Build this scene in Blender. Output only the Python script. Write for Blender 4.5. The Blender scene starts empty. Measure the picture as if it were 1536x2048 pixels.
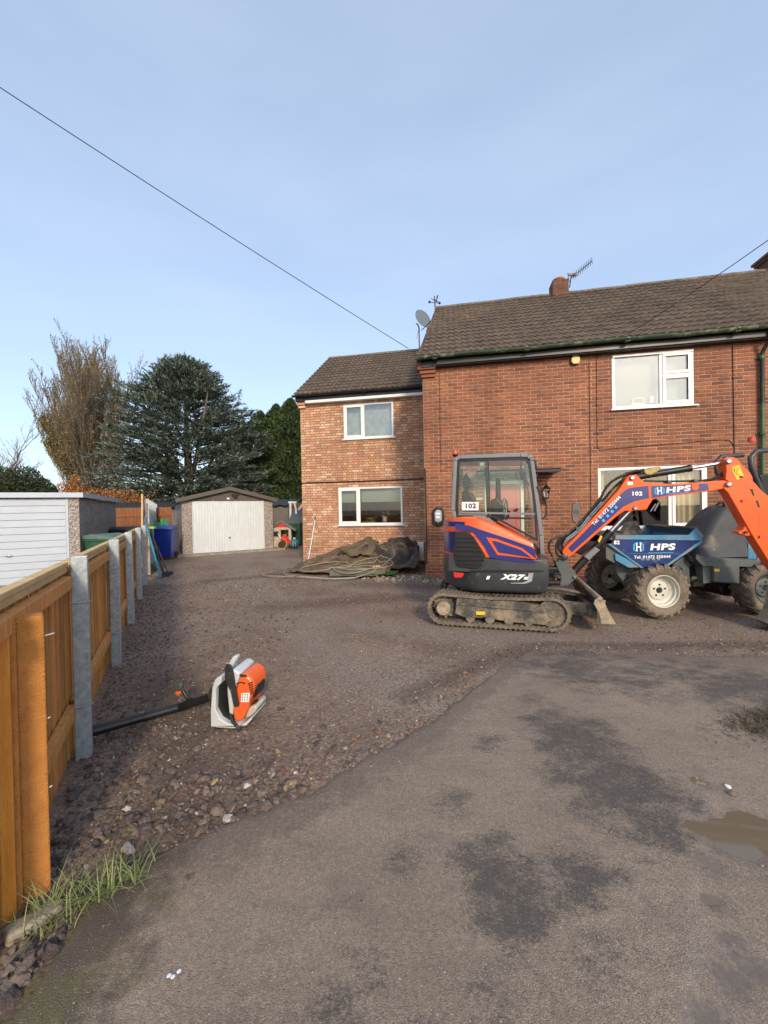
import bpy, math, random
import numpy as np
from math import radians, sin, cos, pi, tan, atan2, sqrt, hypot
from mathutils import Vector, Matrix, noise

SC = bpy.context.scene
COL = SC.collection
rnd = random.Random(7)
rg = np.random.default_rng(7)

# ------------------------------------------------------------------ camera, sky, sun, exposure
PITCH, ROLL, FPX, EYE = radians(.52), radians(1.1), 769.0, 1.6
_f = Vector((0, cos(PITCH), -sin(PITCH))); _u = Vector((0, sin(PITCH), cos(PITCH))); _r = Vector((1, 0, 0))
CR = _r * cos(ROLL) - _u * sin(ROLL)
CU = _u * cos(ROLL) + _r * sin(ROLL)
cam_d = bpy.data.cameras.new('camera'); cam = bpy.data.objects.new('camera', cam_d); COL.objects.link(cam)
m4 = Matrix((CR, CU, -_f)).transposed().to_4x4(); m4.translation = (0, 0, EYE)
cam.matrix_world = m4
cam_d.sensor_fit = 'VERTICAL'; cam_d.sensor_height = 36; cam_d.lens = FPX / 2048 * 36
cam_d.clip_end = 2000; cam_d.clip_start = .05
SC.camera = cam

SUN_AZ, SUN_EL = radians(166), radians(26)        # azimuth clockwise from +Y: behind the camera, to the right
W = bpy.data.worlds.new('World'); SC.world = W; W.use_nodes = True
wn = W.node_tree; wn.nodes.clear()
wo = wn.nodes.new('ShaderNodeOutputWorld'); bg = wn.nodes.new('ShaderNodeBackground')
sky = wn.nodes.new('ShaderNodeTexSky'); sky.sky_type = 'NISHITA'; sky.sun_disc = False
sky.sun_elevation = SUN_EL; sky.sun_rotation = SUN_AZ
sky.air_density = 1.0; sky.dust_density = 1.6; sky.ozone_density = 2.2; sky.altitude = 10
tc = wn.nodes.new('ShaderNodeTexCoord'); mp = wn.nodes.new('ShaderNodeMapping'); mp.inputs['Scale'].default_value = (1.2, 1.2, 5.0)
mp.inputs['Rotation'].default_value = (0.1, .25, .5)
cn = wn.nodes.new('ShaderNodeTexNoise'); cn.inputs['Scale'].default_value = 1.5; cn.inputs['Detail'].default_value = 6; cn.inputs['Roughness'].default_value = .55
cr_ = wn.nodes.new('ShaderNodeMapRange'); cr_.inputs[1].default_value = .35; cr_.inputs[2].default_value = .75; cr_.inputs[3].default_value = .42; cr_.inputs[4].default_value = .54
mixs = wn.nodes.new('ShaderNodeMixRGB'); mixs.inputs['Color2'].default_value = (3.25, 3.85, 4.75, 1)
L = wn.links.new
L(tc.outputs['Generated'], mp.inputs[0]); L(mp.outputs[0], cn.inputs['Vector']); L(cn.outputs[0], cr_.inputs[0])
L(cr_.outputs[0], mixs.inputs[0]); L(sky.outputs[0], mixs.inputs[1]); L(mixs.outputs[0], bg.inputs[0]); L(bg.outputs[0], wo.inputs[0])
bg.inputs[1].default_value = .15
sd = bpy.data.lights.new('sun', 'SUN'); sd.energy = 1.75; sd.angle = radians(7); sd.color = (1, .83, .62)
so = bpy.data.objects.new('sun', sd); COL.objects.link(so)
sun_dir = Vector((sin(SUN_AZ) * cos(SUN_EL), cos(SUN_AZ) * cos(SUN_EL), sin(SUN_EL)))
so.rotation_euler = sun_dir.to_track_quat('Z', 'Y').to_euler()
so.location = (0, 0, 30)
SC.view_settings.view_transform = 'Standard'; SC.view_settings.look = 'None'
SC.view_settings.exposure = 0.72; SC.view_settings.gamma = 1; SC.view_settings.use_curve_mapping = False
SC.cycles.max_bounces = 6; SC.cycles.transparent_max_bounces = 24; SC.cycles.caustics_reflective = False; SC.cycles.caustics_refractive = False

# ------------------------------------------------------------------ measuring: a pixel of the photograph seen on a real plane
def ray(px, py): return CR * ((px - 768) / FPX) - CU * ((py - 1024) / FPX) + _f
def gnd(px, py, z=0):
    d = ray(px, py); t = (z - EYE) / d.z; return Vector((d.x * t, d.y * t, z))
def dep(px, py, Y):
    d = ray(px, py); t = Y / d.y; return Vector((d.x * t, Y, EYE + d.z * t))
def on(fr, b, px, py):
    """local (x, z) on the plane local-y = b of a frame (ox, oy, yaw)"""
    ox, oy, yaw = fr; ux, uy = cos(yaw), sin(yaw); nx, ny = -uy, ux
    d = ray(px, py); qx, qy = ox + nx * b, oy + ny * b
    t = (qx * nx + qy * ny) / (d.x * nx + d.y * ny)
    return ((d.x * t - qx) * ux + (d.y * t - qy) * uy, EYE + d.z * t)
def onp(fr, b, pts, crop=(1, 0, 0)):
    k, ox, oy = crop
    return [on(fr, b, ox + x / k, oy + y / k) for x, y in pts]

# ------------------------------------------------------------------ tagging
def tag(o, label=None, cat=None, group=None, kind=None):
    if label: o['label'] = label
    if cat: o['category'] = cat
    if group: o['group'] = group
    if kind: o['kind'] = kind
    return o
def empty(name, loc=(0, 0, 0), rz=0, label=None, cat=None, group=None, kind=None, rot=None):
    o = bpy.data.objects.new(name, None); COL.objects.link(o); o.location = loc
    o.rotation_euler = rot if rot else (0, 0, rz); o.empty_display_size = .1
    return tag(o, label, cat, group, kind)
def inst(src, name, parent, loc=(0, 0, 0), rot=(0, 0, 0), scale=None):
    o = bpy.data.objects.new(name, src if isinstance(src, bpy.types.Mesh) else src.data); COL.objects.link(o)
    o.parent = parent; o.location = loc; o.rotation_euler = rot
    if scale: o.scale = scale
    return o
def copy_tree(o, parent=None):
    c = o.copy(); COL.objects.link(c); c.parent = parent
    for ch in o.children: copy_tree(ch, c)
    return c

# ------------------------------------------------------------------ mesh builder
class MB:
    def __init__(s): s.V = []; s.F = []; s.M = []; s.m = 0
    def add(s, V, F, m=None):
        b = len(s.V); s.V += [tuple(v) for v in V]; s.F += [tuple(i + b for i in f) for f in F]; s.M += [s.m if m is None else m] * len(F); return s
    def box(s, a, b, m=None, R=None, o=(0, 0, 0)):
        x0, y0, z0 = a; x1, y1, z1 = b
        V = [(x0, y0, z0), (x1, y0, z0), (x1, y1, z0), (x0, y1, z0), (x0, y0, z1), (x1, y0, z1), (x1, y1, z1), (x0, y1, z1)]
        if R is not None: V = [tuple(R @ Vector(v) + Vector(o)) for v in V]
        return s.add(V, [(0, 3, 2, 1), (4, 5, 6, 7), (0, 1, 5, 4), (1, 2, 6, 5), (2, 3, 7, 6), (3, 0, 4, 7)], m)
    def prism(s, P, y0, y1, m=None):
        """polygon of (x, z) extruded along y"""
        A = sum(P[i][0] * P[(i + 1) % len(P)][1] - P[(i + 1) % len(P)][0] * P[i][1] for i in range(len(P)))
        if A < 0: P = P[::-1]
        n = len(P); V = [(x, y0, z) for x, z in P] + [(x, y1, z) for x, z in P]
        F = [tuple(range(n)), tuple(range(2 * n - 1, n - 1, -1))] + [(i, i + n, (i + 1) % n + n, (i + 1) % n) for i in range(n)]
        return s.add(V, F, m)
    def strip(s, P, w, y0, y1, closed=False, m=None):
        """bar of width w following the (x, z) polyline P, extruded along y"""
        n = len(P); Lp, Rp = [], []
        for i in range(n):
            p = Vector(P[i]); a = Vector(P[i - 1]) if (i > 0 or closed) else None; b = Vector(P[(i + 1) % n]) if (i < n - 1 or closed) else None
            d1 = (p - a).normalized() if a is not None else None; d2 = (b - p).normalized() if b is not None else None
            if d1 is None: d1 = d2
            if d2 is None: d2 = d1
            t = (d1 + d2).normalized(); nn = Vector((-t.y, t.x)); k = 1 / max(.5, nn.dot(Vector((-d1.y, d1.x))))
            Lp.append(p + nn * w / 2 * k); Rp.append(p - nn * w / 2 * k)
        for i in range(n if closed else n - 1):
            j = (i + 1) % n
            s.prism([tuple(Lp[i]), tuple(Lp[j]), tuple(Rp[j]), tuple(Rp[i])], y0, y1, m)
        return s
    def tube(s, pts, r, n=8, m=None, caps=True):
        pts = [Vector(p) for p in pts]; N = len(pts); rs = r if isinstance(r, (list, tuple)) else [r] * N
        b = len(s.V); up = None
        for i in range(N):
            t = (pts[min(i + 1, N - 1)] - pts[max(i - 1, 0)]).normalized()
            if up is None: up = Vector((0, 0, 1)) if abs(t.z) < .9 else Vector((1, 0, 0))
            a = t.cross(up).normalized(); up = a.cross(t).normalized()
            for k in range(n):
                q = 2 * pi * k / n; s.V.append(tuple(pts[i] + (a * cos(q) + up * sin(q)) * rs[i]))
        mm = s.m if m is None else m
        for i in range(N - 1):
            for k in range(n):
                k2 = (k + 1) % n; s.F.append((b + i * n + k, b + i * n + k2, b + (i + 1) * n + k2, b + (i + 1) * n + k)); s.M.append(mm)
        if caps:
            s.F.append(tuple(b + k for k in range(n))[::-1]); s.F.append(tuple(b + (N - 1) * n + k for k in range(n))); s.M += [mm, mm]
        return s
    def cyl(s, p0, p1, r0, r1=None, n=16, m=None): return s.tube([p0, p1], [r0, r0 if r1 is None else r1], n, m)
    def lathe(s, prof, o=(0, 0, 0), axis='z', n=24, m=None, scale=(1, 1, 1), cap=True):
        """profile of (radius, height) turned about an axis"""
        b = len(s.V); o = Vector(o)
        for r, h in prof:
            for k in range(n):
                q = 2 * pi * k / n; a, c = r * cos(q), r * sin(q)
                v = (a, c, h) if axis == 'z' else ((a, h, c) if axis == 'y' else (h, a, c))
                s.V.append((v[0] * scale[0] + o.x, v[1] * scale[1] + o.y, v[2] * scale[2] + o.z))
        mm = s.m if m is None else m
        for i in range(len(prof) - 1):
            for k in range(n):
                k2 = (k + 1) % n; s.F.append((b + i * n + k, b + i * n + k2, b + (i + 1) * n + k2, b + (i + 1) * n + k)); s.M.append(mm)
        if cap and prof[0][0] > 1e-4: s.F.append(tuple(b + k for k in range(n))[::-1]); s.M.append(mm)
        if cap and prof[-1][0] > 1e-4: s.F.append(tuple(b + (len(prof) - 1) * n + k for k in range(n))); s.M.append(mm)
        return s
    def mesh(s, name, mats, smooth=False):
        me = bpy.data.meshes.new(name); me.from_pydata(s.V, [], s.F)
        for m in (mats if isinstance(mats, (list, tuple)) else [mats]): me.materials.append(m)
        if any(s.M): me.polygons.foreach_set('material_index', s.M)
        if smooth:
            me.polygons.foreach_set('use_smooth', [True] * len(s.F)); me.set_sharp_from_angle(angle=radians(38))
        me.update(); return me
    def build(s, name, mats, parent=None, smooth=False, bevel=0, loc=(0, 0, 0), rot=(0, 0, 0)):
        o = bpy.data.objects.new(name, s.mesh(name, mats, smooth)); COL.objects.link(o); o.parent = parent; o.location = loc; o.rotation_euler = rot
        if bevel:
            b = o.modifiers.new('bevel', 'BEVEL'); b.width = bevel; b.segments = 2; b.limit_method = 'ANGLE'; b.angle_limit = radians(35); b.harden_normals = False
        return o

def np_mesh(name, V, F, mats, mi=None, smooth=False):
    """fast mesh: V (n,3), F (m,k)"""
    V = np.asarray(V, np.float32); F = np.asarray(F, np.int32); k = F.shape[1]
    me = bpy.data.meshes.new(name); me.vertices.add(len(V)); me.vertices.foreach_set('co', V.ravel())
    me.loops.add(F.size); me.loops.foreach_set('vertex_index', F.ravel())
    me.polygons.add(len(F)); me.polygons.foreach_set('loop_start', np.arange(0, F.size, k, dtype=np.int32))
    if mi is not None: me.polygons.foreach_set('material_index', np.asarray(mi, np.int32))
    me.polygons.foreach_set('use_smooth', np.full(len(F), smooth))
    for m in (mats if isinstance(mats, (list, tuple)) else [mats]): me.materials.append(m)
    me.update(calc_edges=True); me.validate(); return me
def np_obj(name, V, F, mats, parent=None, mi=None, smooth=False):
    o = bpy.data.objects.new(name, np_mesh(name, V, F, mats, mi, smooth)); COL.objects.link(o); o.parent = parent; return o

# ------------------------------------------------------------------ materials
def mat(name, col, rough=.6, metal=0.0, var=.18, scale=6.0, bump=0.0, bscale=80.0, dirt=None, spec=.5, coat=0.0,
        col2=None, rand=0.0, stretch=(1, 1, 1), island=False, pal=None, weather=0):
    m = bpy.data.materials.new(name); m.use_nodes = True; t = m.node_tree; N = t.nodes; K = t.links.new
    b = N['Principled BSDF']; b.inputs['Roughness'].default_value = rough; b.inputs['Metallic'].default_value = metal
    b.inputs['Specular IOR Level'].default_value = spec; b.inputs['Coat Weight'].default_value = coat; b.inputs['Coat Roughness'].default_value = .08
    tc = N.new('ShaderNodeTexCoord'); mp = N.new('ShaderNodeMapping'); mp.inputs['Scale'].default_value = stretch
    oi = N.new('ShaderNodeObjectInfo'); cx = N.new('ShaderNodeVectorMath'); cx.operation = 'SCALE'; cx.inputs[0].default_value = (13.1, 7.7, 5.3)
    K(oi.outputs['Random'], cx.inputs['Scale']); K(cx.outputs[0], mp.inputs['Location']); K(tc.outputs['Object'], mp.inputs[0])
    n = N.new('ShaderNodeTexNoise'); n.inputs['Scale'].default_value = scale; n.inputs['Detail'].default_value = 8; n.inputs['Roughness'].default_value = .62
    K(mp.outputs[0], n.inputs['Vector'])
    c2 = col2 if col2 else tuple(c * (1 - 2 * var) for c in col); c1 = col if col2 else tuple(min(1, c * (1 + var * .8)) for c in col)
    rp = N.new('ShaderNodeMixRGB'); rp.inputs[1].default_value = (*c1, 1); rp.inputs[2].default_value = (*c2, 1)
    mr = N.new('ShaderNodeMapRange'); mr.inputs[1].default_value = .3; mr.inputs[2].default_value = .7; K(n.outputs[0], mr.inputs[0]); K(mr.outputs[0], rp.inputs[0])
    out = rp.outputs[0]
    if rand or island:
        ge = N.new('ShaderNodeNewGeometry'); ad = N.new('ShaderNodeMath'); ad.operation = 'ADD'; K(oi.outputs['Random'], ad.inputs[0]); K(ge.outputs['Random Per Island'], ad.inputs[1])
        fr = N.new('ShaderNodeMath'); fr.operation = 'FRACT'; K(ad.outputs[0], fr.inputs[0])
        hs = N.new('ShaderNodeHueSaturation'); m2 = N.new('ShaderNodeMapRange'); m2.inputs[3].default_value = 1 - rand; m2.inputs[4].default_value = 1 + rand
        K(fr.outputs[0], m2.inputs[0]); K(m2.outputs[0], hs.inputs['Value']); K(out, hs.inputs['Color'])
        mu = N.new('ShaderNodeMath'); mu.operation = 'MULTIPLY'; mu.inputs[1].default_value = 7.13; K(fr.outputs[0], mu.inputs[0])
        f2 = N.new('ShaderNodeMath'); f2.operation = 'FRACT'; K(mu.outputs[0], f2.inputs[0]); m3 = N.new('ShaderNodeMapRange'); m3.inputs[3].default_value = .5 - rand * .03; m3.inputs[4].default_value = .5 + rand * .03
        K(f2.outputs[0], m3.inputs[0]); K(m3.outputs[0], hs.inputs['Hue']); out = hs.outputs[0]
        if pal:
            m4_ = N.new('ShaderNodeMath'); m4_.operation = 'MULTIPLY'; m4_.inputs[1].default_value = 31.7; K(fr.outputs[0], m4_.inputs[0]); f4 = N.new('ShaderNodeMath'); f4.operation = 'FRACT'; K(m4_.outputs[0], f4.inputs[0])
            cr2_ = N.new('ShaderNodeValToRGB'); cr2_.color_ramp.interpolation = 'CONSTANT'; el = cr2_.color_ramp.elements
            for i_, c_ in enumerate(pal):
                e_ = el[i_] if i_ < 2 else el.new(i_ / len(pal)); e_.position = i_ / len(pal); e_.color = (*c_, 1)
            K(f4.outputs[0], cr2_.inputs[0]); mx_ = N.new('ShaderNodeMixRGB'); mx_.blend_type = 'MIX'; K(cr2_.outputs[0], mx_.inputs[2]); K(rp.outputs[0], mx_.inputs[1]); mx_.inputs[0].default_value = .72; K(mx_.outputs[0], hs.inputs['Color'])
    if dirt:
        dc, amt, ds = dirt
        dn = N.new('ShaderNodeTexNoise'); dn.inputs['Scale'].default_value = ds; dn.inputs['Detail'].default_value = 9; dn.inputs['Roughness'].default_value = .68; K(tc.outputs['Object'], dn.inputs['Vector'])
        dm = N.new('ShaderNodeMapRange'); dm.inputs[1].default_value = .72 - amt * .5; dm.inputs[2].default_value = .92 - amt * .5; K(dn.outputs[0], dm.inputs[0])
        mx = N.new('ShaderNodeMixRGB'); mx.inputs[2].default_value = (*dc, 1); K(out, mx.inputs[1]); K(dm.outputs[0], mx.inputs[0]); out = mx.outputs[0]
        rr = N.new('ShaderNodeMapRange'); rr.inputs[3].default_value = rough; rr.inputs[4].default_value = .9; K(dm.outputs[0], rr.inputs[0]); K(rr.outputs[0], b.inputs['Roughness'])
    if weather:
        gp_n = N.new('ShaderNodeNewGeometry'); ms = N.new('ShaderNodeMapping'); ms.inputs['Scale'].default_value = (1, 1, .45); K(gp_n.outputs['Position'], ms.inputs[0])
        wn_ = N.new('ShaderNodeTexNoise'); wn_.inputs['Scale'].default_value = 1.5; wn_.inputs['Detail'].default_value = 9; wn_.inputs['Roughness'].default_value = .66; K(ms.outputs[0], wn_.inputs['Vector'])
        wr = N.new('ShaderNodeMapRange'); wr.inputs[1].default_value = .34; wr.inputs[2].default_value = .68; wr.inputs[3].default_value = 1 - weather; wr.inputs[4].default_value = 1 + weather * .8; K(wn_.outputs[0], wr.inputs[0])
        wv_ = N.new('ShaderNodeVectorMath'); wv_.operation = 'SCALE'; K(out, wv_.inputs[0]); K(wr.outputs[0], wv_.inputs['Scale']); out = wv_.outputs[0]
    K(out, b.inputs['Base Color'])
    if bump:
        bn = N.new('ShaderNodeTexNoise'); bn.inputs['Scale'].default_value = bscale; bn.inputs['Detail'].default_value = 6; K(mp.outputs[0], bn.inputs['Vector'])
        bp = N.new('ShaderNodeBump'); bp.inputs['Strength'].default_value = bump; bp.inputs['Distance'].default_value = .01; K(bn.outputs[0], bp.inputs['Height']); K(bp.outputs[0], b.inputs['Normal'])
    return m
def glass_mat(name, tint, refl=.1, rough=.0, mult=1.4):
    m = bpy.data.materials.new(name); m.use_nodes = True; t = m.node_tree; N = t.nodes; K = t.links.new; N.clear()
    o = N.new('ShaderNodeOutputMaterial'); tr = N.new('ShaderNodeBsdfTransparent'); tr.inputs[0].default_value = (*tint, 1)
    g = N.new('ShaderNodeBsdfGlossy'); g.inputs['Roughness'].default_value = rough
    f = N.new('ShaderNodeFresnel'); f.inputs[0].default_value = 1.5; a = N.new('ShaderNodeMath'); a.operation = 'MULTIPLY_ADD'; a.inputs[1].default_value = mult; a.inputs[2].default_value = refl
    mx = N.new('ShaderNodeMixShader'); K(f.outputs[0], a.inputs[0]); K(a.outputs[0], mx.inputs[0]); K(tr.outputs[0], mx.inputs[1]); K(g.outputs[0], mx.inputs[2]); K(mx.outputs[0], o.inputs[0])
    return m

MUD = (.23, .175, .125)
M = dict(
    brick=mat('red brick', (.27, .098, .052), .88, var=.12, scale=25, bump=.5, bscale=160, rand=.16, col2=(.20, .068, .038), pal=[(.32, .110, .050), (.28, .100, .048), (.235, .084, .044), (.30, .115, .056), (.18, .070, .042), (.31, .114, .052), (.27, .10, .05)], weather=.22),
    mortar=mat('mortar', (.50, .34, .24), .95, weather=.25, var=.15, scale=9, bump=.4, bscale=120),
    brick2=mat('mixed buff brick', (.50, .22, .115), .88, scale=30, bump=.5, bscale=160, rand=.14, col2=(.48, .33, .22), pal=[(.55, .25, .13), (.52, .24, .14), (.60, .35, .21), (.70, .52, .36), (.48, .22, .14), (.58, .33, .21), (.66, .45, .29), (.54, .29, .19), (.60, .30, .16)], weather=.16),
    mortar2=mat('brown mortar', (.21, .125, .075), .95, var=.2, scale=9, bump=.4, bscale=120, dirt=((.2, .17, .05), .25, 1.5)),
    tile=mat('concrete roof tile', (.118, .083, .060), .92, var=.2, scale=7, bump=.8, bscale=110, rand=.15, weather=.25, dirt=((.22, .19, .12), .36, 7)),
    ridge=mat('mossy ridge tile', (.17, .14, .115), .92, var=.3, scale=9, bump=.8, bscale=60, rand=.2, dirt=((.23, .2, .07), .5, 5)),
    upvc=mat('white upvc', (.80, .80, .77), .32, var=.03, scale=3, coat=.2, dirt=((.5, .48, .42), .12, 9)),
    fascia=mat('black fascia', (.012, .012, .013), .4, var=.1),
    oldbrick=mat('sooty chimney brick', (.17, .08, .05), .9, var=.2, scale=20, rand=.3, bump=.5), gutterg=mat('peeling green gutter', (.030, .075, .038), .5, scale=4, dirt=((.30, .32, .24), .42, 5), bump=.3),
    pipeg=mat('green downpipe', (.06, .16, .07), .45, scale=3, dirt=((.02, .022, .018), .45, 2.2), bump=.3),
    black=mat('black plastic', (.014, .014, .015), .38, var=.25, dirt=(MUD, .1, 6)),
    rubber=mat('black rubber', (.022, .022, .022), .75, var=.25, dirt=(MUD, .36, 7), bump=.4),
    mudrub=mat('muddy rubber', (.15, .125, .095), .9, var=.25, scale=7, dirt=(MUD, .58, 6), bump=.8, bscale=50),
    mudsteel=mat('mud caked steel', (.07, .068, .06), .8, scale=8, dirt=((.30, .235, .16), .58, 4.2), bump=1, bscale=40),
    drymud=mat('dried pale mud', (.40, .32, .22), .95, scale=12, var=.25, bump=1, bscale=50),
    orange=mat('orange paint', (.84, .10, .004), .38, var=.05, scale=3, coat=.2, dirt=((.28, .2, .14), .16, 12)),
    navy=mat('navy decal', (.022, .026, .17), .3, var=.1, scale=3, coat=.4, dirt=((.25, .22, .25), .12, 9)),
    navy2=mat('navy skip vinyl', (.007, .032, .15), .32, var=.15, scale=3, coat=.3, dirt=((.24, .24, .27), .26, 6)),
    cgrey=mat('cab grey paint', (.19, .205, .215), .38, var=.08, scale=3, coat=.2, dirt=(MUD, .2, 8)),
    dgrey=mat('dark grey casting', (.042, .043, .050), .42, var=.2, scale=3, coat=.1, dirt=(MUD, .27, 5)),
    steelg=mat('grey green painted steel', (.095, .108, .105), .5, var=.15, scale=4, dirt=(MUD, .22, 5), bump=.2),
    hood=mat('dusty grey bonnet', (.050, .053, .055), .62, var=.22, scale=2.5, dirt=((.26, .23, .19), .3, 3.5)),
    chrome=mat('chrome rod', (.75, .75, .77), .12, 1.0, var=.03),
    steel=mat('bare steel', (.5, .5, .48), .35, 1.0, var=.2, dirt=(MUD, .15, 6)),
    white=mat('white paint', (.78, .78, .76), .5, var=.03),
    whitew=mat('white lettering', (.82, .82, .82), .5, var=.0),
    cyan=mat('cyan logo', (.03, .35, .72), .4, var=.05),
    sky2=mat('pale blue skip paint', (.06, .22, .38), .45, var=.12, scale=3, dirt=((.25, .23, .18), .5, 5)),
    yellow=mat('yellow sticker', (.85, .56, .02), .45, var=.08),
    red=mat('red plastic', (.6, .03, .02), .3, var=.1, coat=.3),
    soil=mat('damp brown soil', (.16, .105, .07), .97, scale=9, var=.3, bump=1, bscale=30),
    rimc=mat('cream wheel rim', (.58, .56, .48), .45, var=.08, dirt=(MUD, .25, 8)),
    galv=mat('galvanised steel', (.42, .47, .49), .48, .35, var=.2, scale=26, dirt=((.36, .35, .31), .2, 12), bump=.15, bscale=50),
    timber=mat('treated orange timber', (.64, .31, .085), .75, scale=9, col2=(.42, .18, .045), stretch=(3, 3, .35), bump=.5, bscale=60, rand=.2, dirt=((.20, .155, .07), .22, 5)),
    timbercap=mat('weathered rail top', (.66, .46, .22), .8, scale=9, col2=(.48, .32, .14), stretch=(1, 1, 1), bump=.5, bscale=60, rand=.1),
    otimber=mat('bright orange stained timber', (.80, .33, .05), .6, scale=7, col2=(.58, .20, .025), stretch=(6, 6, .5), bump=.6, bscale=50),
    orough=mat('rough orange stained post', (.60, .25, .055), .85, scale=14, col2=(.46, .18, .038), bump=1, bscale=140),
    gtimber=mat('grey weathered board', (.24, .225, .19), .85, scale=7, col2=(.15, .135, .11), stretch=(4, 4, .4), bump=.5, rand=.2),
    btimber=mat('brown fence board', (.30, .115, .035), .8, scale=7, col2=(.2, .075, .025), stretch=(4, 4, .4), bump=.4, rand=.15),
    pebble=None,
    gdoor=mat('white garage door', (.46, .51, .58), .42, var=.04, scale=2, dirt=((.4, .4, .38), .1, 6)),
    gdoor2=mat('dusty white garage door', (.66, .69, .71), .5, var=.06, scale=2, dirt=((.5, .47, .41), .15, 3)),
    agetim=mat('aged grey timber', (.15, .125, .105), .9, scale=7, col2=(.09, .075, .065), stretch=(.5, 4, 4), bump=.6),
    conc=mat('concrete slab', (.36, .31, .25), .9, var=.25, scale=5, bump=.6),
    slate=mat('grey split stone', (.20, .19, .175), .85, var=.2, scale=9, rand=.3, bump=.8),
    curtain=mat('cream curtain', (.62, .53, .36), .9, var=.12, scale=5, stretch=(6, 1, .4)),
    blind2=mat('bright blind', (.48, .50, .42), .8), blind=mat('pale blind', (.27, .32, .27), .8, var=.04, scale=3),
    dark=mat('dark interior', (.03, .028, .026), .9),
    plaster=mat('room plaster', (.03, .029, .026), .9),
    pink=mat('pink door', (.62, .15, .16), .4, var=.04),
    bluebin=mat('blue bin plastic', (.012, .04, .33), .42, var=.1, dirt=((.1, .12, .3), .1, 6)),
    greenbin=mat('green bin plastic', (.03, .10, .055), .5, var=.15, dirt=((.3, .36, .3), .25, 5)),
    blackbin=mat('black bin plastic', (.015, .015, .017), .5, var=.2),
    lime=mat('green plastic', (.08, .48, .22), .45, var=.08),
    terra=mat('terracotta', (.42, .13, .07), .8, var=.2),
    dish=mat('satellite dish grey', (.13, .155, .18), .5, var=.06),
    rust=mat('red oxide pole', (.22, .05, .04), .6, var=.3),
    carpet=mat('old brown carpet', (.165, .108, .066), .97, scale=4, var=.35, bump=1, bscale=90, dirt=((.22, .16, .09), .4, 3)),
    membrane=mat('black membrane', (.045, .036, .032), .6, scale=4, var=.3, bump=.5, bscale=20, dirt=((.19, .13, .08), .46, 3)),
    turf=mat('artificial turf', (.04, .12, .025), .95, scale=30, var=.4, bump=1, bscale=120),
    hose=mat('grey hose', (.33, .29, .21), .6, var=.15),
    bmachine=mat('blower orange', (.82, .13, .03), .35, var=.05, coat=.3, dirt=((.2, .13, .1), .12, 14)),
    bwhite=mat('blower pale grey', (.55, .58, .60), .45, var=.05, dirt=((.25, .2, .17), .14, 12)),
    bark=mat('grey brown bark', (.15, .12, .095), .95, scale=6, var=.3, stretch=(3, 3, .6), bump=.6, bscale=20),
    twig=mat('brown twig', (.25, .18, .13), .95, var=.2),
    twig2=mat('olive twig', (.27, .205, .12), .95, var=.25, rand=.2),
    needle=mat('blue green needles', (.10, .14, .112), .8, scale=.8, col2=(.18, .215, .165), rand=.45),
    conifer=mat('dark conifer green', (.024, .05, .018), .85, scale=.5, col2=(.065, .10, .024), rand=.5),
    hedge=mat('hedge leaf', (.022, .036, .013), .75, scale=.8, col2=(.035, .048, .016), rand=.5),
    beech=mat('russet beech leaf', (.42, .16, .035), .8, scale=.8, col2=(.28, .12, .04), rand=.5),
    yleaf=mat('yellow olive leaf', (.30, .25, .075), .8, scale=.8, col2=(.22, .20, .07), rand=.4),
    grassm=mat('grass blade', (.16, .24, .06), .7, scale=3, col2=(.26, .27, .11), rand=.35),
    shed=mat('dark corrugated sheet', (.035, .04, .045), .6, var=.2),
    glass=glass_mat('window glass', (.93, .95, .94), .02), cabglass=glass_mat('cab glass', (.92, .965, .935), .012, mult=.85),
    glassup=glass_mat('bright window glass', (.93, .95, .94), .09),
)
def pebble_mat():
    m = bpy.data.materials.new('pebble dash'); m.use_nodes = True; t = m.node_tree; N = t.nodes; K = t.links.new; b = N['Principled BSDF']; b.inputs['Roughness'].default_value = .9
    tc = N.new('ShaderNodeTexCoord'); v = N.new('ShaderNodeTexVoronoi'); v.inputs['Scale'].default_value = 48; K(tc.outputs['Object'], v.inputs['Vector'])
    r = N.new('ShaderNodeValToRGB'); s = N.new('ShaderNodeSeparateColor'); K(v.outputs['Color'], s.inputs[0]); K(s.outputs[0], r.inputs[0])
    e = r.color_ramp.elements; e[0].color = (.15, .115, .10, 1); e[1].color = (.52, .48, .43, 1); x = r.color_ramp.elements.new(.5); x.color = (.31, .255, .23, 1)
    K(r.outputs[0], b.inputs['Base Color']); bp = N.new('ShaderNodeBump'); bp.inputs['Strength'].default_value = .9; bp.inputs['Distance'].default_value = .012; bp.invert = True
    K(v.outputs['Distance'], bp.inputs['Height']); K(bp.outputs[0], b.inputs['Normal']); return m
M['pebble'] = pebble_mat()

def text_mesh(name, s, size, mats, parent, loc, rz=0, bold=.0, shear=0, align='CENTER', stretch=1.0, tilt=None, thick=.0008):
    """lettering as flat mesh facing local -y"""
    cu = bpy.data.curves.new(name, 'FONT'); cu.body = s; cu.size = size; cu.offset = bold; cu.shear = shear; cu.align_x = align; cu.align_y = 'CENTER'; cu.extrude = thick; cu.space_character = 1.0 + bold / size * 2.2; cu.resolution_u = 3
    tmp = bpy.data.objects.new('tmp', cu); me = bpy.data.meshes.new_from_object(tmp); bpy.data.objects.remove(tmp); bpy.data.curves.remove(cu)
    me.transform(Matrix.Diagonal((stretch, 1, 1, 1))); me.transform(Matrix.Rotation(rz, 4, 'Z')); me.transform(Matrix.Rotation(pi / 2, 4, 'X'))
    me.materials.clear(); me.materials.append(mats)
    o = bpy.data.objects.new(name, me); COL.objects.link(o); o.parent = parent; o.location = loc
    return o
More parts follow.
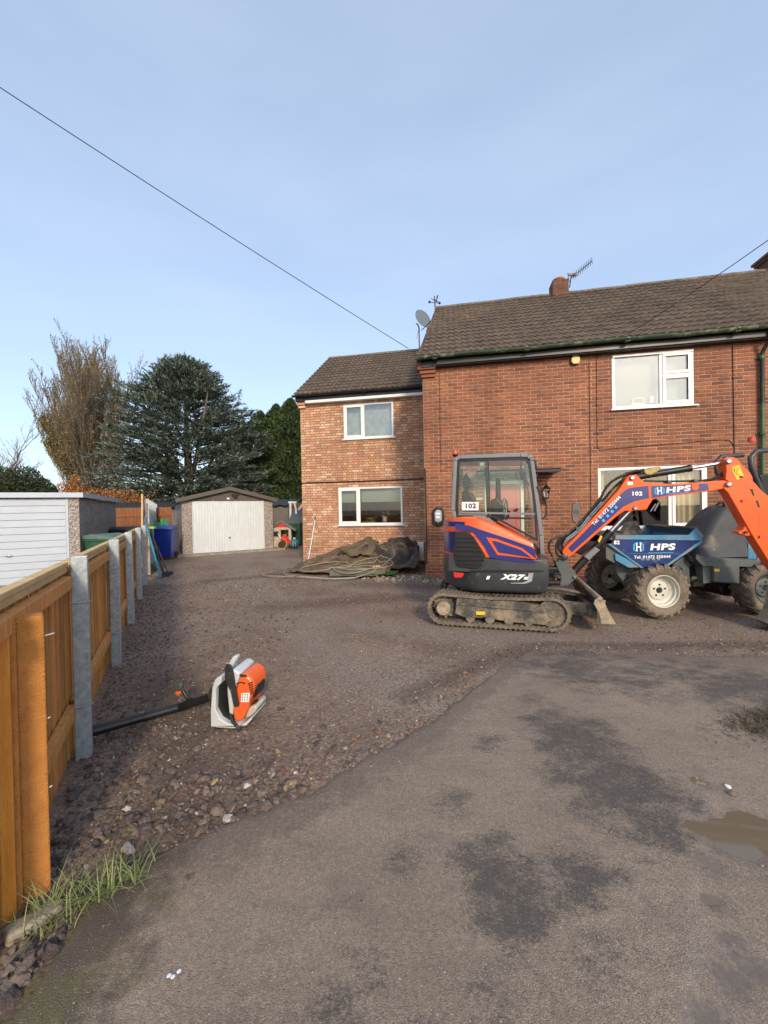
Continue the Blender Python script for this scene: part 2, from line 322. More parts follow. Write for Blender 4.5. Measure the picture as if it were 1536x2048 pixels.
def fbm(x, y, s=1.0, o=0.0, oct=4):
    v = 0; a = 1; t = 0
    for _ in range(oct):
        v += a * noise.noise((x * s + o, y * s - o, o * .37)); t += a; a *= .5; s *= 2.1
    return v / t
# ------------------------------------------------------------------ the ground: soil sheet, tarmac, puddles, gravel
EDGE = [(-.95, -2.5), (-1.1, .2), (-1.2, 1.15), (-1.24, 1.6), (-1.26, 1.7), (-1.0, 1.86), (-.45, 2.18), (-.06, 2.53), (.35, 2.9), (.72, 3.35), (1.15, 3.85), (1.54, 4.22), (2.2, 4.22), (2.83, 4.11), (3.9, 3.95), (6, 3.6), (14, 2.6)]
def edge_y(x):
    for (a, b), (c, d) in zip(EDGE[3:], EDGE[4:]):
        if a <= x <= c and c > a: return b + (d - b) * (x - a) / (c - a)
    return -9
RUTS = [((-.6, 8.3), (1.3, 7.6), .5), ((-1.9, 6.4), (.3, 6.9), .5), ((-4.2, 8.9), (-2.4, 9.9), .4), ((.2, 3.3), (1.6, 4.35), .22), ((-2.0, 3.6), (-1.0, 1.9), .5), ((1.8, 4.4), (5.2, 4.2), .22)]
def seg_d(x, y, a, b):
    dx, dy = b[0] - a[0], b[1] - a[1]; t = max(0, min(1, ((x - a[0]) * dx + (y - a[1]) * dy) / (dx * dx + dy * dy)))
    return hypot(x - a[0] - t * dx, y - a[1] - t * dy)
def rough_at(x, y):
    return min(1, sum(max(0, 1 - seg_d(x, y, a, b) / w) for a, b, w in RUTS) * 1.2)
WORN = [[(3.4, 4.6), (1.2, 4.75), (-.6, 5.5), (-2.0, 7.1), (-3.5, 9.7), (-4.9, 12.8), (-5.2, 14.6)], [(4.5, 4.9), (2.2, 7.0), (.4, 7.5), (-1.0, 8.6), (-2.6, 10.8), (-4.0, 13.0), (-4.3, 15)], [(.1, 3.4), (-.7, 4.2), (-1.3, 5.6), (-2.9, 8.4), (-4.6, 11.6)]]
def worn_at(x, y):
    d = min(min(seg_d(x, y, a, b) for a, b in zip(P, P[1:])) for P in WORN); return max(0, min(1, 1.35 - d / .36))
def soil_z(x, y):
    r = rough_at(x, y); w_o = worn_at(x, y)
    return -.018 - .008 * w_o + .022 * fbm(x, y, .9, 3) + (.012 + .035 * r) * (1 - .7 * w_o) * fbm(x, y, 7, 9, 5) + .012 * r
def axis(lo, hi, segs):
    """graded coordinates: list of (to, step)"""
    v = [lo]
    for to, st in segs:
        n = max(1, round((to - v[-1]) / st)); v0 = v[-1]; v += [v0 + (to - v0) * (i + 1) / n for i in range(n)]
    return v
gx = axis(-300, 300, [(-60, 60), (-14, 6), (-6, .25), (-3, .08), (3, .045), (6, .08), (9, .3), (60, 8), (300, 60)])
gy = axis(-300, 600, [(-60, 60), (-4, 14), (1, .25), (5, .045), (9, .07), (16, .2), (60, 6), (600, 90)])
V = [(x, y, soil_z(x, y) if (-14 < x < 9 and 0 < y < 18) else -.03) for y in gy for x in gx]
nx_, ny_ = len(gx), len(gy)
ii = np.arange((ny_ - 1) * nx_).reshape(ny_ - 1, nx_)[:, :-1].ravel()
F = np.stack([ii, ii + 1, ii + 1 + nx_, ii + nx_], 1)

def soil_mat():
    m = bpy.data.materials.new('stony soil'); m.use_nodes = True; t = m.node_tree; N = t.nodes; K = t.links.new; b = N['Principled BSDF']
    b.inputs['Roughness'].default_value = .92; b.inputs['Specular IOR Level'].default_value = .3
    tc = N.new('ShaderNodeTexCoord'); at = N.new('ShaderNodeAttribute'); at.attribute_name = 'rough'; at2 = N.new('ShaderNodeAttribute'); at2.attribute_name = 'moss'; at3 = N.new('ShaderNodeAttribute'); at3.attribute_name = 'worn'
    def math2(op, x, y): q = N.new('ShaderNodeMath'); q.operation = op; K(x, q.inputs[0]); K(y, q.inputs[1]); return q.outputs[0]
    def nz(s, d=8, r=.6):
        n = N.new('ShaderNodeTexNoise'); n.inputs['Scale'].default_value = s; n.inputs['Detail'].default_value = d; n.inputs['Roughness'].default_value = r; K(tc.outputs['Object'], n.inputs['Vector']); return n.outputs[0]
    def rng(i, a, c, lo=0, hi=1):
        q = N.new('ShaderNodeMapRange'); q.inputs[1].default_value = a; q.inputs[2].default_value = c; q.inputs[3].default_value = lo; q.inputs[4].default_value = hi; K(i, q.inputs[0]); return q.outputs[0]
    def mix(f, c1, c2, bt='MIX'):
        q = N.new('ShaderNodeMixRGB'); q.blend_type = bt
        for i, c in ((0, f), (1, c1), (2, c2)):
            if isinstance(c, tuple): q.inputs[i].default_value = (*c, 1)
            elif isinstance(c, (int, float)): q.inputs[i].default_value = c
            else: K(c, q.inputs[i])
        return q.outputs[0]
    c = mix(rng(nz(1.3), .35, .65), (.325, .228, .165), (.220, .152, .108))
    c = mix(rng(nz(.45), .45, .7), c, (.35, .275, .21))
    tk = math2('MULTIPLY', at3.outputs['Fac'], rng(nz(3.5, 8, .7), .25, .6)); c = mix(tk, c, mix(rng(nz(60, 4), .3, .7), (.36, .285, .225), (.26, .20, .155)))
    c = mix(rng(nz(38, 3), .42, .62, 0, .55), c, (.085, .058, .052))
    c = mix(rng(at.outputs['Fac'], .1, 1, 0, .6), c, (.098, .064, .05))
    v = N.new('ShaderNodeTexVoronoi'); v.inputs['Scale'].default_value = 30; K(tc.outputs['Object'], v.inputs['Vector'])
    sp = N.new('ShaderNodeSeparateColor'); K(v.outputs['Color'], sp.inputs[0])
    th = N.new('ShaderNodeMath'); th.operation = 'GREATER_THAN'; th.inputs[1].default_value = .93; K(sp.outputs[0], th.inputs[0])
    dd = N.new('ShaderNodeMath'); dd.operation = 'LESS_THAN'; dd.inputs[1].default_value = .26; K(v.outputs['Distance'], dd.inputs[0])
    mu = N.new('ShaderNodeMath'); mu.operation = 'MULTIPLY'; K(th.outputs[0], mu.inputs[0]); K(dd.outputs[0], mu.inputs[1])
    c = mix(mu.outputs[0], c, (.42, .36, .31))
    c = mix(rng(at2.outputs['Fac'], .0, 1, 0, .7), c, mix(rng(nz(9), .45, .6), (.085, .062, .045), (.12, .11, .03)))
    K(c, b.inputs['Base Color'])
    v2 = N.new('ShaderNodeTexVoronoi'); v2.inputs['Scale'].default_value = 55; K(tc.outputs['Object'], v2.inputs['Vector'])
    bp = N.new('ShaderNodeBump'); bp.inputs['Strength'].default_value = .9; bp.inputs['Distance'].default_value = .02; K(nz(26, 10, .7), bp.inputs['Height'])
    b2 = N.new('ShaderNodeBump'); b2.inputs['Strength'].default_value = .5; b2.inputs['Distance'].default_value = .012; b2.invert = True; K(v2.outputs['Distance'], b2.inputs['Height']); K(bp.outputs[0], b2.inputs['Normal'])
    K(b2.outputs[0], b.inputs['Normal']); return m
ground = np_obj('ground', V, F, soil_mat(), smooth=True); tag(ground, kind='structure')
a = ground.data.attributes.new('rough', 'FLOAT', 'POINT'); a.data.foreach_set('value', [rough_at(v[0], v[1]) if (-14 < v[0] < 9 and 0 < v[1] < 18) else 0 for v in V])
a = ground.data.attributes.new('worn', 'FLOAT', 'POINT'); a.data.foreach_set('value', [worn_at(v[0], v[1]) if (-14 < v[0] < 9 and 0 < v[1] < 18) else 0 for v in V])
a = ground.data.attributes.new('moss', 'FLOAT', 'POINT'); a.data.foreach_set('value', [max(0, min(1, 1.6 - hypot(v[0] + 1.15, v[1] - 1.1) / .35)) if (-3 < v[0] < 0 and 0 < v[1] < 3) else 0 for v in V])

# tarmac: columns running from its broken edge towards the road behind the camera
NV = 150
dark_b = [((1140, 1470), .30, .5), ((1230, 1560), .34, .5), ((1290, 1640), .22, .4), ((1000, 1750), .20, .5), ((1040, 1840), .13, .4), ((1160, 1750), .17, .4), ((900, 1600), .13, .22), ((980, 1480), .14, .2), ((1150, 1335), .5, .35), ((1280, 1350), .5, .3), ((1440, 1370), .5, .35), ((1536, 1380), .5, .45), ((1060, 1400), .16, .2), ((820, 1720), .12, .16), ((1200, 1900), .15, .22), ((700, 1950), .25, .12), ((900, 2000), .3, .1)]
dark_c = [(*gnd(*p)[:2], r, s) for p, r, s in dark_b]
wet_p = [((1395, 1560), .04), ((1388, 1650), .05), ((1460, 1670), .11), ((1540, 1670), .14), ((1620, 1690), .15), ((1415, 1720), .045), ((1420, 1800), .045), ((1455, 1870), .05), ((1450, 1950), .06), ((1430, 2048), .06), ((1470, 2150), .07), ((1500, 1930), .05)]
wet_c = [(*gnd(*p)[:2], r) for p, r in wet_p]
wet_c += [(1.75, .9, .3), (1.7, 2.9, .0)]
def wet_at(x, y):
    w = 0
    for a, b, r in wet_c:
        if r: w = max(w, 1.25 - hypot(x - a, y - b) / (r * 1.5))
    return max(0, min(1, w + .5 * fbm(x, y, 7, 4)))
TV, dk, wt, eg, sme, lip = [], [], [], [], [], []
SA, SB_, SC_, SD_ = gnd(1425, 1540), gnd(1368, 2100), gnd(1180, 1290), gnd(700, 2048)
XS = axis(-1.24, 14, [(3.4, .02), (5, .08), (14, .5)])
def low_y(x):
    if x >= -.95: return -2.6
    for (a, b), (c, d) in zip(EDGE[:4], EDGE[1:5]):
        if c <= x <= a: return b + (d - b) * (x - a) / (c - a)
    return 1.69
for x in XS:
    jag = .06 * fbm(x, 0, 4, 2) + .06 * fbm(x, 3, 15, 6) + .012 * noise.noise((x * 60, 1, 2))
    y1 = edge_y(max(x, -1.26)) + jag; y0 = min(low_y(x) + (.03 * fbm(x, 5, 14, 1) if x < -.95 else 0), y1 - .004)
    for j in range(NV):
        v = j / (NV - 1); v = v * .94 / .9 * .9 if True else v; v = j / (NV - 1); span = y1 - y0
        y = y1 - span * (v ** 1.0 if span < 4 else (v * .72 if v < .85 else .612 + (v - .85) / .15 * .388)); 
        near = x < 5 and y > .2
        wv = wet_at(x, y) if near and x > .8 else 0; ds = min(y1 - y, (y - y0) if x < -.95 else 9)
        z = (.004 * fbm(x, y, 3, 8) + .0004 * fbm(x, y, 30, 8, 2) if near else 0) - (.013 if y > 1.5 else .006) * wv - max(0, 1 - ds / .07) ** 2 * .010
        TV.append((x, y, z)); wt.append(wv)
        dk.append(min(1, max([0] + [s_ * 2 * max(0, 1 - hypot(x - a, y - b) / (r_ * 1.45)) for a, b, r_, s_ in dark_c])) if near else 0)
        lip.append(max(0, 1 - (y1 - y) / .42))
        sme.append(max(0, 1 - abs(seg_d(x, y, SA, SB_) - .0) / .028) if near and x > .6 else 0)
        eg.append(max(0, min(1, 1.15 - (x + 1.2 + .10 * max(0, y - 1.2) + .10 * fbm(x, y, 3, 3)) / .42)) if y < 1.9 else 0)
n1 = len(XS); ii = (np.arange(n1 - 1)[:, None] * NV + np.arange(NV - 1)[None]).ravel()
TF = np.stack([ii, ii + 1, ii + 1 + NV, ii + NV], 1)
def tarmac_mat():
    m = bpy.data.materials.new('dusty tarmac'); m.use_nodes = True; t = m.node_tree; N = t.nodes; K = t.links.new; b = N['Principled BSDF']
    b.inputs['Specular IOR Level'].default_value = .4
    tc = N.new('ShaderNodeTexCoord')
    def at(n): a = N.new('ShaderNodeAttribute'); a.attribute_name = n; return a.outputs['Fac']
    def nz(s, d=8, r=.6, st=None):
        n = N.new('ShaderNodeTexNoise'); n.inputs['Scale'].default_value = s; n.inputs['Detail'].default_value = d; n.inputs['Roughness'].default_value = r
        if st:
            mp = N.new('ShaderNodeMapping'); mp.inputs['Scale'].default_value = st; mp.inputs['Rotation'].default_value = (0, 0, .9); K(tc.outputs['Object'], mp.inputs[0]); K(mp.outputs[0], n.inputs['Vector'])
        else: K(tc.outputs['Object'], n.inputs['Vector'])
        return n.outputs[0]
    def rng(i, a, c, lo=0, hi=1):
        q = N.new('ShaderNodeMapRange'); q.inputs[1].default_value = a; q.inputs[2].default_value = c; q.inputs[3].default_value = lo; q.inputs[4].default_value = hi; K(i, q.inputs[0]); return q.outputs[0]
    def math_(op, x, y):
        q = N.new('ShaderNodeMath'); q.operation = op
        for i, c in ((0, x), (1, y)):
            if isinstance(c, (int, float)): q.inputs[i].default_value = c
            else: K(c, q.inputs[i])
        return q.outputs[0]
    def mix(f, c1, c2):
        q = N.new('ShaderNodeMixRGB')
        for i, c in ((0, f), (1, c1), (2, c2)):
            if isinstance(c, tuple): q.inputs[i].default_value = (*c, 1)
            elif isinstance(c, (int, float)): q.inputs[i].default_value = c
            else: K(c, q.inputs[i])
        return q.outputs[0]
    c = mix(rng(nz(1.1, 6), .35, .68), (.440, .338, .245), (.318, .240, .172))
    c = mix(rng(nz(2.3, 9, .7, (1, 5, 1)), .48, .72, 0, .45), c, (.22, .175, .135))
    c = mix(rng(nz(3.1, 5), .55, .75, 0, .6), c, (.17, .115, .10))
    # dusty grit trodden over the broken edge, streaks left by the machines
    ed = rng(math_('ADD', at('lip'), rng(nz(11, 10, .75), .3, .7, -.45, .45)), .15, .55); c = mix(math_('MULTIPLY', ed, .85), c, mix(rng(nz(45, 5), .35, .65), (.29, .21, .16), (.17, .122, .096)))
    c = mix(rng(nz(6, 12, .8, (.35, 4, 1)), .52, .72, 0, .6), c, (.50, .405, .31))
    c = mix(rng(nz(4, 12, .8, (4, .35, 1)), .54, .7, 0, .35), c, (.17, .135, .105))
    c = mix(rng(nz(48, 6, .8), .40, .66, 0, .55), c, (.15, .115, .088))
    # scraped places where the dust is off and the black binder shows
    f = math_('ADD', at('dark'), rng(nz(3.4, 14, .72, (1, 1.9, 1)), .3, .7, -.62, .62))
    f = math_('ADD', f, rng(nz(75, 4, .7), .3, .7, -.34, .34))
    f = math_('MULTIPLY', rng(f, .14, .60), rng(at('dark'), 0, .16)); f = math_('MULTIPLY', f, rng(nz(16, 10, .75), .34, .50, .45, 1))
    c = mix(math_('MULTIPLY', f, .78), c, (.052, .050, .052))
    sm_ = math_('MULTIPLY', at('seam'), rng(nz(9, 8, .7), .38, .6)); c = mix(math_('MULTIPLY', sm_, .6), c, (.40, .34, .28))
    mo = rng(math_('ADD', at('edge'), rng(nz(7, 9, .7), .3, .7, -.4, .4)), .3, .75); c = mix(math_('MULTIPLY', mo, .85), c, mix(rng(nz(5), .45, .6), (.085, .065, .048), (.11, .10, .035)))
    # aggregate
    v = N.new('ShaderNodeTexVoronoi'); v.inputs['Scale'].default_value = 190; K(tc.outputs['Object'], v.inputs['Vector']); sp = N.new('ShaderNodeSeparateColor'); K(v.outputs['Color'], sp.inputs[0])
    c = mix(rng(sp.outputs[1], 0, 1, .0, .5), c, (.085, .068, .058))
    g = math_('MULTIPLY', math_('GREATER_THAN', sp.outputs[0], .945), math_('LESS_THAN', v.outputs['Distance'], .3)); c = mix(math_('MULTIPLY', g, .85), c, (.55, .48, .42))
    vb = N.new('ShaderNodeTexVoronoi'); vb.inputs['Scale'].default_value = 42; K(tc.outputs['Object'], vb.inputs['Vector']); sb = N.new('ShaderNodeSeparateColor'); K(vb.outputs['Color'], sb.inputs[0])
    g = math_('MULTIPLY', math_('GREATER_THAN', sb.outputs[0], .955), math_('LESS_THAN', vb.outputs['Distance'], .13)); c = mix(math_('MULTIPLY', g, .8), c, (.55, .5, .45))
    w = rng(math_('ADD', at('wet'), rng(nz(12, 9, .7), .3, .7, -.3, .3)), .15, .85)
    c = mix(math_('MULTIPLY', w, .6), c, (.095, .08, .068)); K(c, b.inputs['Base Color'])
    r = N.new('ShaderNodeMapRange'); r.inputs[3].default_value = .82; r.inputs[4].default_value = .16; K(w, r.inputs[0]); K(r.outputs[0], b.inputs['Roughness'])
    bp = N.new('ShaderNodeBump'); bp.inputs['Distance'].default_value = .006; bp.invert = True; K(math_('ADD', v.outputs['Distance'], math_('MULTIPLY', nz(300, 5, .7), 1.3)), bp.inputs['Height'])
    K(rng(w, 0, 1, .6, .08), bp.inputs['Strength'])
    b2 = N.new('ShaderNodeBump'); b2.inputs['Distance'].default_value = .01; b2.inputs['Strength'].default_value = .12; K(nz(14, 6), b2.inputs['Height']); K(bp.outputs[0], b2.inputs['Normal']); K(b2.outputs[0], b.inputs['Normal'])
    return m
tarmac = np_obj('tarmac', TV, TF[:, ::-1] if False else TF, tarmac_mat(), smooth=True); tag(tarmac, kind='structure')
for nm, dat in (('dark', dk), ('wet', wt), ('edge', eg), ('seam', sme), ('lip', lip)):
    a = tarmac.data.attributes.new(nm, 'FLOAT', 'POINT'); a.data.foreach_set('value', dat)
# standing water: a level sheet that only shows where the tarmac dips below it
wm = bpy.data.materials.new('brown puddle water'); wm.use_nodes = True; b = wm.node_tree.nodes['Principled BSDF']
b.inputs['Base Color'].default_value = (.175, .130, .085, 1); b.inputs['Roughness'].default_value = .03; b.inputs['Specular IOR Level'].default_value = .6
pv = []; 
pm = MB(); pm.add([(1.0, 1.52, -.0078), (3.2, 1.52, -.0078), (3.2, 2.35, -.0078), (1.0, 2.35, -.0078)], [(0, 1, 2, 3)])
tag(pm.build('puddle_water', wm), kind='structure')

# gravel and stones
def ico():
    t = (1 + 5 ** .5) / 2; v = np.array([(-1, t, 0), (1, t, 0), (-1, -t, 0), (1, -t, 0), (0, -1, t), (0, 1, t), (0, -1, -t), (0, 1, -t), (t, 0, -1), (t, 0, 1), (-t, 0, -1), (-t, 0, 1)], float)
    f = [(0, 11, 5), (0, 5, 1), (0, 1, 7), (0, 7, 10), (0, 10, 11), (1, 5, 9), (5, 11, 4), (11, 10, 2), (10, 7, 6), (7, 1, 8), (3, 9, 4), (3, 4, 2), (3, 2, 6), (3, 6, 8), (3, 8, 9), (4, 9, 5), (2, 4, 11), (6, 2, 10), (8, 6, 7), (9, 8, 1)]
    v /= np.linalg.norm(v[0]); return v, np.array(f)
def ico2():
    v, f = ico(); v = list(map(tuple, v)); cache = {}; nf = []
    def mid(a, b):
        k = (min(a, b), max(a, b))
        if k not in cache: p = np.array(v[a]) + np.array(v[b]); v.append(tuple(p / np.linalg.norm(p))); cache[k] = len(v) - 1
        return cache[k]
    for a, b_, c in f:
        x, y, z = mid(a, b_), mid(b_, c), mid(c, a); nf += [(a, x, z), (b_, y, x), (c, z, y), (x, y, z)]
    return np.array(v), np.array(nf)
def stones(name, pts, base, mats, mi, flat=.62, jit=.22):
    """pts: rows x, y, z, radius"""
    bv, bf = base; n = len(pts); pts = np.asarray(pts); k = len(bv)
    sc = rg.uniform(.65, 1.25, (n, 1, 3)) * np.array([1, 1, flat]); P = bv[None] * (1 + rg.normal(0, jit, (n, k, 1)).clip(-.4, .4)) * sc
    a = rg.uniform(0, 2 * pi, n); c_, s_ = np.cos(a), np.sin(a); x = P[:, :, 0] * c_[:, None] - P[:, :, 1] * s_[:, None]; y = P[:, :, 0] * s_[:, None] + P[:, :, 1] * c_[:, None]
    tl = rg.normal(0, .35, n); z = P[:, :, 2] + x * tl[:, None]
    Q = np.stack([x, y, z], 2) * pts[:, None, 3:4] + pts[:, None, :3]
    Fs = (bf[None] + (np.arange(n) * k)[:, None, None]).reshape(-1, 3)
    o = np_obj(name, Q.reshape(-1, 3), Fs, mats, mi=np.repeat(mi, len(bf))); return tag(o, kind='stuff')
stm = [mat('dark crushed stone', (.150, .112, .095), .9, scale=30, rand=.45, bump=.6, bscale=150), mat('brown stone', (.20, .145, .11), .9, scale=30, rand=.35, bump=.6), mat('pale stone', (.42, .38, .34), .9, scale=30, rand=.3), mat('brick rubble', (.25, .095, .06), .9, scale=30, rand=.3), mat('ochre stone', (.32, .235, .13), .9, scale=30, rand=.3)]
def fence_x(y): return -2.03 - (y - 2.55) * .5556
big, bigm, sm, smm = [], [], [], []
tries = 0
while len(big) < 4200 and tries < 400000:
    tries += 1
    y = 1.25 + 7.5 * rnd.random() ** 2.0; x = rnd.uniform(-5.2, 1.3)
    if x < fence_x(y) - .02 or y < edge_y(x) + .0 or (x < -1.22 and y < 1.68 and x < -1.6): continue
    if x > -1.25 and y < 1.9 and y < edge_y(x) + .02: continue
    dte = y - edge_y(x) if x > -1.26 else .3; dfe = x - fence_x(y)
    w = max(0, 1 - abs(dte - .18) / .45) * (1 if x < .9 else .35) + max(0, 1 - dfe / .55) * (.9 if y < 6 else .35) + (.8 if y < 3.4 and x < -.1 else 0) * max(0, 1 - (y - 1.7) / 2) + .02
    if rnd.random() > w: continue
    r = .007 + .015 * rnd.random() ** 2.6; r *= (1.45 if y < 2.3 and x < -.5 else 1.05 if y < 2.9 else .85)
    big.append((x, y, soil_z(x, y) + r * .3, r)); q = rnd.random()
    warm = x > -.75 and y > 2.2
    bigm.append(2 if q < .028 else 3 if q < (.06 if warm else .036) else 4 if q < (.16 if warm else .055) else 1 if q < (.6 if warm else .26) else 0)
stones('rubble_gravel', big, ico2(), stm, bigm)
tries = 0
while len(sm) < 36000 and tries < 900000:
    tries += 1
    y = .4 + 11.5 * rnd.random() ** 1.5; x = rnd.uniform(-6.5, 6.5)
    if x < fence_x(y) - .02 and y < 9: continue
    if x > -1.25 and y < edge_y(x) - .01: 
        if x < 6: continue
    if y > 8.7 - .18 * x and x > .7: continue
    if x < -1.1 and y < 1.25 and rnd.random() > .35: continue
    if x > -.75 and y < 1.7 and y < 1.2: continue
    if rnd.random() < .6 * worn_at(x, y): continue
    w = .28 + .6 * rough_at(x, y) + .5 * max(0, 1 - (x - fence_x(y)) / .7) + .35 * fbm(x, y, 1.3, 5) + (.5 if y < 2.6 else 0)
    if rnd.random() > w: continue
    r = .0025 + .0085 * rnd.random() ** 2.5; r *= 1 + .05 * y
    sm.append((x, y, soil_z(x, y) + r * .25, r)); q = rnd.random(); smm.append(2 if q < .07 else 3 if q < .077 else 1 if q < .36 else 0)
stones('fine_gravel', sm, ico(), stm, smm, flat=.55)
chips, cm = [], []
while len(chips) < 5200:
    y = 2.2 + 8.5 * rnd.random(); x = rnd.uniform(-5.5, 6)
    if x < fence_x(y) or y < edge_y(max(x, -1.2)) or (y > 8.6 - .18 * x and x > .5) or rnd.random() > .35 + fbm(x, y, .8, 12): continue
    r = (.003 + .006 * rnd.random() ** 2) * (.6 + .1 * y); chips.append((x, y, soil_z(x, y) + r * .2, r)); cm.append(rnd.choice([2, 2, 2, 4, 1]))
stones('pale_chips', chips, ico(), stm, cm, flat=.4)
# loose grit on the tarmac
gt, gm = [], []
for _ in range(9000):
    x = rnd.uniform(-.9, 4.2); y = .8 + 3.6 * rnd.random() ** 1.2
    if y > edge_y(max(x, -1.2)) + .03 and x > -1.2: continue
    if x < -1.15 and y < 1.7: continue
    near = max(0, 1 - (edge_y(max(x, -1.2)) - y) / .30)
    if rnd.random() > .09 + near ** 1.5: continue
    r = .0012 + .004 * rnd.random() ** 3 * (1 + near); gt.append((x, y, .002 + r * .2, r)); gm.append(rnd.choice([0, 1, 1, 2, 2]))
stones('loose_grit', gt, ico(), stm, gm, flat=.6)
# pale rubble along the foot of the walls
pl, plm = [], []
for _ in range(420):
    t = rnd.random(); x = -.3 + 2.1 * t + rnd.gauss(0, .25); y = 8.75 - .19 * (x - .9) + rnd.gauss(0, .22) - .1
    if x > .85 and y > 8.82 - .185 * (x - .95): y = 8.5 + rnd.gauss(0, .12)
    r = .012 + .03 * rnd.random() ** 2; pl.append((x, y, r * .4 - .02, r)); plm.append(rnd.choice([2, 2, 4, 1]))
for _ in range(260):
    x = rnd.uniform(1.2, 6); y = 8.85 - .185 * (x - .95) - abs(rnd.gauss(0, .18)) - .05; r = .01 + .025 * rnd.random() ** 2; pl.append((x, y, r * .4 - .02, r)); plm.append(rnd.choice([2, 0, 1, 1]))
stones('pale_rubble', pl, ico2(), stm, plm)
# the gravel was tipped a little higher than the tarmac along the broken edge
def blades(name, roots, mats, hmin, hmax, lean, width=.004, rows=4):
    Vs, Fs = [], []
    for (x, y, z) in roots:
        h = rnd.uniform(hmin, hmax); a = rnd.uniform(0, 2 * pi); ln = rnd.uniform(*lean); w = width * rnd.uniform(.7, 1.3); dx, dy = cos(a), sin(a); b_ = len(Vs)
        for i in range(rows + 1):
            t = i / rows; ox = ln * h * t ** 1.7; zz = h * (t - ln * .35 * t * t); ww = w * (1 - t ** 1.6) + .0004
            cx, cy = x + dx * ox, y + dy * ox
            Vs += [(cx - dy * ww, cy + dx * ww, z + zz), (cx + dy * ww, cy - dx * ww, z + zz)]
        for i in range(rows): q = b_ + 2 * i; Fs.append((q, q + 1, q + 3, q + 2))
    return np_obj(name, Vs, Fs, mats)
gr = []
for _ in range(240):
    t = rnd.random(); gr.append((-1.42 + .30 * t + rnd.gauss(0, .035), 1.50 + .17 * t + rnd.gauss(0, .035), -.02))
tag(blades('grass_tuft', gr, M['grassm'], .06, .17, (.3, 1.7), .0019, 6), 'scruffy pale green grass tuft at the foot of the orange post', 'grass tuft')
gr = []
for _ in range(1500):
    a = rnd.gauss(0, 1); gr.append((2.80 + a * .2, 2.78 + .05 * a + rnd.gauss(0, .08), 0))
tag(blades('grass_clump', gr, mat('dull verge grass', (.055, .06, .028), .8, rand=.5, col2=(.15, .11, .065)), .008, .045, (.8, 2.2), .003), 'low muddy grass clump growing through the tarmac at right', 'grass clump')
gr = [(.85 + rnd.gauss(0, .1) + (1.7 if rnd.random() < .3 else 0), 8.72 + rnd.gauss(0, .04), -.02) for _ in range(160)]
tag(blades('wall_weeds', gr, M['grassm'], .04, .13, (.3, 1.2), .005), kind='stuff')
# ------------------------------------------------------------------ houses
HYAW = radians(-10.5); HFR = (.95, 8.9, HYAW)
house = empty('brick_house', (.95, 8.9, 0), HYAW, 'two storey red brick house with green gutter, behind the excavator', 'house')
ext = empty('house_extension', (.95, 8.9, 0), HYAW, 'lower set back wing in mottled buff and orange brick, left of the red brick house', 'house')
CAMV = Vector((0, 0, EYE))
def rects(x0, x1, z0, z1, holes):
    """cut a rectangle by holes into vertical strips"""
    xs = sorted({x0, x1, *[h[0] for h in holes], *[h[1] for h in holes]}); out = []
    for a, b in zip(xs, xs[1:]):
        zz = [z0]
        for h in sorted(holes, key=lambda h: h[2]):
            if h[0] <= a + 1e-6 and h[1] >= b - 1e-6: zz += [h[2], h[3]]
        zz.append(z1)
        for c, d in zip(zz[::2], zz[1::2]):
            if d - c > 1e-4: out.append((a, b, c, d))
    return out
def brick_mesh(mt, Lb, Hb, k):
    r = random.Random(k); j = lambda: r.uniform(-.0022, .0022); y = -.008
    V = [(-Lb / 2 + j(), .004, -Hb / 2 + j()), (Lb / 2 + j(), .004, -Hb / 2 + j()), (Lb / 2 + j(), .004, Hb / 2 + j()), (-Lb / 2 + j(), .004, Hb / 2 + j())]
    c = .0035; V += [(v[0] - c * (1 if v[0] > 0 else -1), y + r.uniform(-.0015, .0015), v[2] - c * (1 if v[2] > 0 else -1)) for v in V]
    F = [(4, 5, 6, 7), (0, 1, 5, 4), (1, 2, 6, 5), (2, 3, 7, 6), (3, 0, 4, 7)]
    m = bpy.data.meshes.new('brick'); m.from_pydata(V, [], F); m.materials.append(mt); return m
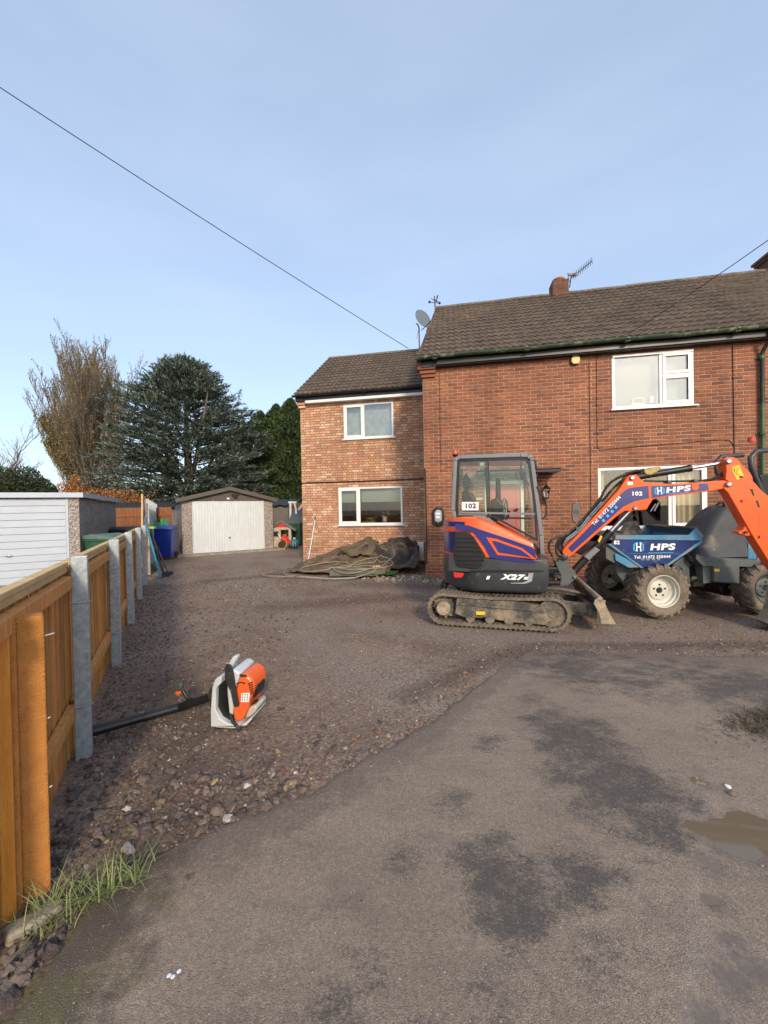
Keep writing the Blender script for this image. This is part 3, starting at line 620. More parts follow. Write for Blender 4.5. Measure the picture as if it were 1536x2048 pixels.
def lay_bricks(parent, root_mw, x0, x1, z0, z1, holes, y, mt, score, nparts=300, bond=0, Lb=.225, Hc=.075, jt=.010, flip=None):
    """real bricks with recessed joints; the ones that show largest are objects of their own"""
    full, cut = [], []
    nr = int((z1 - z0) / Hc)
    for r in range(nr):
        zc = z0 + (r + .5) * Hc; x = x0 - ((Lb / 2 if not bond else Lb * .735) if r % 2 else 0) + (0 if not bond else rnd.choice([0, .012, -.012])); k = 0
        while x < x1 - .001:
            w = Lb if not bond else (Lb * .5 if k % 2 == 0 else Lb * .97); a, b = max(x, x0), min(x + w, x1); x += w; k += 1
            segs = [(a, b, zc - Hc / 2, zc + Hc / 2)]
            for h in holes:
                ns = []
                for (p, q, c, d) in segs:
                    if q <= h[0] or p >= h[1] or d <= h[2] + .001 or c >= h[3] - .001: ns.append((p, q, c, d)); continue
                    if p < h[0]: ns.append((p, h[0], c, d))
                    if q > h[1]: ns.append((h[1], q, c, d))
                    m0, m1 = max(p, h[0]), min(q, h[1])
                    if c < h[2] - .02: ns.append((m0, m1, c, h[2]))
                    if d > h[3] + .02: ns.append((m0, m1, h[3], d))
                segs = ns
            for (p, q, c, d) in segs:
                if q - p < .03: continue
                (full if (q - p > w - .004 and d - c > Hc - .004 and w > .2) else cut).append(((p + q) / 2, (c + d) / 2, q - p - jt, d - c - jt))
    full.sort(key=lambda b_: score(b_[0], b_[1]))
    ms = [brick_mesh(mt, (Lb if not bond else Lb * .97) - jt, Hc - jt, k) for k in range(8)]
    for i, (cx, cz, _, _) in enumerate(full[:nparts]):
        inst(ms[i % 8], 'brick', parent, (cx, y, cz))
    rest = full[nparts:] + cut; Vs, Fs = [], []
    for i, (cx, cz, w, h) in enumerate(rest):
        b_ = len(Vs); j = lambda: rnd.uniform(-.002, .002); c = .0035
        P = [(-w / 2 + j(), -h / 2 + j()), (w / 2 + j(), -h / 2 + j()), (w / 2 + j(), h / 2 + j()), (-w / 2 + j(), h / 2 + j())]
        Vs += [(cx + px, y + .004, cz + pz) for px, pz in P] + [(cx + px - c * (1 if px > 0 else -1), y - .008 + rnd.uniform(-.0015, .0015), cz + pz - c * (1 if pz > 0 else -1)) for px, pz in P]
        Fs += [(b_ + 4, b_ + 5, b_ + 6, b_ + 7), (b_, b_ + 1, b_ + 5, b_ + 4), (b_ + 1, b_ + 2, b_ + 6, b_ + 5), (b_ + 2, b_ + 3, b_ + 7, b_ + 6), (b_ + 3, b_, b_ + 4, b_ + 7)]
    if flip is not None: Vs = [flip(v) for v in Vs]
    o = np_obj('brick_courses', Vs, Fs, mt, parent); tag(o, kind='stuff'); return o

HM = [(4.0, 5.53, 3.61, 4.74), (3.70, 5.75, 1.08, 2.37), (1.34, 2.20, .02, 2.18)]
HE = [(-2.55, -1.04, 3.69, 4.73), (-2.76, -.82, 1.13, 2.25)]
XR = 10.0
w_ = MB()
for a, b, c, d in rects(0, XR, -.1, 5.0, HM): w_.box((a, 0, c), (b, .25, d))
w_.box((0, .252, -.1), (.25, 6.6, 5.0)); w_.box((XR - .25, .252, -.1), (XR, 6.6, 5.0)); w_.box((.252, 6.35, -.1), (XR - .252, 6.6, 5.0))
w_.prism([(y, z) for y, z in [(-.0, 5.002), (6.6, 5.002), (3.3, 7.66)]], -.25, -.0)  # gable, turned below
V0 = len(w_.V) - 6
for i in range(V0, V0 + 6): x, y, z = w_.V[i]; w_.V[i] = (-y + (.34 if z > 7 else 0), x, z)
wall = w_.build('wall', M['mortar'], house)
lay_bricks(wall, None, 0, XR, -.075, 4.98, HM, 0, M['brick'], lambda x, z: (hypot(x * .98 + .95, 8.9 - .18 * x) + (0 if z > 2.5 else 3) + (9 if x > 6.9 else 0)), 300)
# the short side wall seen from the left
lay_bricks(wall, None, 0, 2.2, -.075, 4.98, [], 0, M['brick'], lambda x, z: 0, 0, flip=lambda v: (v[1], 2.2 - v[0], v[2]))
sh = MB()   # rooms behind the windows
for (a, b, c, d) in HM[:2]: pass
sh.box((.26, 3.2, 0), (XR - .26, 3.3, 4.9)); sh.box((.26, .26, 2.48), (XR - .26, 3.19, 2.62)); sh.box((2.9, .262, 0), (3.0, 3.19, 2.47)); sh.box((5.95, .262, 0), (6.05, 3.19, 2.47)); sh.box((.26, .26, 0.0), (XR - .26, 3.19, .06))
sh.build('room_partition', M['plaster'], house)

def window(parent, h, y, bars, panes, sashes, sill=True, glass='glass', fr=.055):
    """h: opening; bars: fixed mullions (a,b,c,d); panes; sashes: opening lights"""
    a, b, c, d = h; w = MB(); y0, y1 = y - .004, y + .055
    w.box((a, y0, d - fr), (b, y1, d)); w.box((a, y0, c), (b, y1, c + fr)); w.box((a, y0, c + fr), (a + fr, y1, d - fr)); w.box((b - fr, y0, c + fr), (b, y1, d - fr))
    for q in bars: w.box((q[0], y0 + .002, q[2]), (q[1], y1, q[3]))
    o = w.build('window', M['upvc'], parent, bevel=.006)
    for (p, q, r, s) in sashes:
        t = MB(); k = .062; e = y - .020
        t.box((p, e, s - k), (q, y - .006, s)); t.box((p, e, r), (q, y - .006, r + k)); t.box((p, e, r + k), (p + k, y - .006, s - k)); t.box((q - k, e, r + k), (q, y - .006, s - k))
        t.build('sash', M['upvc'], o, bevel=.008)
    for i, (p, q, r, s) in enumerate(panes):
        t = MB(); t.box((p, y + .012, r), (q, y + .030, s)); t.build('pane', M[glass], o)
    if sill:
        t = MB(); t.prism([(y - .065, c - .012), (y - .065, c - .034), (y + .05, c - .040), (y + .05, c + .0), (y - .03, c + .002)], a - .04, b + .06)
        t.V = [(v[1], v[0], v[2]) for v in t.V]; t.build('sill', M['upvc'], o)
    return o
a, b, c, d = HM[0]; mx = 4.90
w1 = window(house, HM[0], 0, [(mx, mx + .065, c + .055, d - .055), (mx + .065, b - .055, 4.22, 4.28)],
            [(a + .05, mx, c + .05, d - .05), (mx + .12, b - .11, 4.33, d - .11), (mx + .12, b - .11, c + .11, 4.17)],
            [(mx + .055, b - .045, 4.27, d - .045), (mx + .055, b - .045, c + .045, 4.23)], glass='glassup')
t = MB(); t.box((a + .01, -.03, d - .05), (b - .01, -.007, d - .004)); t.build('trickle_vent', M['upvc'], w1)
a, b, c, d = HM[1]; mx = 5.04
w2 = window(house, HM[1], 0, [(mx, mx + .08, c + .055, d - .055)], [(a + .05, mx, c + .05, d - .05), (mx + .13, b - .11, c + .11, d - .11)], [(mx + .065, b - .045, c + .045, d - .045)])
a, b, c, d = HE[0]; YE = 2.2; mx = -1.97
w3 = window(ext, HE[0], YE, [(mx, mx + .06, c + .055, d - .055)], [(a + .11, mx - .05, c + .11, d - .11), (mx + .06, b - .05, c + .05, d - .05)], [(a + .045, mx + .015, c + .045, d - .045)], glass='glassup')
a, b, c, d = HE[1]; mx = -2.16
w4 = window(ext, HE[1], YE, [(mx, mx + .07, c + .055, d - .055)], [(a + .11, mx - .05, c + .11, d - .11), (mx + .07, b - .05, c + .05, d - .05)], [(a + .045, mx + .015, c + .045, d - .045)])
# blinds, curtains and things on the sills
def fold_sheet(name, parent, x0, x1, z0, z1, y, mt, folds=9, amp=.03):
    n = folds * 6; Vs = []; Fs = []
    for i in range(n + 1):
        t = i / n; x = x0 + (x1 - x0) * t; yy = y + amp * sin(t * folds * 2 * pi) + amp * .4 * sin(t * 17)
        Vs += [(x, yy, z0), (x, yy, z1)]
    for i in range(n): q = 2 * i; Fs.append((q, q + 2, q + 3, q + 1))
    o = np_obj(name, Vs, Fs, mt, parent, smooth=True); return o
fold_sheet('curtain', w2, 5.10, 5.72, 1.12, 2.33, .16, M['curtain'], 6)
fold_sheet('curtain', w2, 3.68, 3.86, 1.12, 2.33, .16, M['curtain'], 2)
fold_sheet('blind', w1, 4.0, 5.5, 3.63, 4.72, .20, M['blind'], 1, .004)
fold_sheet('blind', w3, -2.53, -1.06, 3.72, 4.72, YE + .20, M['blind2'], 1, .004)
fold_sheet('blind', w4, -2.74, -2.17, 1.80, 2.23, YE + .14, M['blind'], 1, .004)
fold_sheet('blind', w4, -2.08, -.84, 1.80, 2.23, YE + .14, M['blind'], 1, .004)

# extension wall
w_ = MB()
for a, b, c, d in rects(-3.92, 0.2, -.1, 5.06, HE): w_.box((a, YE, c), (b, YE + .25, d))
w_.box((-3.92, YE + .252, -.1), (-3.67, 8.8, 5.06)); w_.box((-3.668, 8.55, -.1), (.2, 8.8, 5.06))
w_.box((-3.66, YE + 2.2, -.1), (.19, YE + 2.3, 5.05)); w_.box((-3.66, YE + .26, 2.48), (.19, YE + 2.19, 2.6))
w_.prism([(YE, 5.062), (8.8, 5.062), (5.5, 7.42)], 3.67, 3.92)
V0 = len(w_.V) - 6
for i in range(V0, V0 + 6): x, y, z = w_.V[i]; w_.V[i] = (-y, x, z)
ewall = w_.build('wall', M['mortar2'], ext)
lay_bricks(ewall, None, -3.92, .0, -.075, 5.02, HE, YE, M['brick2'], lambda x, z: hypot(x * .98 + .95, 11.1 - .18 * x) + (0 if z > 1.0 else 2), 300, bond=1)
t = MB(); t.tube([(-3.93, YE - .025, 2.43), (-2.5, YE - .03, 2.425), (-1.2, YE - .028, 2.43), (-.02, YE - .025, 2.44)], .016, 6); t.build('cable_conduit', M['black'], ext)

# roofs
def tile_mesh(mt, w=.3, Lt=.345):
    nx = 12; V = []; F = []
    prof = [.025 * (.5 + .5 * cos(2 * pi * (i / nx) * 2)) ** .8 for i in range(nx + 1)]
    for (yy, zo) in ((0, .034), (Lt * .5, .017), (Lt, .0)):
        V += [(w * i / nx, yy, prof[i] + zo) for i in range(nx + 1)]
    V += [(w * i / nx, 0.0, prof[i] * .8 - .0) for i in range(nx + 1)]
    n = nx + 1
    for r in (0, 1): F += [(r * n + i, r * n + i + 1, (r + 1) * n + i + 1, (r + 1) * n + i) for i in range(nx)]
    F += [(3 * n + i, 3 * n + i + 1, i + 1, i) for i in range(nx)]
    m = bpy.data.meshes.new('tile'); m.from_pydata(V, [], F); m.materials.append(mt); m.polygons.foreach_set('use_smooth', [True] * len(F)); m.set_sharp_from_angle(angle=radians(50)); return m
TM = tile_mesh(M['tile'])
def roof(root, xa, xb, n0, z0, n1, z1, skew=0.0, nparts=300, back=True, gauge=.3):
    Ls = hypot(n1 - n0, z1 - z0); al = atan2(z1 - z0, n1 - n0); rows = int(round(Ls / gauge)); g = Ls / rows
    r_ = MB(); sk = skew * (n1 - n0)
    V = [(xa, n0, z0 - .03), (xb, n0, z0 - .03), (xb, n1, z1 - .03), (xa + sk, n1, z1 - .03), (xa, 2 * n1 - n0, z0 - .03), (xb, 2 * n1 - n0, z0 - .03)]
    r_.add(V, [(0, 1, 2, 3), (3, 2, 5, 4), (0, 3, 4), (1, 5, 2), (0, 4, 5, 1)])
    rf = r_.build('roof', M['tile'], root)
    slots = []
    for r in range(rows):
        dd = r * g; x = xa + skew * cos(al) * dd
        x0 = xa + math.ceil((x - xa) / .15 - .01) * .15; k = 0
        while x0 < xb - .05:
            slots.append((r, x0)); x0 += .3
    slots.sort(key=lambda s_: s_[1] * -1 * .98 + s_[0] * .25 if s_[1] < 6.9 else 50)
    ca, sa = cos(al), sin(al); rot = Matrix.Rotation(al, 3, 'X'); Vs = []; Fs = []; base = [Vector(v.co) for v in TM.vertices]; bf = [tuple(p.vertices) for p in TM.polygons]
    for i, (r, x0) in enumerate(slots):
        loc = (x0, n0 + ca * r * g, z0 + sa * r * g); jz = rnd.uniform(-.012, .012)
        if i < nparts: inst(TM, 'tile', rf, loc, (al + rnd.uniform(-.006, .006), rnd.uniform(-.006, .006), jz * .4))
        else:
            b_ = len(Vs); Vs += [tuple(rot @ v + Vector(loc)) for v in base]; Fs += [tuple(q + b_ for q in f) for f in bf]
    if Vs: np_obj('tile_courses', Vs, Fs, M['tile'], rf, smooth=True)['kind'] = 'stuff'
    # ridge
    rm = MB(); pr = [(.155 * cos(q), .11 * sin(q) - .075) for q in [pi * k / 8 for k in range(9)]]
    Vr = []; 
    for xx in (0, .44): Vr += [(xx, p, q) for p, q in pr]
    rm.add(Vr, [(i, i + 1, i + 10, i + 9) for i in range(8)] + [tuple(range(9))[::-1], tuple(range(9, 18))])
    me = rm.mesh('ridge_tile', M['ridge'], True); x = xa + sk
    while x < xb - .2: inst(me, 'ridge_tile', rf, (x, n1, z1 + .0 + rnd.uniform(-.004, .004)), (rnd.uniform(-.02, .02), rnd.uniform(-.01, .01), rnd.uniform(-.01, .01))); x += .45
    return rf
rfm = roof(house, -.12, XR + .2, -.28, 4.98, 3.25, 7.82, skew=.085)
rfe = roof(ext, -4.02, .05, YE - .22, 5.05, 5.5, 7.5)
# verge boards, fascias, gutters
t = MB(); t.box((-.02, -.16, 4.78), (XR, -.002, 4.93)); t.build('fascia', M['fascia'], house)
t = MB(); t.box((.33, -.20, 4.80), (XR, -.162, 4.90)); t.build('lower_fascia', M['black'], house)
def gutter(root, x0, x1, y, z, r, mt, name='gutter'):
    t = MB(); n = 10; P = [(r * cos(pi + pi * k / n), r * sin(pi + pi * k / n)) for k in range(n + 1)]; P2 = [(p * .86, q * .86) for p, q in P[::-1]]
    ring = P + P2
    xs = axis(x0, x1, [(x1, .4)]); V = []; m = len(ring)
    for i, xx in enumerate(xs):
        s_ = .008 * sin(xx * 2.1) + .004 * sin(xx * 7)
        V += [(xx, y + p, z + q + s_) for p, q in ring]
    F = [(i * m + k, i * m + (k + 1) % m, (i + 1) * m + (k + 1) % m, (i + 1) * m + k) for i in range(len(xs) - 1) for k in range(m)]
    F += [tuple(range(m)), tuple(range((len(xs) - 1) * m, len(xs) * m))[::-1]]
    t.add(V, F); g = t.build(name, mt, root, True)
    for xx in axis(x0 + .4, x1, [(x1, 1.8)])[:-1]:
        c_ = MB(); c_.box((xx - .02, y - r - .012, z - r * .5), (xx + .02, y - r - .002, z + .01)); c_.box((xx - .05, y - r * .8, z - r - .012), (xx + .05, y + r * .8, z - r - .002)); c_.build('bracket', mt, g)
    return g
gutter(house, -.10, XR, -.30, 4.965, .062, M['gutterg'])
gutter(ext, -4.06, -.03, YE - .25, 5.035, .055, M['fascia'])
t = MB(); t.box((-4.0, YE - .17, 4.88), (-.02, YE - .006, 5.02)); t.build('soffit', M['fascia'], ext)
t = MB(); t.box((-3.68, YE - .19, 4.80), (-.02, YE - .005, 4.875)); t.build('fascia', M['white'], ext)
t = MB(); t.box((-.10, -.14, 4.74), (.30, -.01, 4.93)); t.box((-.06, -.10, 4.66), (.30, -.01, 4.735)); t.box((-.03, -.06, 4.585), (.28, -.01, 4.655)); t.build('corbel', M['brick'], house, bevel=.004)
t = MB(); t.box((-3.98, YE - .1, 4.78), (-3.70, YE - .01, 4.875)); t.box((-3.95, YE - .06, 4.70), (-3.72, YE - .01, 4.775)); t.build('corbel', M['brick2'], ext, bevel=.004)
# chimneys
def chimney(x0, x1, y0, y1, z0, z1, cap, pot_h, pot_r):
    t = MB(); t.box((x0, y0, z0), (x1, y1, z1)); c = t.build('chimney', M['mortar'], house)
    zs = z0; k = 0; bm_ = MB()
    while zs < z1 - .03:
        for (f0, f1, fix, ax) in ((x0, x1, y0, 0), (y0, y1, x0, 1), (x0, x1, y1, 2), (y0, y1, x1, 3)):
            q = f0 - (.11 if k % 2 else 0)
            while q < f1 - .02:
                a_, b_ = max(q, f0), min(q + .215, f1); q += .225
                if ax == 0: bm_.box((a_, fix - .009, zs), (b_, fix + .003, zs + .064))
                elif ax == 1: bm_.box((fix - .009, a_, zs), (fix + .003, b_, zs + .064))
                elif ax == 3: bm_.box((fix - .003, a_, zs), (fix + .009, b_, zs + .064))
                else: bm_.box((a_, fix - .003, zs), (b_, fix + .009, zs + .064))
        zs += .075; k += 1
    tag(bm_.build('brick_courses', M['oldbrick'], c), kind='stuff')
    if cap:
        e = MB(); e.box((x0 - .05, y0 - .05, z1), (x1 + .05, y1 + .05, z1 + .07)); e.box((x0 - .09, y0 - .09, z1 + .071), (x1 + .09, y1 + .09, z1 + .14)); e.build('cap', M['oldbrick'], c)
    e = MB(); zt = z1 + (.14 if cap else .0); xc = (x0 + x1) / 2; e.lathe([(pot_r * 1.25, zt - .01), (pot_r * 1.15, zt + .05), (pot_r, zt + .08), (pot_r * .95, zt + pot_h - .06), (pot_r * 1.12, zt + pot_h - .05), (pot_r * 1.12, zt + pot_h), (pot_r * .8, zt + pot_h), (pot_r * .75, zt + pot_h - .1), (0, zt + pot_h - .1)], (xc, (y0 + y1) / 2, 0), 'z', 20); e.build('chimney_pot', M['terra'], c, True)
    return c
chimney(3.58, 4.0, 3.0, 3.42, 7.6, 8.09, False, .13, .15)
chimney(9.08, 9.7, 2.9, 3.6, 7.6, 8.10, True, .30, .14)
# downpipe
t = MB(); t.tube([(6.75, -.30, 4.90), (6.75, -.29, 4.80), (6.70, -.10, 4.58), (6.69, -.07, 4.5), (6.69, -.07, 3.55)], .036, 10); dp = t.build('downpipe', mat('blackened downpipe', (.018, .022, .02), .5, dirt=((.05, .12, .06), .3, 4)), house, True)
t = MB(); t.tube([(6.69, -.07, 3.56), (6.69, -.07, .1)], .034, 10); t.build('pipe_length', M['pipeg'], dp, True)
for z in (4.4, 2.9, 1.4):
    t = MB(); t.lathe([(.037, z), (.047, z + .01), (.047, z + .07), (.037, z + .08)], (6.69, -.07, 0), 'z', 12); t.box((6.61, -.02, z + .02), (6.77, -.002, z + .06)); t.build('pipe_collar', M['pipeg'], dp)
# cables clipped to the wall
def cable(root, pts, r=.006, name='wall_cable', mt='black'): t = MB(); t.tube(pts, r, 5); return t.build(name, M[mt], root, True)
cable(house, [(3.70, -.018, 4.78), (3.69, -.018, 2.9), (3.70, -.018, 2.8), (3.74, -.018, 2.76), (5.9, -.018, 2.86), (6.15, -.018, 2.84), (6.24, -.018, 2.7)], .0055)
cable(house, [(3.55, -.018, 4.6), (3.55, -.018, 2.6), (3.54, -.018, .3)], .005)
cable(house, [(6.22, -.018, 4.78), (6.23, -.018, 2.6), (6.22, -.018, 1.5)], .0075)
cable(house, [(.02, -.02, 2.5), (.03, -.02, 1.5), (.02, -.02, .3)], .014)
cable(house, [(.38, -.018, 4.7), (.385, -.018, 2.4)], .004)
for (a, b) in ((3.05, 4.83), (6.05, 4.80)):
    t = MB(); t.box((a - .11, -.012, b - .065), (a + .11, -.003, b + .0)); 
    v_ = t.build('air_brick', M['terra'], house)
    for i in range(6):
        for j in range(2): t = MB(); t.box((a - .095 + i * .033, -.0135, b - .056 + j * .027), (a - .075 + i * .033, -.0125, b - .038 + j * .027)); t.build('hole', M['dark'], v_)
# slate cladding under the ground floor window
sl = MB(); sl.box((3.64, -.035, -.05), (5.78, -.004, 1.03)); slo = sl.build('stone_cladding', M['conc'], house)
sms = []
for k in range(6):
    t = MB(); w = .26 + .06 * (k % 3); t.box((-w / 2, -.03, -.030), (w / 2, .0, .030)); t.V = [(v[0] + rnd.uniform(-.004, .004), v[1] + rnd.uniform(-.008, .004), v[2] + rnd.uniform(-.003, .003)) for v in t.V]; sms.append((w, t.mesh('stone', M['slate'])))
for r in range(16):
    x = 3.65 - (.13 if r % 2 else 0)
    while x < 5.75:
        w, me = sms[rnd.randrange(6)]
        if x + w > 5.79: break
        inst(me, 'stone', slo, (max(x, 3.64) + w / 2, -.036, .0 + r * .066)); x = max(x, 3.64) + w + .006
# front door under its canopy
dr = MB(); dr.box((1.35, .02, .04), (1.42, .10, 2.17)); dr.box((2.12, .02, .04), (2.19, .10, 2.17)); dr.box((1.42, .02, 2.09), (2.12, .10, 2.17)); df = dr.build('door', M['upvc'], house, bevel=.006)
dr = MB(); dr.box((1.425, .045, .06), (2.115, .09, 2.085)); leaf = dr.build('door_leaf', M['pink'], df)
dr = MB(); dr.strip([(1.50, 1.15), (1.50, 2.0), (2.04, 2.0), (2.04, 1.15)], .022, .032, .046, True); dr.strip([(1.50, .2), (1.50, 1.0), (2.04, 1.0), (2.04, .2)], .022, .032, .046, True); dr.build('moulding', M['pink'], df)
dr = MB(); dr.prism([(1.69, 1.30), (1.84, 1.30), (1.87, 1.42), (1.84, 1.72), (1.77, 1.80), (1.70, 1.72), (1.66, 1.42)], .036, .044); dr.build('door_glass', M['dark'], df)
dr = MB(); dr.strip([(1.77, 1.30), (1.72, 1.5), (1.77, 1.78), (1.82, 1.5)], .007, .030, .037, True); dr.strip([(1.70, 1.36), (1.77, 1.52), (1.84, 1.36)], .007, .030, .037); dr.build('leading', M['white'], df)
cp = MB(); cp.box((1.15, -.55, 2.285), (2.82, -.002, 2.345)); cp.box((1.15, -.57, 2.346), (2.82, -.002, 2.365)); cp.box((2.35, -.45, 2.2), (2.40, -.002, 2.284)); cp.build('door_canopy', M['black'], house, bevel=.006)

def wallthing(name, label, cat): return empty(name, (.95, 8.9, 0), HYAW, label, cat)
# burglar alarm
al = wallthing('burglar_alarm', 'yellow rounded alarm box under the eaves of the red brick house', 'alarm box')
pts = [(-.095, -.03), (-.055, -.095), (.055, -.095), (.095, -.03), (.085, .05), (.035, .09), (-.035, .09), (-.085, .05)]
t = MB(); t.prism([(3.27 + x * 1.05, 4.70 + z * 1.05) for x, z in pts], -.035, -.003); t.build('base', M['black'], al, bevel=.008)
t = MB(); t.prism([(3.27 + x, 4.70 + z) for x, z in pts], -.085, -.0355); t.build('cover', mat('faded yellow cover', (.75, .52, .16), .4), al, bevel=.02)
# ev charger
ev = wallthing('wall_charger', 'black shield shaped car charger on the brickwork left of the excavator cab', 'charger')
cs = (4.267, 820, 860)
t = MB(); P = onp(HFR, -.05, [(192, 690), (205, 668), (240, 660), (278, 668), (292, 695), (295, 795), (250, 822), (196, 798)], cs); t.prism(P, -.09, -.004); t.build('body', M['black'], ev, bevel=.02)
t = MB(); P = onp(HFR, -.10, [(210, 705), (225, 685), (240, 680), (262, 686), (272, 705), (270, 775), (240, 790), (214, 775)], cs); t.prism(P, -.108, -.0905); t.build('front_cover', mat('silver cover', (.42, .44, .46), .35), ev, bevel=.008)
t = MB()
for (y_) in (715, 745): P = onp(HFR, -.11, [(222, y_ - 8), (255, y_ - 8), (255, y_ + 6), (222, y_ + 6)], cs); t.prism(P, -.1105, -.1085)
t.build('display', M['whitew'], ev)
t = MB(); P = onp(HFR, -.11, [(228, 772), (252, 772), (252, 790), (228, 790)], cs)
# lantern
la = wallthing('wall_lantern', 'black four sided wall lantern beside the front door', 'lantern')
lx, lz = 2.62, 1.90; Y_ = -.17
t = MB(); t.tube([(lx - .0, -.01, lz - .22), (lx - .05, -.03, lz - .25), (lx - .04, -.10, lz - .26), (lx, Y_, lz - .16)], .009, 8); t.box((lx - .03, -.016, lz - .30), (lx + .03, -.003, lz - .12)); t.build('bracket', M['black'], la)
t = MB(); t.lathe([(.0, lz - .17), (.04, lz - .16), (.05, lz - .13), (.0, lz - .13)], (lx, Y_, 0), 'z', 8); t.lathe([(.085, lz + .05), (.09, lz + .06), (.03, lz + .13), (.012, lz + .15), (.018, lz + .17), (0, lz + .2)], (lx, Y_, 0), 'z', 6)
for k in range(6): q = 2 * pi * k / 6; t.tube([(lx + .045 * cos(q), Y_ + .045 * sin(q), lz - .13), (lx + .078 * cos(q), Y_ + .078 * sin(q), lz + .05)], .005, 5)
t.build('cage', M['black'], la)
t = MB(); t.lathe([(.042, lz - .128), (.073, lz + .048)], (lx, Y_, 0), 'z', 6); t.build('lamp_glass', M['glass'], la)
# house number plaque
pq = wallthing('number_plaque', 'oval slate house number plaque on the brickwork by the window', 'plaque')
P = onp(HFR, -.02, [(1390, 640), (1410, 618), (1440, 622), (1455, 650), (1452, 700), (1445, 760), (1420, 795), (1395, 780), (1383, 730), (1384, 680)], cs)
t = MB(); t.prism(P, -.03, -.004); t.build('plate', mat('slate plaque', (.20, .17, .155), .8, var=.25), pq, bevel=.004)
pc = on(HFR, -.03, 820 + 1418 / 4.267, 860 + 700 / 4.267); text_mesh('numeral', '15', .11, mat('plaque lettering', (.07, .06, .06), .7), pq, (pc[0], -.0315, pc[1]), bold=.003)
# meter box, wall pole
mb_ = wallthing('meter_box', 'white meter box low on the wall at the inner corner', 'box'); x, z = on(HFR, 2.1, 838, 1108)
t = MB(); t.box((-.39, 1.98, .10), (-.20, 2.185, .62)); t.build('case', M['upvc'], mb_, bevel=.012); t = MB(); t.box((-.375, 1.972, .13), (-.215, 1.979, .60)); t.build('lid', M['upvc'], mb_, bevel=.004); t = MB(); t.tube([(-.35, 2.0, .1), (-.36, 1.9, 0), (-.2, 1.6, -.02), (.0, 1.4, -.02)], .012, 6); t.build('lead', M['hose'], mb_)
gp = wallthing('galvanised_pole', 'thin galvanised pole leaning against the buff brick wall', 'pole')
t = MB(); a_ = Vector((-3.6, 1.75, 0)); b_ = Vector((-3.50, 2.16, 1.28)); t.tube([a_, b_], .022, 8); t.build('shaft', M['galv'], gp); t = MB(); t.tube([b_, b_ + Vector((.006, .006, .13))], .018, 8); t.build('dark_tip', M['black'], gp)
# things in the windows
def winthing(name, label, cat): return wallthing(name, label, cat)
v = winthing('vase_of_flowers', 'red patterned vase of pink flowers inside the lower wing window', 'vase'); vx, vz = on(HFR, YE + .25, 771, 1038)
t = MB(); t.lathe([(.05, 0), (.075, .05), (.07, .12), (.085, .17), (.07, .17)], (vx, YE + .13, vz - .09), 'z', 14); t.build('pot', mat('red patterned china', (.5, .08, .06), .4, scale=40, col2=(.7, .65, .6)), v, True)
fl = [(vx + rnd.gauss(0, .09), YE + .13 + rnd.gauss(0, .03), vz + .14 + rnd.gauss(0, .06)) for _ in range(60)]
stones('x', [(x, y, z, .022) for x, y, z in fl], ico(), [mat('pink petal', (.6, .35, .42), .7, rand=.2), mat('stem leaf', (.06, .14, .05), .7, rand=.3)], [rnd.choice([0, 1, 1]) for _ in fl])
o = bpy.data.objects['x']; o.name = 'blooms'; o.parent = v; del o['kind']
v = winthing('potted_plants', 'row of small yellowish pot plants inside the lower wing window', 'pot plants'); vx, vz = on(HFR, YE + .25, 745, 1040)
fl = [(vx + rnd.uniform(-.14, .12), YE + .12 + rnd.gauss(0, .02), vz - .02 + rnd.random() * .10) for _ in range(60)]
stones('x', [(x, y, z, .02) for x, y, z in fl], ico(), [mat('yellowish leaf', (.35, .33, .14), .7, rand=.3), mat('dark leaf', (.08, .12, .05), .7, rand=.3)], [rnd.choice([0, 1]) for _ in fl])
o = bpy.data.objects['x']; o.name = 'foliage'; o.parent = v; del o['kind']
t = MB(); t.box((vx - .28, YE + .07, vz - .10), (vx + .12, YE + .17, vz - .04)); t.build('trough', mat('wicker', (.3, .2, .1), .8), v)
v = winthing('window_chair', 'pale chair back inside the upper window of the red brick house', 'chair'); x, z = on(HFR, .13, 1276, 803)
t = MB(); P = onp(HFR, .13, [(1264, 806), (1266, 798), (1272, 796), (1283, 796), (1287, 799), (1286, 806)]); t.strip(P, .018, .115, .14); t.prism(onp(HFR, .13, [(1263, 806), (1287, 806), (1287, 813), (1263, 813)]), .11, .145); t.build('frame', mat('cream paint', (.75, .7, .5), .5), v)
v = winthing('window_card', 'small pale card inside the upper window of the red brick house', 'card'); t = MB(); t.prism(onp(HFR, .13, [(1301, 792), (1310, 791), (1312, 804), (1299, 806)]), .13, .136); t.build('sheet', M['white'], v)

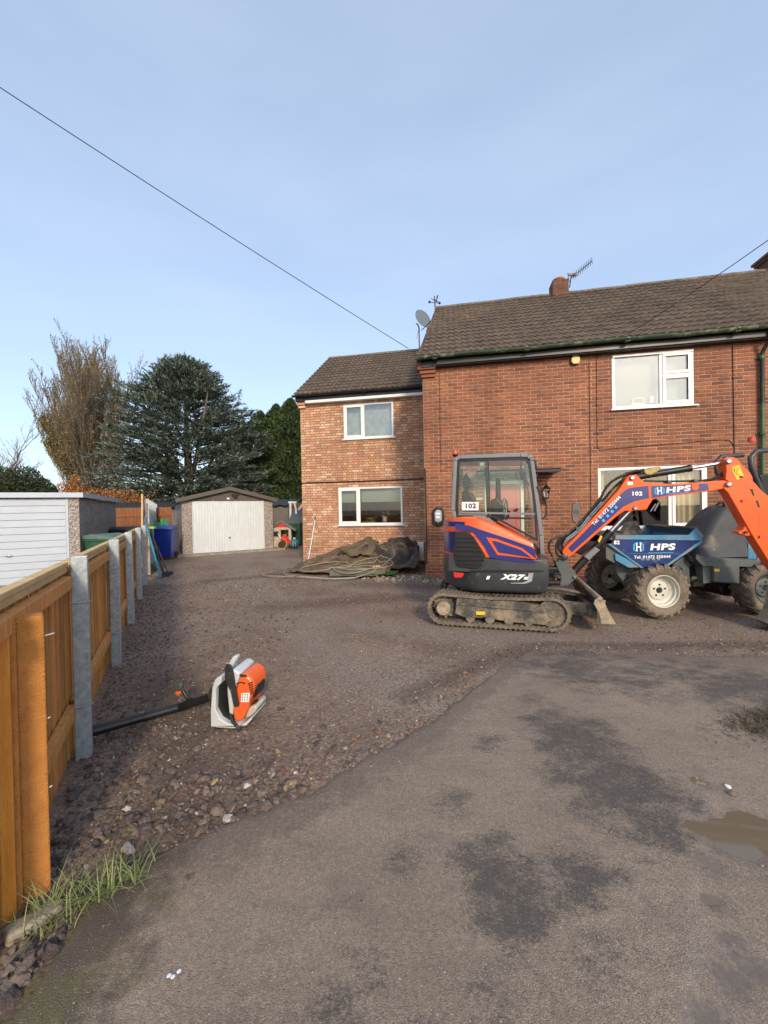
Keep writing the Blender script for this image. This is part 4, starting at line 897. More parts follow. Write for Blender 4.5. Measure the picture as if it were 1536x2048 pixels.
# satellite dish, weathervane, aerial
YD = 4.6
ds_ = wallthing('satellite_dish', 'grey satellite dish on a pole above the wing roof', 'satellite dish')
c = on(HFR, YD, 843, 641); f0 = on(HFR, YD, 838, 655); f1 = on(HFR, YD, 839, 706)
t = MB(); t.tube([(f1[0], YD, f1[1] - .2), (f0[0], YD, f0[1]), (f0[0] - .05, YD, f0[1] + .12), (f0[0] - .1, YD, f0[1] + .14)], .022, 8); t.build('pole', M['rust'], ds_)
t = MB(); pr = [(r, .20 * (r / .33) ** 2 * .5) for r in (0, .05, .11, .17, .23, .28, .33)]; t.lathe(pr[::-1] + [(0.0, -.012)], (0, 0, 0), 'z', 28, scale=(1, 1.12, 1)); 
dd = t.build('reflector', M['dish'], ds_, True, loc=(c[0], YD, c[1]), rot=(radians(72), radians(14), radians(38)))
t = MB(); q = Vector((c[0], YD, c[1])); e = on(HFR, YD - .55, 861, 642); t.tube([q + Vector((.0, -.05, -.36)), (e[0], YD - .5, e[1])], .014, 6); t.lathe([(0, -.05), (.035, -.04), (.035, .05), (0, .06)], (e[0], YD - .5, e[1]), 'x', 10); t.build('feed_arm', M['black'], ds_)
t = MB(); t.tube([q + Vector((-.12, .03, -.32)), q + Vector((-.16, .03, -.52)), q + Vector((-.2, 0, -.62))], .006, 5); t.build('lead', M['black'], ds_); t = MB(); t.tube([q + Vector((.12, 0, -.34)), q + Vector((.2, 0, -.42)), q + Vector((.3, -.2, -.2))], .006, 5); t.build('lead', M['black'], ds_)
wv = wallthing('weathervane', 'small black weathervane at the gable end of the ridge', 'weathervane')
YV = 3.2; px_ = lambda x, y: Vector((on(HFR, YV, x, y)[0], YV, on(HFR, YV, x, y)[1]))
t = MB(); t.tube([px_(871, 632), px_(870, 615), px_(869, 592)], .016, 6); t.build('pole', M['black'], wv)
t = MB(); t.tube([px_(861, 605), px_(878, 606)], .01, 5); t.tube([px_(870, 605) + Vector((0, -.25, -.03)), px_(870, 605) + Vector((0, .25, .03))], .01, 5)
for q in (px_(859, 604), px_(879, 606)): t.lathe([(0, -.05), (.05, 0), (0, .05)], tuple(q), 'z', 6)
t.build('direction_arms', M['black'], wv)
t = MB(); t.prism([(px_(x, y).x, px_(x, y).z) for x, y in [(862, 596), (866, 599), (872, 600), (874, 591), (877, 591), (875, 597), (873, 604), (877, 602), (876, 604), (870, 602), (863, 598)]], YV - .012, YV + .012); t.build('rooster_vane', M['black'], wv)
ae = wallthing('tv_aerial', 'dark television aerial fixed to the small chimney', 'aerial'); YA = 3.2
px_ = lambda x, y, o=0: Vector((on(HFR, YA, x, y)[0], YA + o, on(HFR, YA, x, y)[1]))
t = MB(); t.tube([px_(1139, 575), px_(1143, 548)], .016, 6); t.build('mast', M['black'], ae)
t = MB(); a_, b_ = px_(1143, 556), px_(1184, 522); t.tube([a_, b_], .012, 5)
for k in range(12):
    p = a_.lerp(b_, .1 + .9 * k / 11); t.tube([p + Vector((-.05, -.13, .02)), p + Vector((.05, .13, -.02))], .007, 4)
t.build('boom', M['black'], ae); t = MB(); t.box((-.13, -.02, -.03), (.13, .02, .03), R=Matrix.Rotation(.1, 3, 'Y'), o=tuple(px_(1146, 549))); t.tube([px_(1135, 546), px_(1141, 561, .1)], .008, 4); t.tube([px_(1136, 551), px_(1153, 549, .1)], .008, 4); t.build('reflector', M['black'], ae)
# overhead wires
def wire(name, label, A, B, sag, r=.012):
    P = [A.lerp(B, i / 24) + Vector((0, 0, -sag * 4 * (i / 24) * (1 - i / 24))) for i in range(25)]; t = MB(); t.tube(P, r, 6); tag(t.build(name, M['black'], None, True), label, 'overhead wire')
hm = Matrix.Rotation(HYAW, 4, 'Z'); hw = lambda x, y, z: hm @ Vector((x, y, z)) + Vector((.95, 8.9, 0))
e = on(HFR, 2.0, 816, 698); A = dep(-200, 44, 7.0); wire('overhead_wire', 'long dark overhead wire crossing the sky down to the wing roof', A, hw(on(HFR, 3.9, 817, 697)[0], 3.9, on(HFR, 3.9, 817, 697)[1]), .06, .0095)
e = on(HFR, -.25, 1256, 668); wire('overhead_wire', 'short dark overhead wire rising to the right from the green gutter', hw(e[0], -.25, e[1]), dep(1700, 362, 5.0), .05, .0065)
# ------------------------------------------------------------------ fence along the drive
FD = Vector((-.4857, .8741, 0)); FYAW = atan2(FD.y, FD.x); FO = Vector((-2.03, 2.55, 0))      # local x runs away along the fence, local y points to the neighbour
fence = empty('timber_fence', FO, FYAW, 'low orange timber fence between galvanised posts along the drive', 'fence')
PX = [0, 1.77, 3.53, 5.33, 6.97]
pm_ = MB(); pm_.box((-.028, -.045, -.1), (.028, .045, 1.325)); pme = pm_.mesh('post', M['galv'])
boards = []
for k, x in enumerate(PX):
    p = inst(pme, 'post', fence, (x, 0, 0), (rnd.uniform(-.01, .01), rnd.uniform(-.008, .008), rnd.uniform(-.06, .06)))
    b_ = p.modifiers.new('bevel', 'BEVEL'); b_.width = .006; b_.segments = 2
    for z in (1.02, .335):
        t = MB(); t.cyl((x - .036, -.040, z), (x - .036, .05, z), .005, n=6); t.cyl((x - .04, -.046, z), (x - .005, -.058, z), .004, n=6); t.build('bolt', M['galv'], fence)
BW = .118; bms = []
for k in range(5):
    r = random.Random(k); t = MB(); t.box((0, 0, 0), (BW + .012, .012, 1)); V = t.V; V = [(v[0], v[1] + (.012 if v[0] > .05 else 0), v[2]) for v in V]; t.V = V; bms.append(t.mesh('board', M['timber']))
xs_ = [-1.40] + PX
for a, b in zip(xs_, xs_[1:]):
    n = round((b - a) / BW); w = (b - a) / n
    for i in range(n):
        zt = 1.262 + rnd.uniform(-.004, .004); inst(bms[rnd.randrange(5)], 'board', fence, (a + i * w, .075 + rnd.uniform(-.002, .002), -.05), (rnd.uniform(-.004, .004), 0, 0), (w / BW, 1, zt + .05))
    for (z0, z1, nm) in ((1.115, 1.205, 'rail'), (.27, .365, 'rail')):
        t = MB(); t.prism([(.072, z0), (.072, z1), (.038, z1 - .006), (.034, z1 - .014), (.034, z0 + .005)], (a if z0 > 1 or a >= 0 else -.85) + .035, b - .035); t.V = [(v[1], v[0], v[2]) for v in t.V]
        t.build('rail', M['timber'], fence)
    t = MB(); t.box((a + .030, .052, 1.264), (b - .030, .106, 1.292)); t.build('cap_rail', M['timbercap'], fence, bevel=.004)
    t = MB(); t.box((a + .034, .058, 1.228), (b - .034, .071, 1.263)); t.build('cap_batten', M['timbercap'], fence)
# nearest end of the fence: rough stained post and the edge of a boarded gate
P0 = gnd(95, 1800); P1 = gnd(38, 1790)
rp = empty('stained_post', (P0.x - .098, P0.y + .060, 0), radians(42), 'rough orange stained square post at the near end of the fence', 'post')
t = MB(); t.box((-.046, -.045, -.1), (.046, .045, 1.165)); t.box((-.043, -.042, 1.16), (.043, .042, 1.172)); t.build('shaft', M['orough'], rp, bevel=.006)
for z in (1.08, .72, .42, ):
    t = MB(); t.cyl((.046, -.03, z), (.078 if z > 1 else .058, -.03, z + .004), .0035, n=6); t.build('screw', M['galv'], rp)
gb = empty('gate_board', (-1.535, 1.53, 0), radians(42), 'bright orange planed board and batten at the left edge of the photo', 'board')
t = MB(); t.box((-.26, -.022, -.1), (.022, .006, 1.14)); t.build('plank', M['otimber'], gb, bevel=.004)
t = MB(); t.box((-.25, .008, -.1), (.040, .035, 1.165)); t.build('batten', M['orough'], gb, bevel=.003)
t = MB(); t.lathe([(.010, 0), (.018, 0), (.018, .014), (.010, .014), (.010, 0)], (-.03, .0, 1.165), 'y', 12); t.build('eye_bolt', M['steel'], gb)
for x_, z in ((-.03, 1.09), (-.03, 1.05)):
    t = MB(); t.cyl((x_, -.024, z), (x_, -.021, z), .006, n=8); t.build('screw', M['steel'], gb)

# taller grey posts and boards farther along
tall = empty('tall_fence', FO, FYAW, 'tall grey post and board fence between the two garages', 'fence')
tp = MB(); tp.box((-.04, -.05, -.1), (.04, .05, 1.97)); tpm = tp.mesh('post', M['galv'])
for i in range(6): inst(tpm, 'post', tall, (8.65 + i * 1.45, 0, 0), (0, rnd.uniform(-.01, .01), 0))
for i in range(62):
    t_ = MB(); inst(bms[0], 'board', tall, (8.65 + i * BW, .06, .05), (0, 0, .08), (1, 1, 1.8))
for o_ in tall.children:
    if o_.name.startswith('board'): o_.data = o_.data
gm_ = MB(); gm_.box((0, 0, 0), (BW + .01, .012, 1)); gme = gm_.mesh('board', M['gtimber'])
for o_ in tall.children:
    if o_.name.startswith('board'): o_.data = gme
tk = MB(); tk.box((-.03, -.02, 0), (.03, .02, 2.1)); o_ = tk.build('leaning_plank', M['timbercap'], None, loc=(-6.15, 9.7, 0), rot=(.02, .10, FYAW)); tag(o_, 'pale timber plank standing against the tall grey posts', 'plank')
tk = MB(); tk.box((-.02, -.015, 0), (.02, .015, 1.85)); o_ = tk.build('leaning_plank', M['btimber'], None, loc=(-6.08, 9.8, 0), rot=(.02, .06, FYAW)); tag(o_, 'thin dark brown plank beside the pale plank at the tall fence', 'plank')

def panel_fence(name, label, A, B, h, mt, zt=None, w=.14, dots=0):
    A, B = Vector(A), Vector(B); d = B - A; r = empty(name, A, atan2(d.y, d.x), label, 'fence'); n = int(d.length / w); t = MB(); t.box((0, 0, 0), (w - .006, .014, h)); me = t.mesh('board', mt)
    for i in range(n): inst(me, 'board', r, (i * w, rnd.uniform(-.004, .004), 0), (0, 0, 0), (1, 1, 1 + rnd.uniform(-.004, .004)))
    for z in (h - .35, .3): t = MB(); t.box((0, -.03, z), (d.length, -.005, z + .09)); t.build('rail', mt, r)
    return r
panel_fence('back_fence', 'russet close boarded fence behind the black bin', (-11.5, 15.0, 0), (-8.6, 15.6, 0), 1.82, M['btimber'])
panel_fence('back_fence', 'dull greenish fence panel left of the gabled garage', (-8.75, 16.6, 0), (-7.6, 17.2, 0), 1.5, M['gtimber'])
panel_fence('back_fence', 'reddish brown fence behind the playhouse', (-4.55, 18.4, 0), (-2.0, 18.9, 0), 1.95, M['btimber'])

# ------------------------------------------------------------------ garages
GY = radians(26); LG = (-8.44, 8.45, GY)
g1 = empty('flat_garage', (-8.44, 8.45, 0), GY, 'flat roofed pebbledash garage with white ribbed door, left of the fence', 'garage')
xr = on(LG, 0, 137, 1080)[0]; xc = on(LG, 0, 160, 1080)[0]
t = MB(); t.box((xr + .01, 0, -.05), (xc, .22, 1.99)); t.box((xc - .14, .222, -.05), (xc, 4.6, 1.99)); t.box((-2.3, 4.46, -.05), (xc - .142, 4.6, 1.99)); t.box((-2.3, 0, -.05), (-2.0, 4.45, 1.99)); t.box((-2.0, .0, -.05), (xr, .15, .045)); t.build('wall', M['pebble'], g1, bevel=.01)
t = MB()
for q in (1.1, 2.2, 3.3): t.box((xc + .001, q, 0), (xc + .012, q + .03, 1.98))
t.build('joint_strip', M['conc'], g1)
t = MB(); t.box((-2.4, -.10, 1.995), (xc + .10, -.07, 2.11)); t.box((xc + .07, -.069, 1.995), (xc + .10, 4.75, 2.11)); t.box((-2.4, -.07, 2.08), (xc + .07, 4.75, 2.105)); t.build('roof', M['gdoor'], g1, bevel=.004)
t = MB(); t.box((xr - .04, -.005, .05), (xr + .009, .05, 1.985)); t.build('door_frame', M['gdoor'], g1)
# ribbed door
zr = [1.985]; 
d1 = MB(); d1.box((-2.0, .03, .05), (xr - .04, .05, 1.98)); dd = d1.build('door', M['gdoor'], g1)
n = 12; hh = (1.97 - .06) / n
t = MB(); t.prism([(.0, .012), (.006, .0), (.006, hh - .012), (.016, hh - .004), (.029, hh - .004), (.029, .0)], -2.0, xr - .045); t.V = [(v[1], v[0], v[2]) for v in t.V]; rbm = t.mesh('door_rib', M['gdoor'])
for k in range(n): inst(rbm, 'door_rib', dd, (0, .0, .06 + k * hh))
hx, hz = on(LG, 0, 17, 1112); t = MB(); t.lathe([(.0, -.04), (.045, -.03), (.06, -.0), (0, .01)], (hx, -.01, hz), 'y', 12, scale=(1.1, 1, .35)); t.build('handle', M['steel'], dd, True)

RG = radians(31); G2 = gnd(388, 1109); RF = (G2.x, G2.y, RG)
g2 = empty('gabled_garage', (G2.x, G2.y, 0), RG, 'pebbledash garage with low gable roof and white vertical ribbed door', 'garage')
xa = 0.0; xb = on(RF, 0, 527, 1050)[0]; xl = on(RF, 0, 364, 1050)[0]; xrr = on(RF, 0, 546, 1050)[0]
t = MB(); t.box((xl, 0, -.05), (xa - .03, .25, 2.03)); t.box((xb + .03, 0, -.05), (xrr, .25, 2.03)); t.box((xl, .252, -.05), (xl + .12, 5.2, 2.03)); t.box((xrr - .12, .252, -.05), (xrr, 5.2, 2.03)); t.box((xl + .122, 5.08, -.05), (xrr - .122, 5.2, 2.03)); t.build('wall', M['pebble'], g2, bevel=.012)
ap = on(RF, -.12, 458, 975); e0 = on(RF, -.12, 352, 998); e1 = on(RF, -.12, 553, 993)
t = MB(); apz = ap[1]; ez = 2.07; ax_ = (xl + xrr) / 2; xe0, xe1 = xl - .20, xrr + .16
def slab(xA, zA, xB, zB, th): return [(xA, zA), (xB, zB), (xB, zB - th), (xA, zA - th)]
t.prism(slab(xe0, ez, ax_, apz, .05), -.15, 5.3); t.prism(slab(ax_ + .0005, apz, xe1, ez, .05), -.15, 5.3); t.build('roof', M['shed'], g2)
t = MB(); t.prism(slab(xe0, ez + .035, ax_ - .001, apz + .035, .15), -.19, -.152); t.prism(slab(ax_ + .001, apz + .035, xe1, ez + .035, .15), -.19, -.152); t.build('barge_board', M['agetim'], g2)
gbm = MB(); gbm.prism([(xl, 2.031), (xrr, 2.031), (ax_ + .3, apz - .13), (ax_ - .3, apz - .13)], -.02, .05); gbl = gbm.build('gable', M['agetim'], g2)
for k in range(4):
    z = 2.035 + k * .095; s_ = 1 - max(0, (z + .085 - 2.06) / (apz - 2.03)); t = MB(); t.box((ax_ - (xrr - xl) / 2 * s_, -.034, z), (ax_ + (xrr - xl) / 2 * s_, -.021, z + .086)); t.build('gable_board', M['agetim'], g2)
t = MB(); t.box((xa - .03, -.004, -.02), (xa, .08, 2.03)); t.box((xb, -.004, -.02), (xb + .03, .08, 2.03)); t.build('door_frame', M['gdoor2'], g2)
d1 = MB(); d1.box((xa, .03, .03), (xb, .05, 2.02)); dd = d1.build('door', M['gdoor2'], g2)
n = 26; ww = (xb - xa) / n; t = MB(); t.prism([(.006, .03), (.016, .004), (ww - .016, .004), (ww - .006, .03)], .04, 2.01); t.V = [(v[0], v[2], v[1]) for v in t.V]; 
t2 = MB(); t2.V = [(v[0], v[1], v[2]) for v in t.V]; t2.F = t.F; t2.M = t.M
# prism ran (x, z)->y; turned so that the rib stands upright
rb = MB(); pr = [(.006, .03), (.016, .004), (ww - .016, .004), (ww - .006, .03)]; V = [(x, y, .04) for x, y in pr] + [(x, y, 2.01) for x, y in pr]; rb.add(V, [(0, 1, 5, 4), (1, 2, 6, 5), (2, 3, 7, 6), (0, 3, 2, 1), (4, 5, 6, 7)]); rme = rb.mesh('door_rib', M['gdoor2'])
for k in range(n): inst(rme, 'door_rib', dd, (xa + k * ww, 0, 0))
hx, hz = on(RF, 0, 459.5, 1075); t = MB(); t.lathe([(.0, -.04), (.03, -.03), (.035, .0), (0, .01)], (hx, -.005, hz), 'y', 12); t.build('handle', M['black'], dd)
hx, hz = on(RF, -.1, 470, 990); t = MB(); t.box((hx - .12, -.12, hz - .02), (hx + .12, -.04, hz + .03)); t.box((hx - .05, -.17, hz - .10), (hx + .05, -.06, hz - .0)); lt_ = t.build('security_lamp', M['black'], g2)
hx, hz = on(RF, -.1, 457, 997); t = MB(); t.box((hx - .05, -.05, hz - .03), (hx + .05, -.036, hz + .03)); t.build('sign', M['white'], g2)
t = MB(); t.box((xl - 1.1, -.55, -.05), (xrr + .35, 5.2, .035)); slb = t.build('garage_slab', M['conc'], None, bevel=.01, loc=(G2.x, G2.y, 0), rot=(0, 0, RG)); tag(slb, kind='structure')

# ------------------------------------------------------------------ bins and odds and ends
def bin_(name, label, loc, rz, mt, w=.56, d=.62, h=1.02, lid=None):
    r = empty(name, loc, rz, label, 'wheelie bin'); t = MB(); k = .80
    V = [(-w / 2 * k, -d / 2 * k, .06), (w / 2 * k, -d / 2 * k, .06), (w / 2 * k, d / 2 * k, .06), (-w / 2 * k, d / 2 * k, .06), (-w / 2, -d / 2, h - .08), (w / 2, -d / 2, h - .08), (w / 2, d / 2, h - .08), (-w / 2, d / 2, h - .08)]
    t.add(V, [(0, 3, 2, 1), (4, 5, 6, 7), (0, 1, 5, 4), (1, 2, 6, 5), (2, 3, 7, 6), (3, 0, 4, 7)]); t.box((-w / 2 - .02, -d / 2 - .02, h - .12), (w / 2 + .02, d / 2 + .02, h - .075)); t.build('body', mt, r, bevel=.018)
    t = MB(); t.prism([(-d / 2 - .045, h - .07), (d / 2 + .06, h - .07), (d / 2 + .03, h + .02), (d / 2 * .4, h + .055), (-d / 2 - .03, h - .01)], -w / 2 - .025, w / 2 + .025); t.V = [(v[1], v[0], v[2]) for v in t.V]; t.build('lid', lid or mt, r, bevel=.015)
    t = MB(); t.cyl((-w / 2 + .0, d / 2 - .02, h - .03), (w / 2, d / 2 + .05, h - .03), .018, n=8); t.build('handle', mt, r)
    for s_ in (-1, 1): t = MB(); t.cyl((s_ * w * .42, d / 2 - .06, .1), (s_ * (w * .42 + .05), d / 2 - .06, .1), .1, n=16); t.build('wheel', M['rubber'], r)
    return r
p = dep(329, 1050, 13.3); bin_('wheelie_bin', 'blue wheelie bin beside the gabled garage', (p.x, 13.3, .03), radians(12), M['bluebin'], .62, .6, 1.08, mat('faded blue lid', (.07, .10, .40), .5))
p = dep(205, 1080, 9.0); bin_('wheelie_bin', 'green wheelie bin behind the fence beside the flat roofed garage', (p.x, 9.3, 0), radians(70), M['greenbin'], .62, 1.0, 1.07, mat('pale green lid', (.12, .2, .16), .5))
p = dep(240, 1060, 12.2); bin_('wheelie_bin', 'black wheelie bin in front of the russet fence', (p.x, 12.4, 0), radians(15), M['blackbin'], .75, .7, 1.12)
p = dep(593, 1050, 17.6); bin_('wheelie_bin', 'dark green wheelie bin behind the playhouse', (p.x, 17.6, -.02), radians(-8), M['greenbin'], .56, .6, 1.05)
p = dep(317, 1050, 13.5); t = MB(); t.add([(-.24, -.2, 0), (.24, -.2, 0), (.24, .2, 0), (-.24, .2, 0), (-.2, -.16, .14), (.2, -.16, .14), (.2, .16, .14), (-.2, .16, .14)], [(0, 1, 5, 4), (1, 2, 6, 5), (2, 3, 7, 6), (3, 0, 4, 7), (0, 3, 2, 1)]); t.box((-.26, -.2, .0), (-.2, .2, .26)); t.box((.18, -.2, 0), (.24, .2, .26))
tag(t.build('plastic_tray', M['lime'], None, bevel=.01, loc=(p.x, 13.5, 1.12)), 'bright green plastic tray lying on the blue bin', 'plastic tray')
# leaning tools at the fence
def tool(name, label, P, r, mt, head=None, cat='tool', Y0=None):
    a_, b_ = P; o_ = empty(name, a_, 0, label, cat); t = MB(); t.tube([(0, 0, 0), b_ - a_], r, 8); t.build('shaft', mt, o_)
    if head: head(o_)
    return o_
def gp_(x, y): return gnd(x, y)
A = gp_(302, 1147); A.y = A.y; A = gnd(304, 1140); sp_ = dep(289, 1098, A.y + .25)
def spade_head(o_):
    t = MB(); t.prism([(-.10, .05), (-.02, .27), (.02, .27), (.10, .05), (.06, .0), (-.06, .0)], -.012, .012); h_ = t.build('blade', M['mudsteel'], o_, rot=(0, radians(-30), radians(20)), loc=(.10, 0, -.04))
tool('garden_spade', 'muddy spade with orange shaft leaning on the last low fence post', (A, sp_), .028, mat('worn orange shaft', (.48, .14, .06), .5), spade_head, 'spade')
A = gnd(322, 1155); B = dep(283, 1018, A.y + .5); tool('blue_pole', 'long turquoise pole leaning on the tall fence posts', (A, B), .026, mat('turquoise paint', (.03, .22, .33), .4, dirt=(MUD, .2, 9)), cat='pole')
def broom(o_): t = MB(); t.box((-.10, -.04, -.02), (.10, .04, .06)); t.build('head', M['rubber'], o_)
A = gnd(330, 1152); B = dep(297, 1058, A.y + .45)
tool('black_rake', 'black handled rake between turquoise pole and blue bin', (A, B), .018, M['black'], broom, 'rake')
A = gnd(337, 1148); B = dep(300, 1060, A.y + .45); tool('brown_shaft_tool', 'dark brown shafted hoe nearest the blue bin', (A, B), .018, mat('dark wood', (.09, .05, .03), .6), broom, 'hoe')
A = gnd(327, 1154); B = dep(302, 1057, A.y + .4)
def lime_head(o_):
    t = MB(); t.box((-.10, -.05, 0), (.10, .05, .05)); t.build('grip', mat('lime plastic', (.45, .6, .05), .5), o_, loc=B - A)
tool('lime_headed_broom', 'upturned broom with lime yellow head among leaning tools', (A, B), .016, M['black'], lime_head, 'broom')
# garden toys right of the gabled garage
p = dep(566, 1096, 16.6); ph = empty('playhouse', (p.x, 16.6, -.02), radians(8), 'cream plastic playhouse with red gable beside the garage', 'playhouse')
cr2 = mat('cream plastic', (.50, .45, .36), .6)
t = MB(); W_ = .62
t.prism([(-.46, 0), (-.08, 0), (-.08, .78), (.24, .78), (.24, 0), (.36, 0), (.36, .85), (.0, 1.12), (-.46, .85)], 0, .04); t.box((-.46, .041, 0), (-.42, .8, .85)); t.box((.32, .041, 0), (.36, .8, .85)); t.box((-.42, .76, 0), (.32, .8, .85)); t.build('wall', cr2, ph, bevel=.01)
t = MB(); t.prism(slab(-.62, .78, -.04, 1.18, .05), -.1, .9); t.prism(slab(-.039, 1.18, .55, .76, .05), -.1, .9); t.build('roof', mat('dusty grey roof', (.2, .22, .22), .7), ph)
t = MB(); t.prism([(-.34, .90), (.26, .90), (-.04, 1.10)], -.02, -.001); t.build('gable', M['red'], ph)
t = MB(); t.box((-.38, -.012, .5), (-.18, -.001, .72)); t.build('window', M['dark'], ph)
p = dep(572, 1086, 16.4); o_ = empty('toy_tractor', (p.x, 16.35, 0), .3, 'red ride on toy in the playhouse doorway', 'toy'); t = MB(); t.prism([(-.2, .2), (.22, .12), (.25, .3), (.08, .42), (.02, .62), (-.08, .6), (-.2, .42)], -.12, .12); t.build('body', M['red'], o_, bevel=.03)
for (x, r) in ((-.16, .16), (.2, .1)): t = MB(); t.cyl((x, -.16, r), (x, -.1, r), r, n=18); t.build('wheel', M['black'], o_)
p = dep(563, 1085, 16.0); t = MB(); t.tube([(.21 * cos(q), .05 * sin(q), .21 * sin(q)) for q in [2 * pi * k / 24 for k in range(25)]], .018, 6); tag(t.build('orange_hoop', mat('orange plastic', (.7, .28, .03), .4), None, True, loc=(p.x, 16.0, .22), rot=(0, .2, .4)), 'orange plastic hoop leaning in front of the playhouse', 'hoop')
A = gnd(574, 1096); B = dep(547, 1054, A.y + .35); tool('white_pole', 'thin white pole leaning across the playhouse front', (A, B), .018, M['white'], None, 'pole')
p = dep(589, 1088, 16.1); bl = empty('striped_ball', (p.x, 16.1, .2), 0, 'teal and dark striped ball on the ground by the green bin', 'ball')
t = MB(); n_ = 20
for i in range(n_):
    for j in range(8):
        a0, a1, b0, b1 = 2 * pi * i / n_, 2 * pi * (i + 1) / n_, -pi / 2 + pi * j / 8, -pi / 2 + pi * (j + 1) / 8
        t.add([(.19 * cos(a) * cos(b), .19 * sin(a) * cos(b), .19 * sin(b)) for a, b in ((a0, b0), (a1, b0), (a1, b1), (a0, b1))], [(0, 1, 2, 3)], i % 2)
t.build('skin', [mat('pale teal', (.12, .3, .29), .5), mat('dark teal', (.01, .09, .12), .5)], bl)
t = MB(); t.lathe([(.0, -.01), (.06, 0), (.05, .05), (0, .06)], (.0, 0, .2), 'z', 10); t.build('cap', M['bwhite'], bl)
# swing frame / slide
p = dep(580, 1010, 18.0); sw = empty('climbing_frame', (p.x, 18.0, 0), 0, 'white legged climbing frame in front of the reddish brown fence', 'climbing frame')
Q = lambda x, y, Y: dep(x, y, Y) - Vector((p.x, 18.0, 0))
t = MB(); t.tube([Q(581, 1028, 18.0), Q(581, 1006, 18.0)], .05, 8); t.tube([Q(592, 1020, 18.0), Q(589, 1006, 18.0)], .045, 8); t.tube([Q(577, 1005, 18.0), Q(593, 1005, 18.0)], .05, 8); t.tube([Q(598, 1020, 18.0), Q(606, 1008, 18.0)], .06, 8); t.tube([Q(581, 1028, 18.0), Q(581, 1095, 18.0)], .05, 8); t.tube([Q(592, 1020, 18.0), Q(594, 1094, 18.0)], .05, 8); t.build('legs', M['white'], sw)
p = dep(594, 1032, 17.8); sl_ = empty('lean_to_roof', (p.x, 17.8, 0), 0, 'grey felted lean-to roof behind the dark green bin', 'lean-to'); Q = lambda x, y, Y: dep(x, y, Y) - Vector((p.x, 17.8, 0))
t = MB(); a_ = [Q(585, 1020, 18.3), Q(612, 1020, 18.3), Q(612, 1044, 17.3), Q(577, 1044, 17.3)]; t.add(a_ + [v - Vector((0, 0, .05)) for v in a_], [(0, 3, 2, 1), (4, 5, 6, 7), (0, 1, 5, 4), (1, 2, 6, 5), (2, 3, 7, 6), (3, 0, 4, 7)]); t.build('sheet', M['steelg'], sl_)
t = MB(); a_ = Q(580, 1046, 17.3); t.box((a_.x - .0, a_.y - .0, 0), (a_.x + .06, a_.y + .06, a_.z)); a_ = Q(609, 1045, 17.3); t.box((a_.x, a_.y, 0), (a_.x + .06, a_.y + .06, a_.z)); t.build('support', M['agetim'], sl_)
# dark sheeted shed roof behind the garages
t = MB(); t.box((-17, 19.3, 0), (-4.8, 21.6, 1.85)); sh_ = empty('low_shed', (0, 0, 0), 0, 'long low shed with dark corrugated roof behind the two garages', 'shed'); t.build('wall', M['gtimber'], sh_)
t = MB(); n = 90; V = []
for i in range(n + 1):
    x = -17.2 + 12.6 * i / n; z = .04 * sin(i * 1.7); V += [(x, 19.1, 1.86 + z), (x, 21.8, 2.22 + z)]
t.add(V, [(2 * i, 2 * i + 2, 2 * i + 3, 2 * i + 1) for i in range(n)]); t.build('roof', M['shed'], sh_, True)

# ------------------------------------------------------------------ heap of old carpet and sheeting with a coiled hose by the wing wall
HR = (.95, 8.9, HYAW)
def heap(name, label, cat, mt, poly, hfun, res=.028, thick=.02, seed=0):
    """crumpled cloth: a grid over an outline, pushed up into folds"""
    xs = [p[0] for p in poly]; ys = [p[1] for p in poly]; x0, x1, y0, y1 = min(xs), max(xs), min(ys), max(ys)
    def inside(x, y):
        c = False; j = len(poly) - 1
        for i in range(len(poly)):
            if (poly[i][1] > y) != (poly[j][1] > y) and x < (poly[j][0] - poly[i][0]) * (y - poly[i][1]) / (poly[j][1] - poly[i][1]) + poly[i][0]: c = not c
            j = i
        return c
    nx, ny = int((x1 - x0) / res) + 1, int((y1 - y0) / res) + 1; idx = {}; V = []; F = []
    for j in range(ny):
        for i in range(nx):
            x, y = x0 + i * res, y0 + j * res; wx = x + .05 * fbm(x, y, 4, seed); wy = y + .05 * fbm(x, y, 4, seed + 9)
            if inside(wx, wy): idx[(i, j)] = len(V); V.append((x + .04 * fbm(x, y, 5, seed + 3), y + .05 * fbm(x, y, 5, seed + 5), hfun(x, y)))
    for (i, j) in idx:
        q = [(i, j), (i + 1, j), (i + 1, j + 1), (i, j + 1)]
        if all(k in idx for k in q): F.append([idx[k] for k in q])
    o_ = np_obj(name, V, F, mt, smooth=True); s_ = o_.modifiers.new('solid', 'SOLIDIFY'); s_.thickness = thick; s_.offset = -1; tag(o_, label, cat); return o_
def ridged(x, y, s, o): return 1 - abs(noise.noise((x * s + o, y * s - o, o * .7))) * 2.6
wl = lambda x: 11.1 - .185 * x - .0                       # the wing wall's foot
def base_h(x, y):
    d = max(0, wl(x) - y); top = .52 if x > -1.2 else .52 * max(0, (x + 2.9) / 1.7)
    if x > .1: top = .60
    return max(0.0, top * max(0, 1 - (d - .15) / 1.75)) ** 1.0
def h1(x, y): return max(.015, base_h(x, y) * (.75 + .25 * fbm(x, y, 2, 1)) + .10 * ridged(x + .5 * y, y * 1.6, 2.4, 3) * min(1, base_h(x, y) * 4 + .3) + .02 * fbm(x, y, 12, 1) + .05)
heap('old_carpet', 'crumpled brown old carpet heaped against the buff brick wall', 'old carpet', M['carpet'], [(-2.55, 9.9), (-1.9, 9.45), (-1.0, 9.25), (.1, 9.2), (.25, 9.9), (.3, 11.0), (-.9, 11.25), (-1.6, 11.2), (-2.2, 10.7)], h1, seed=1)
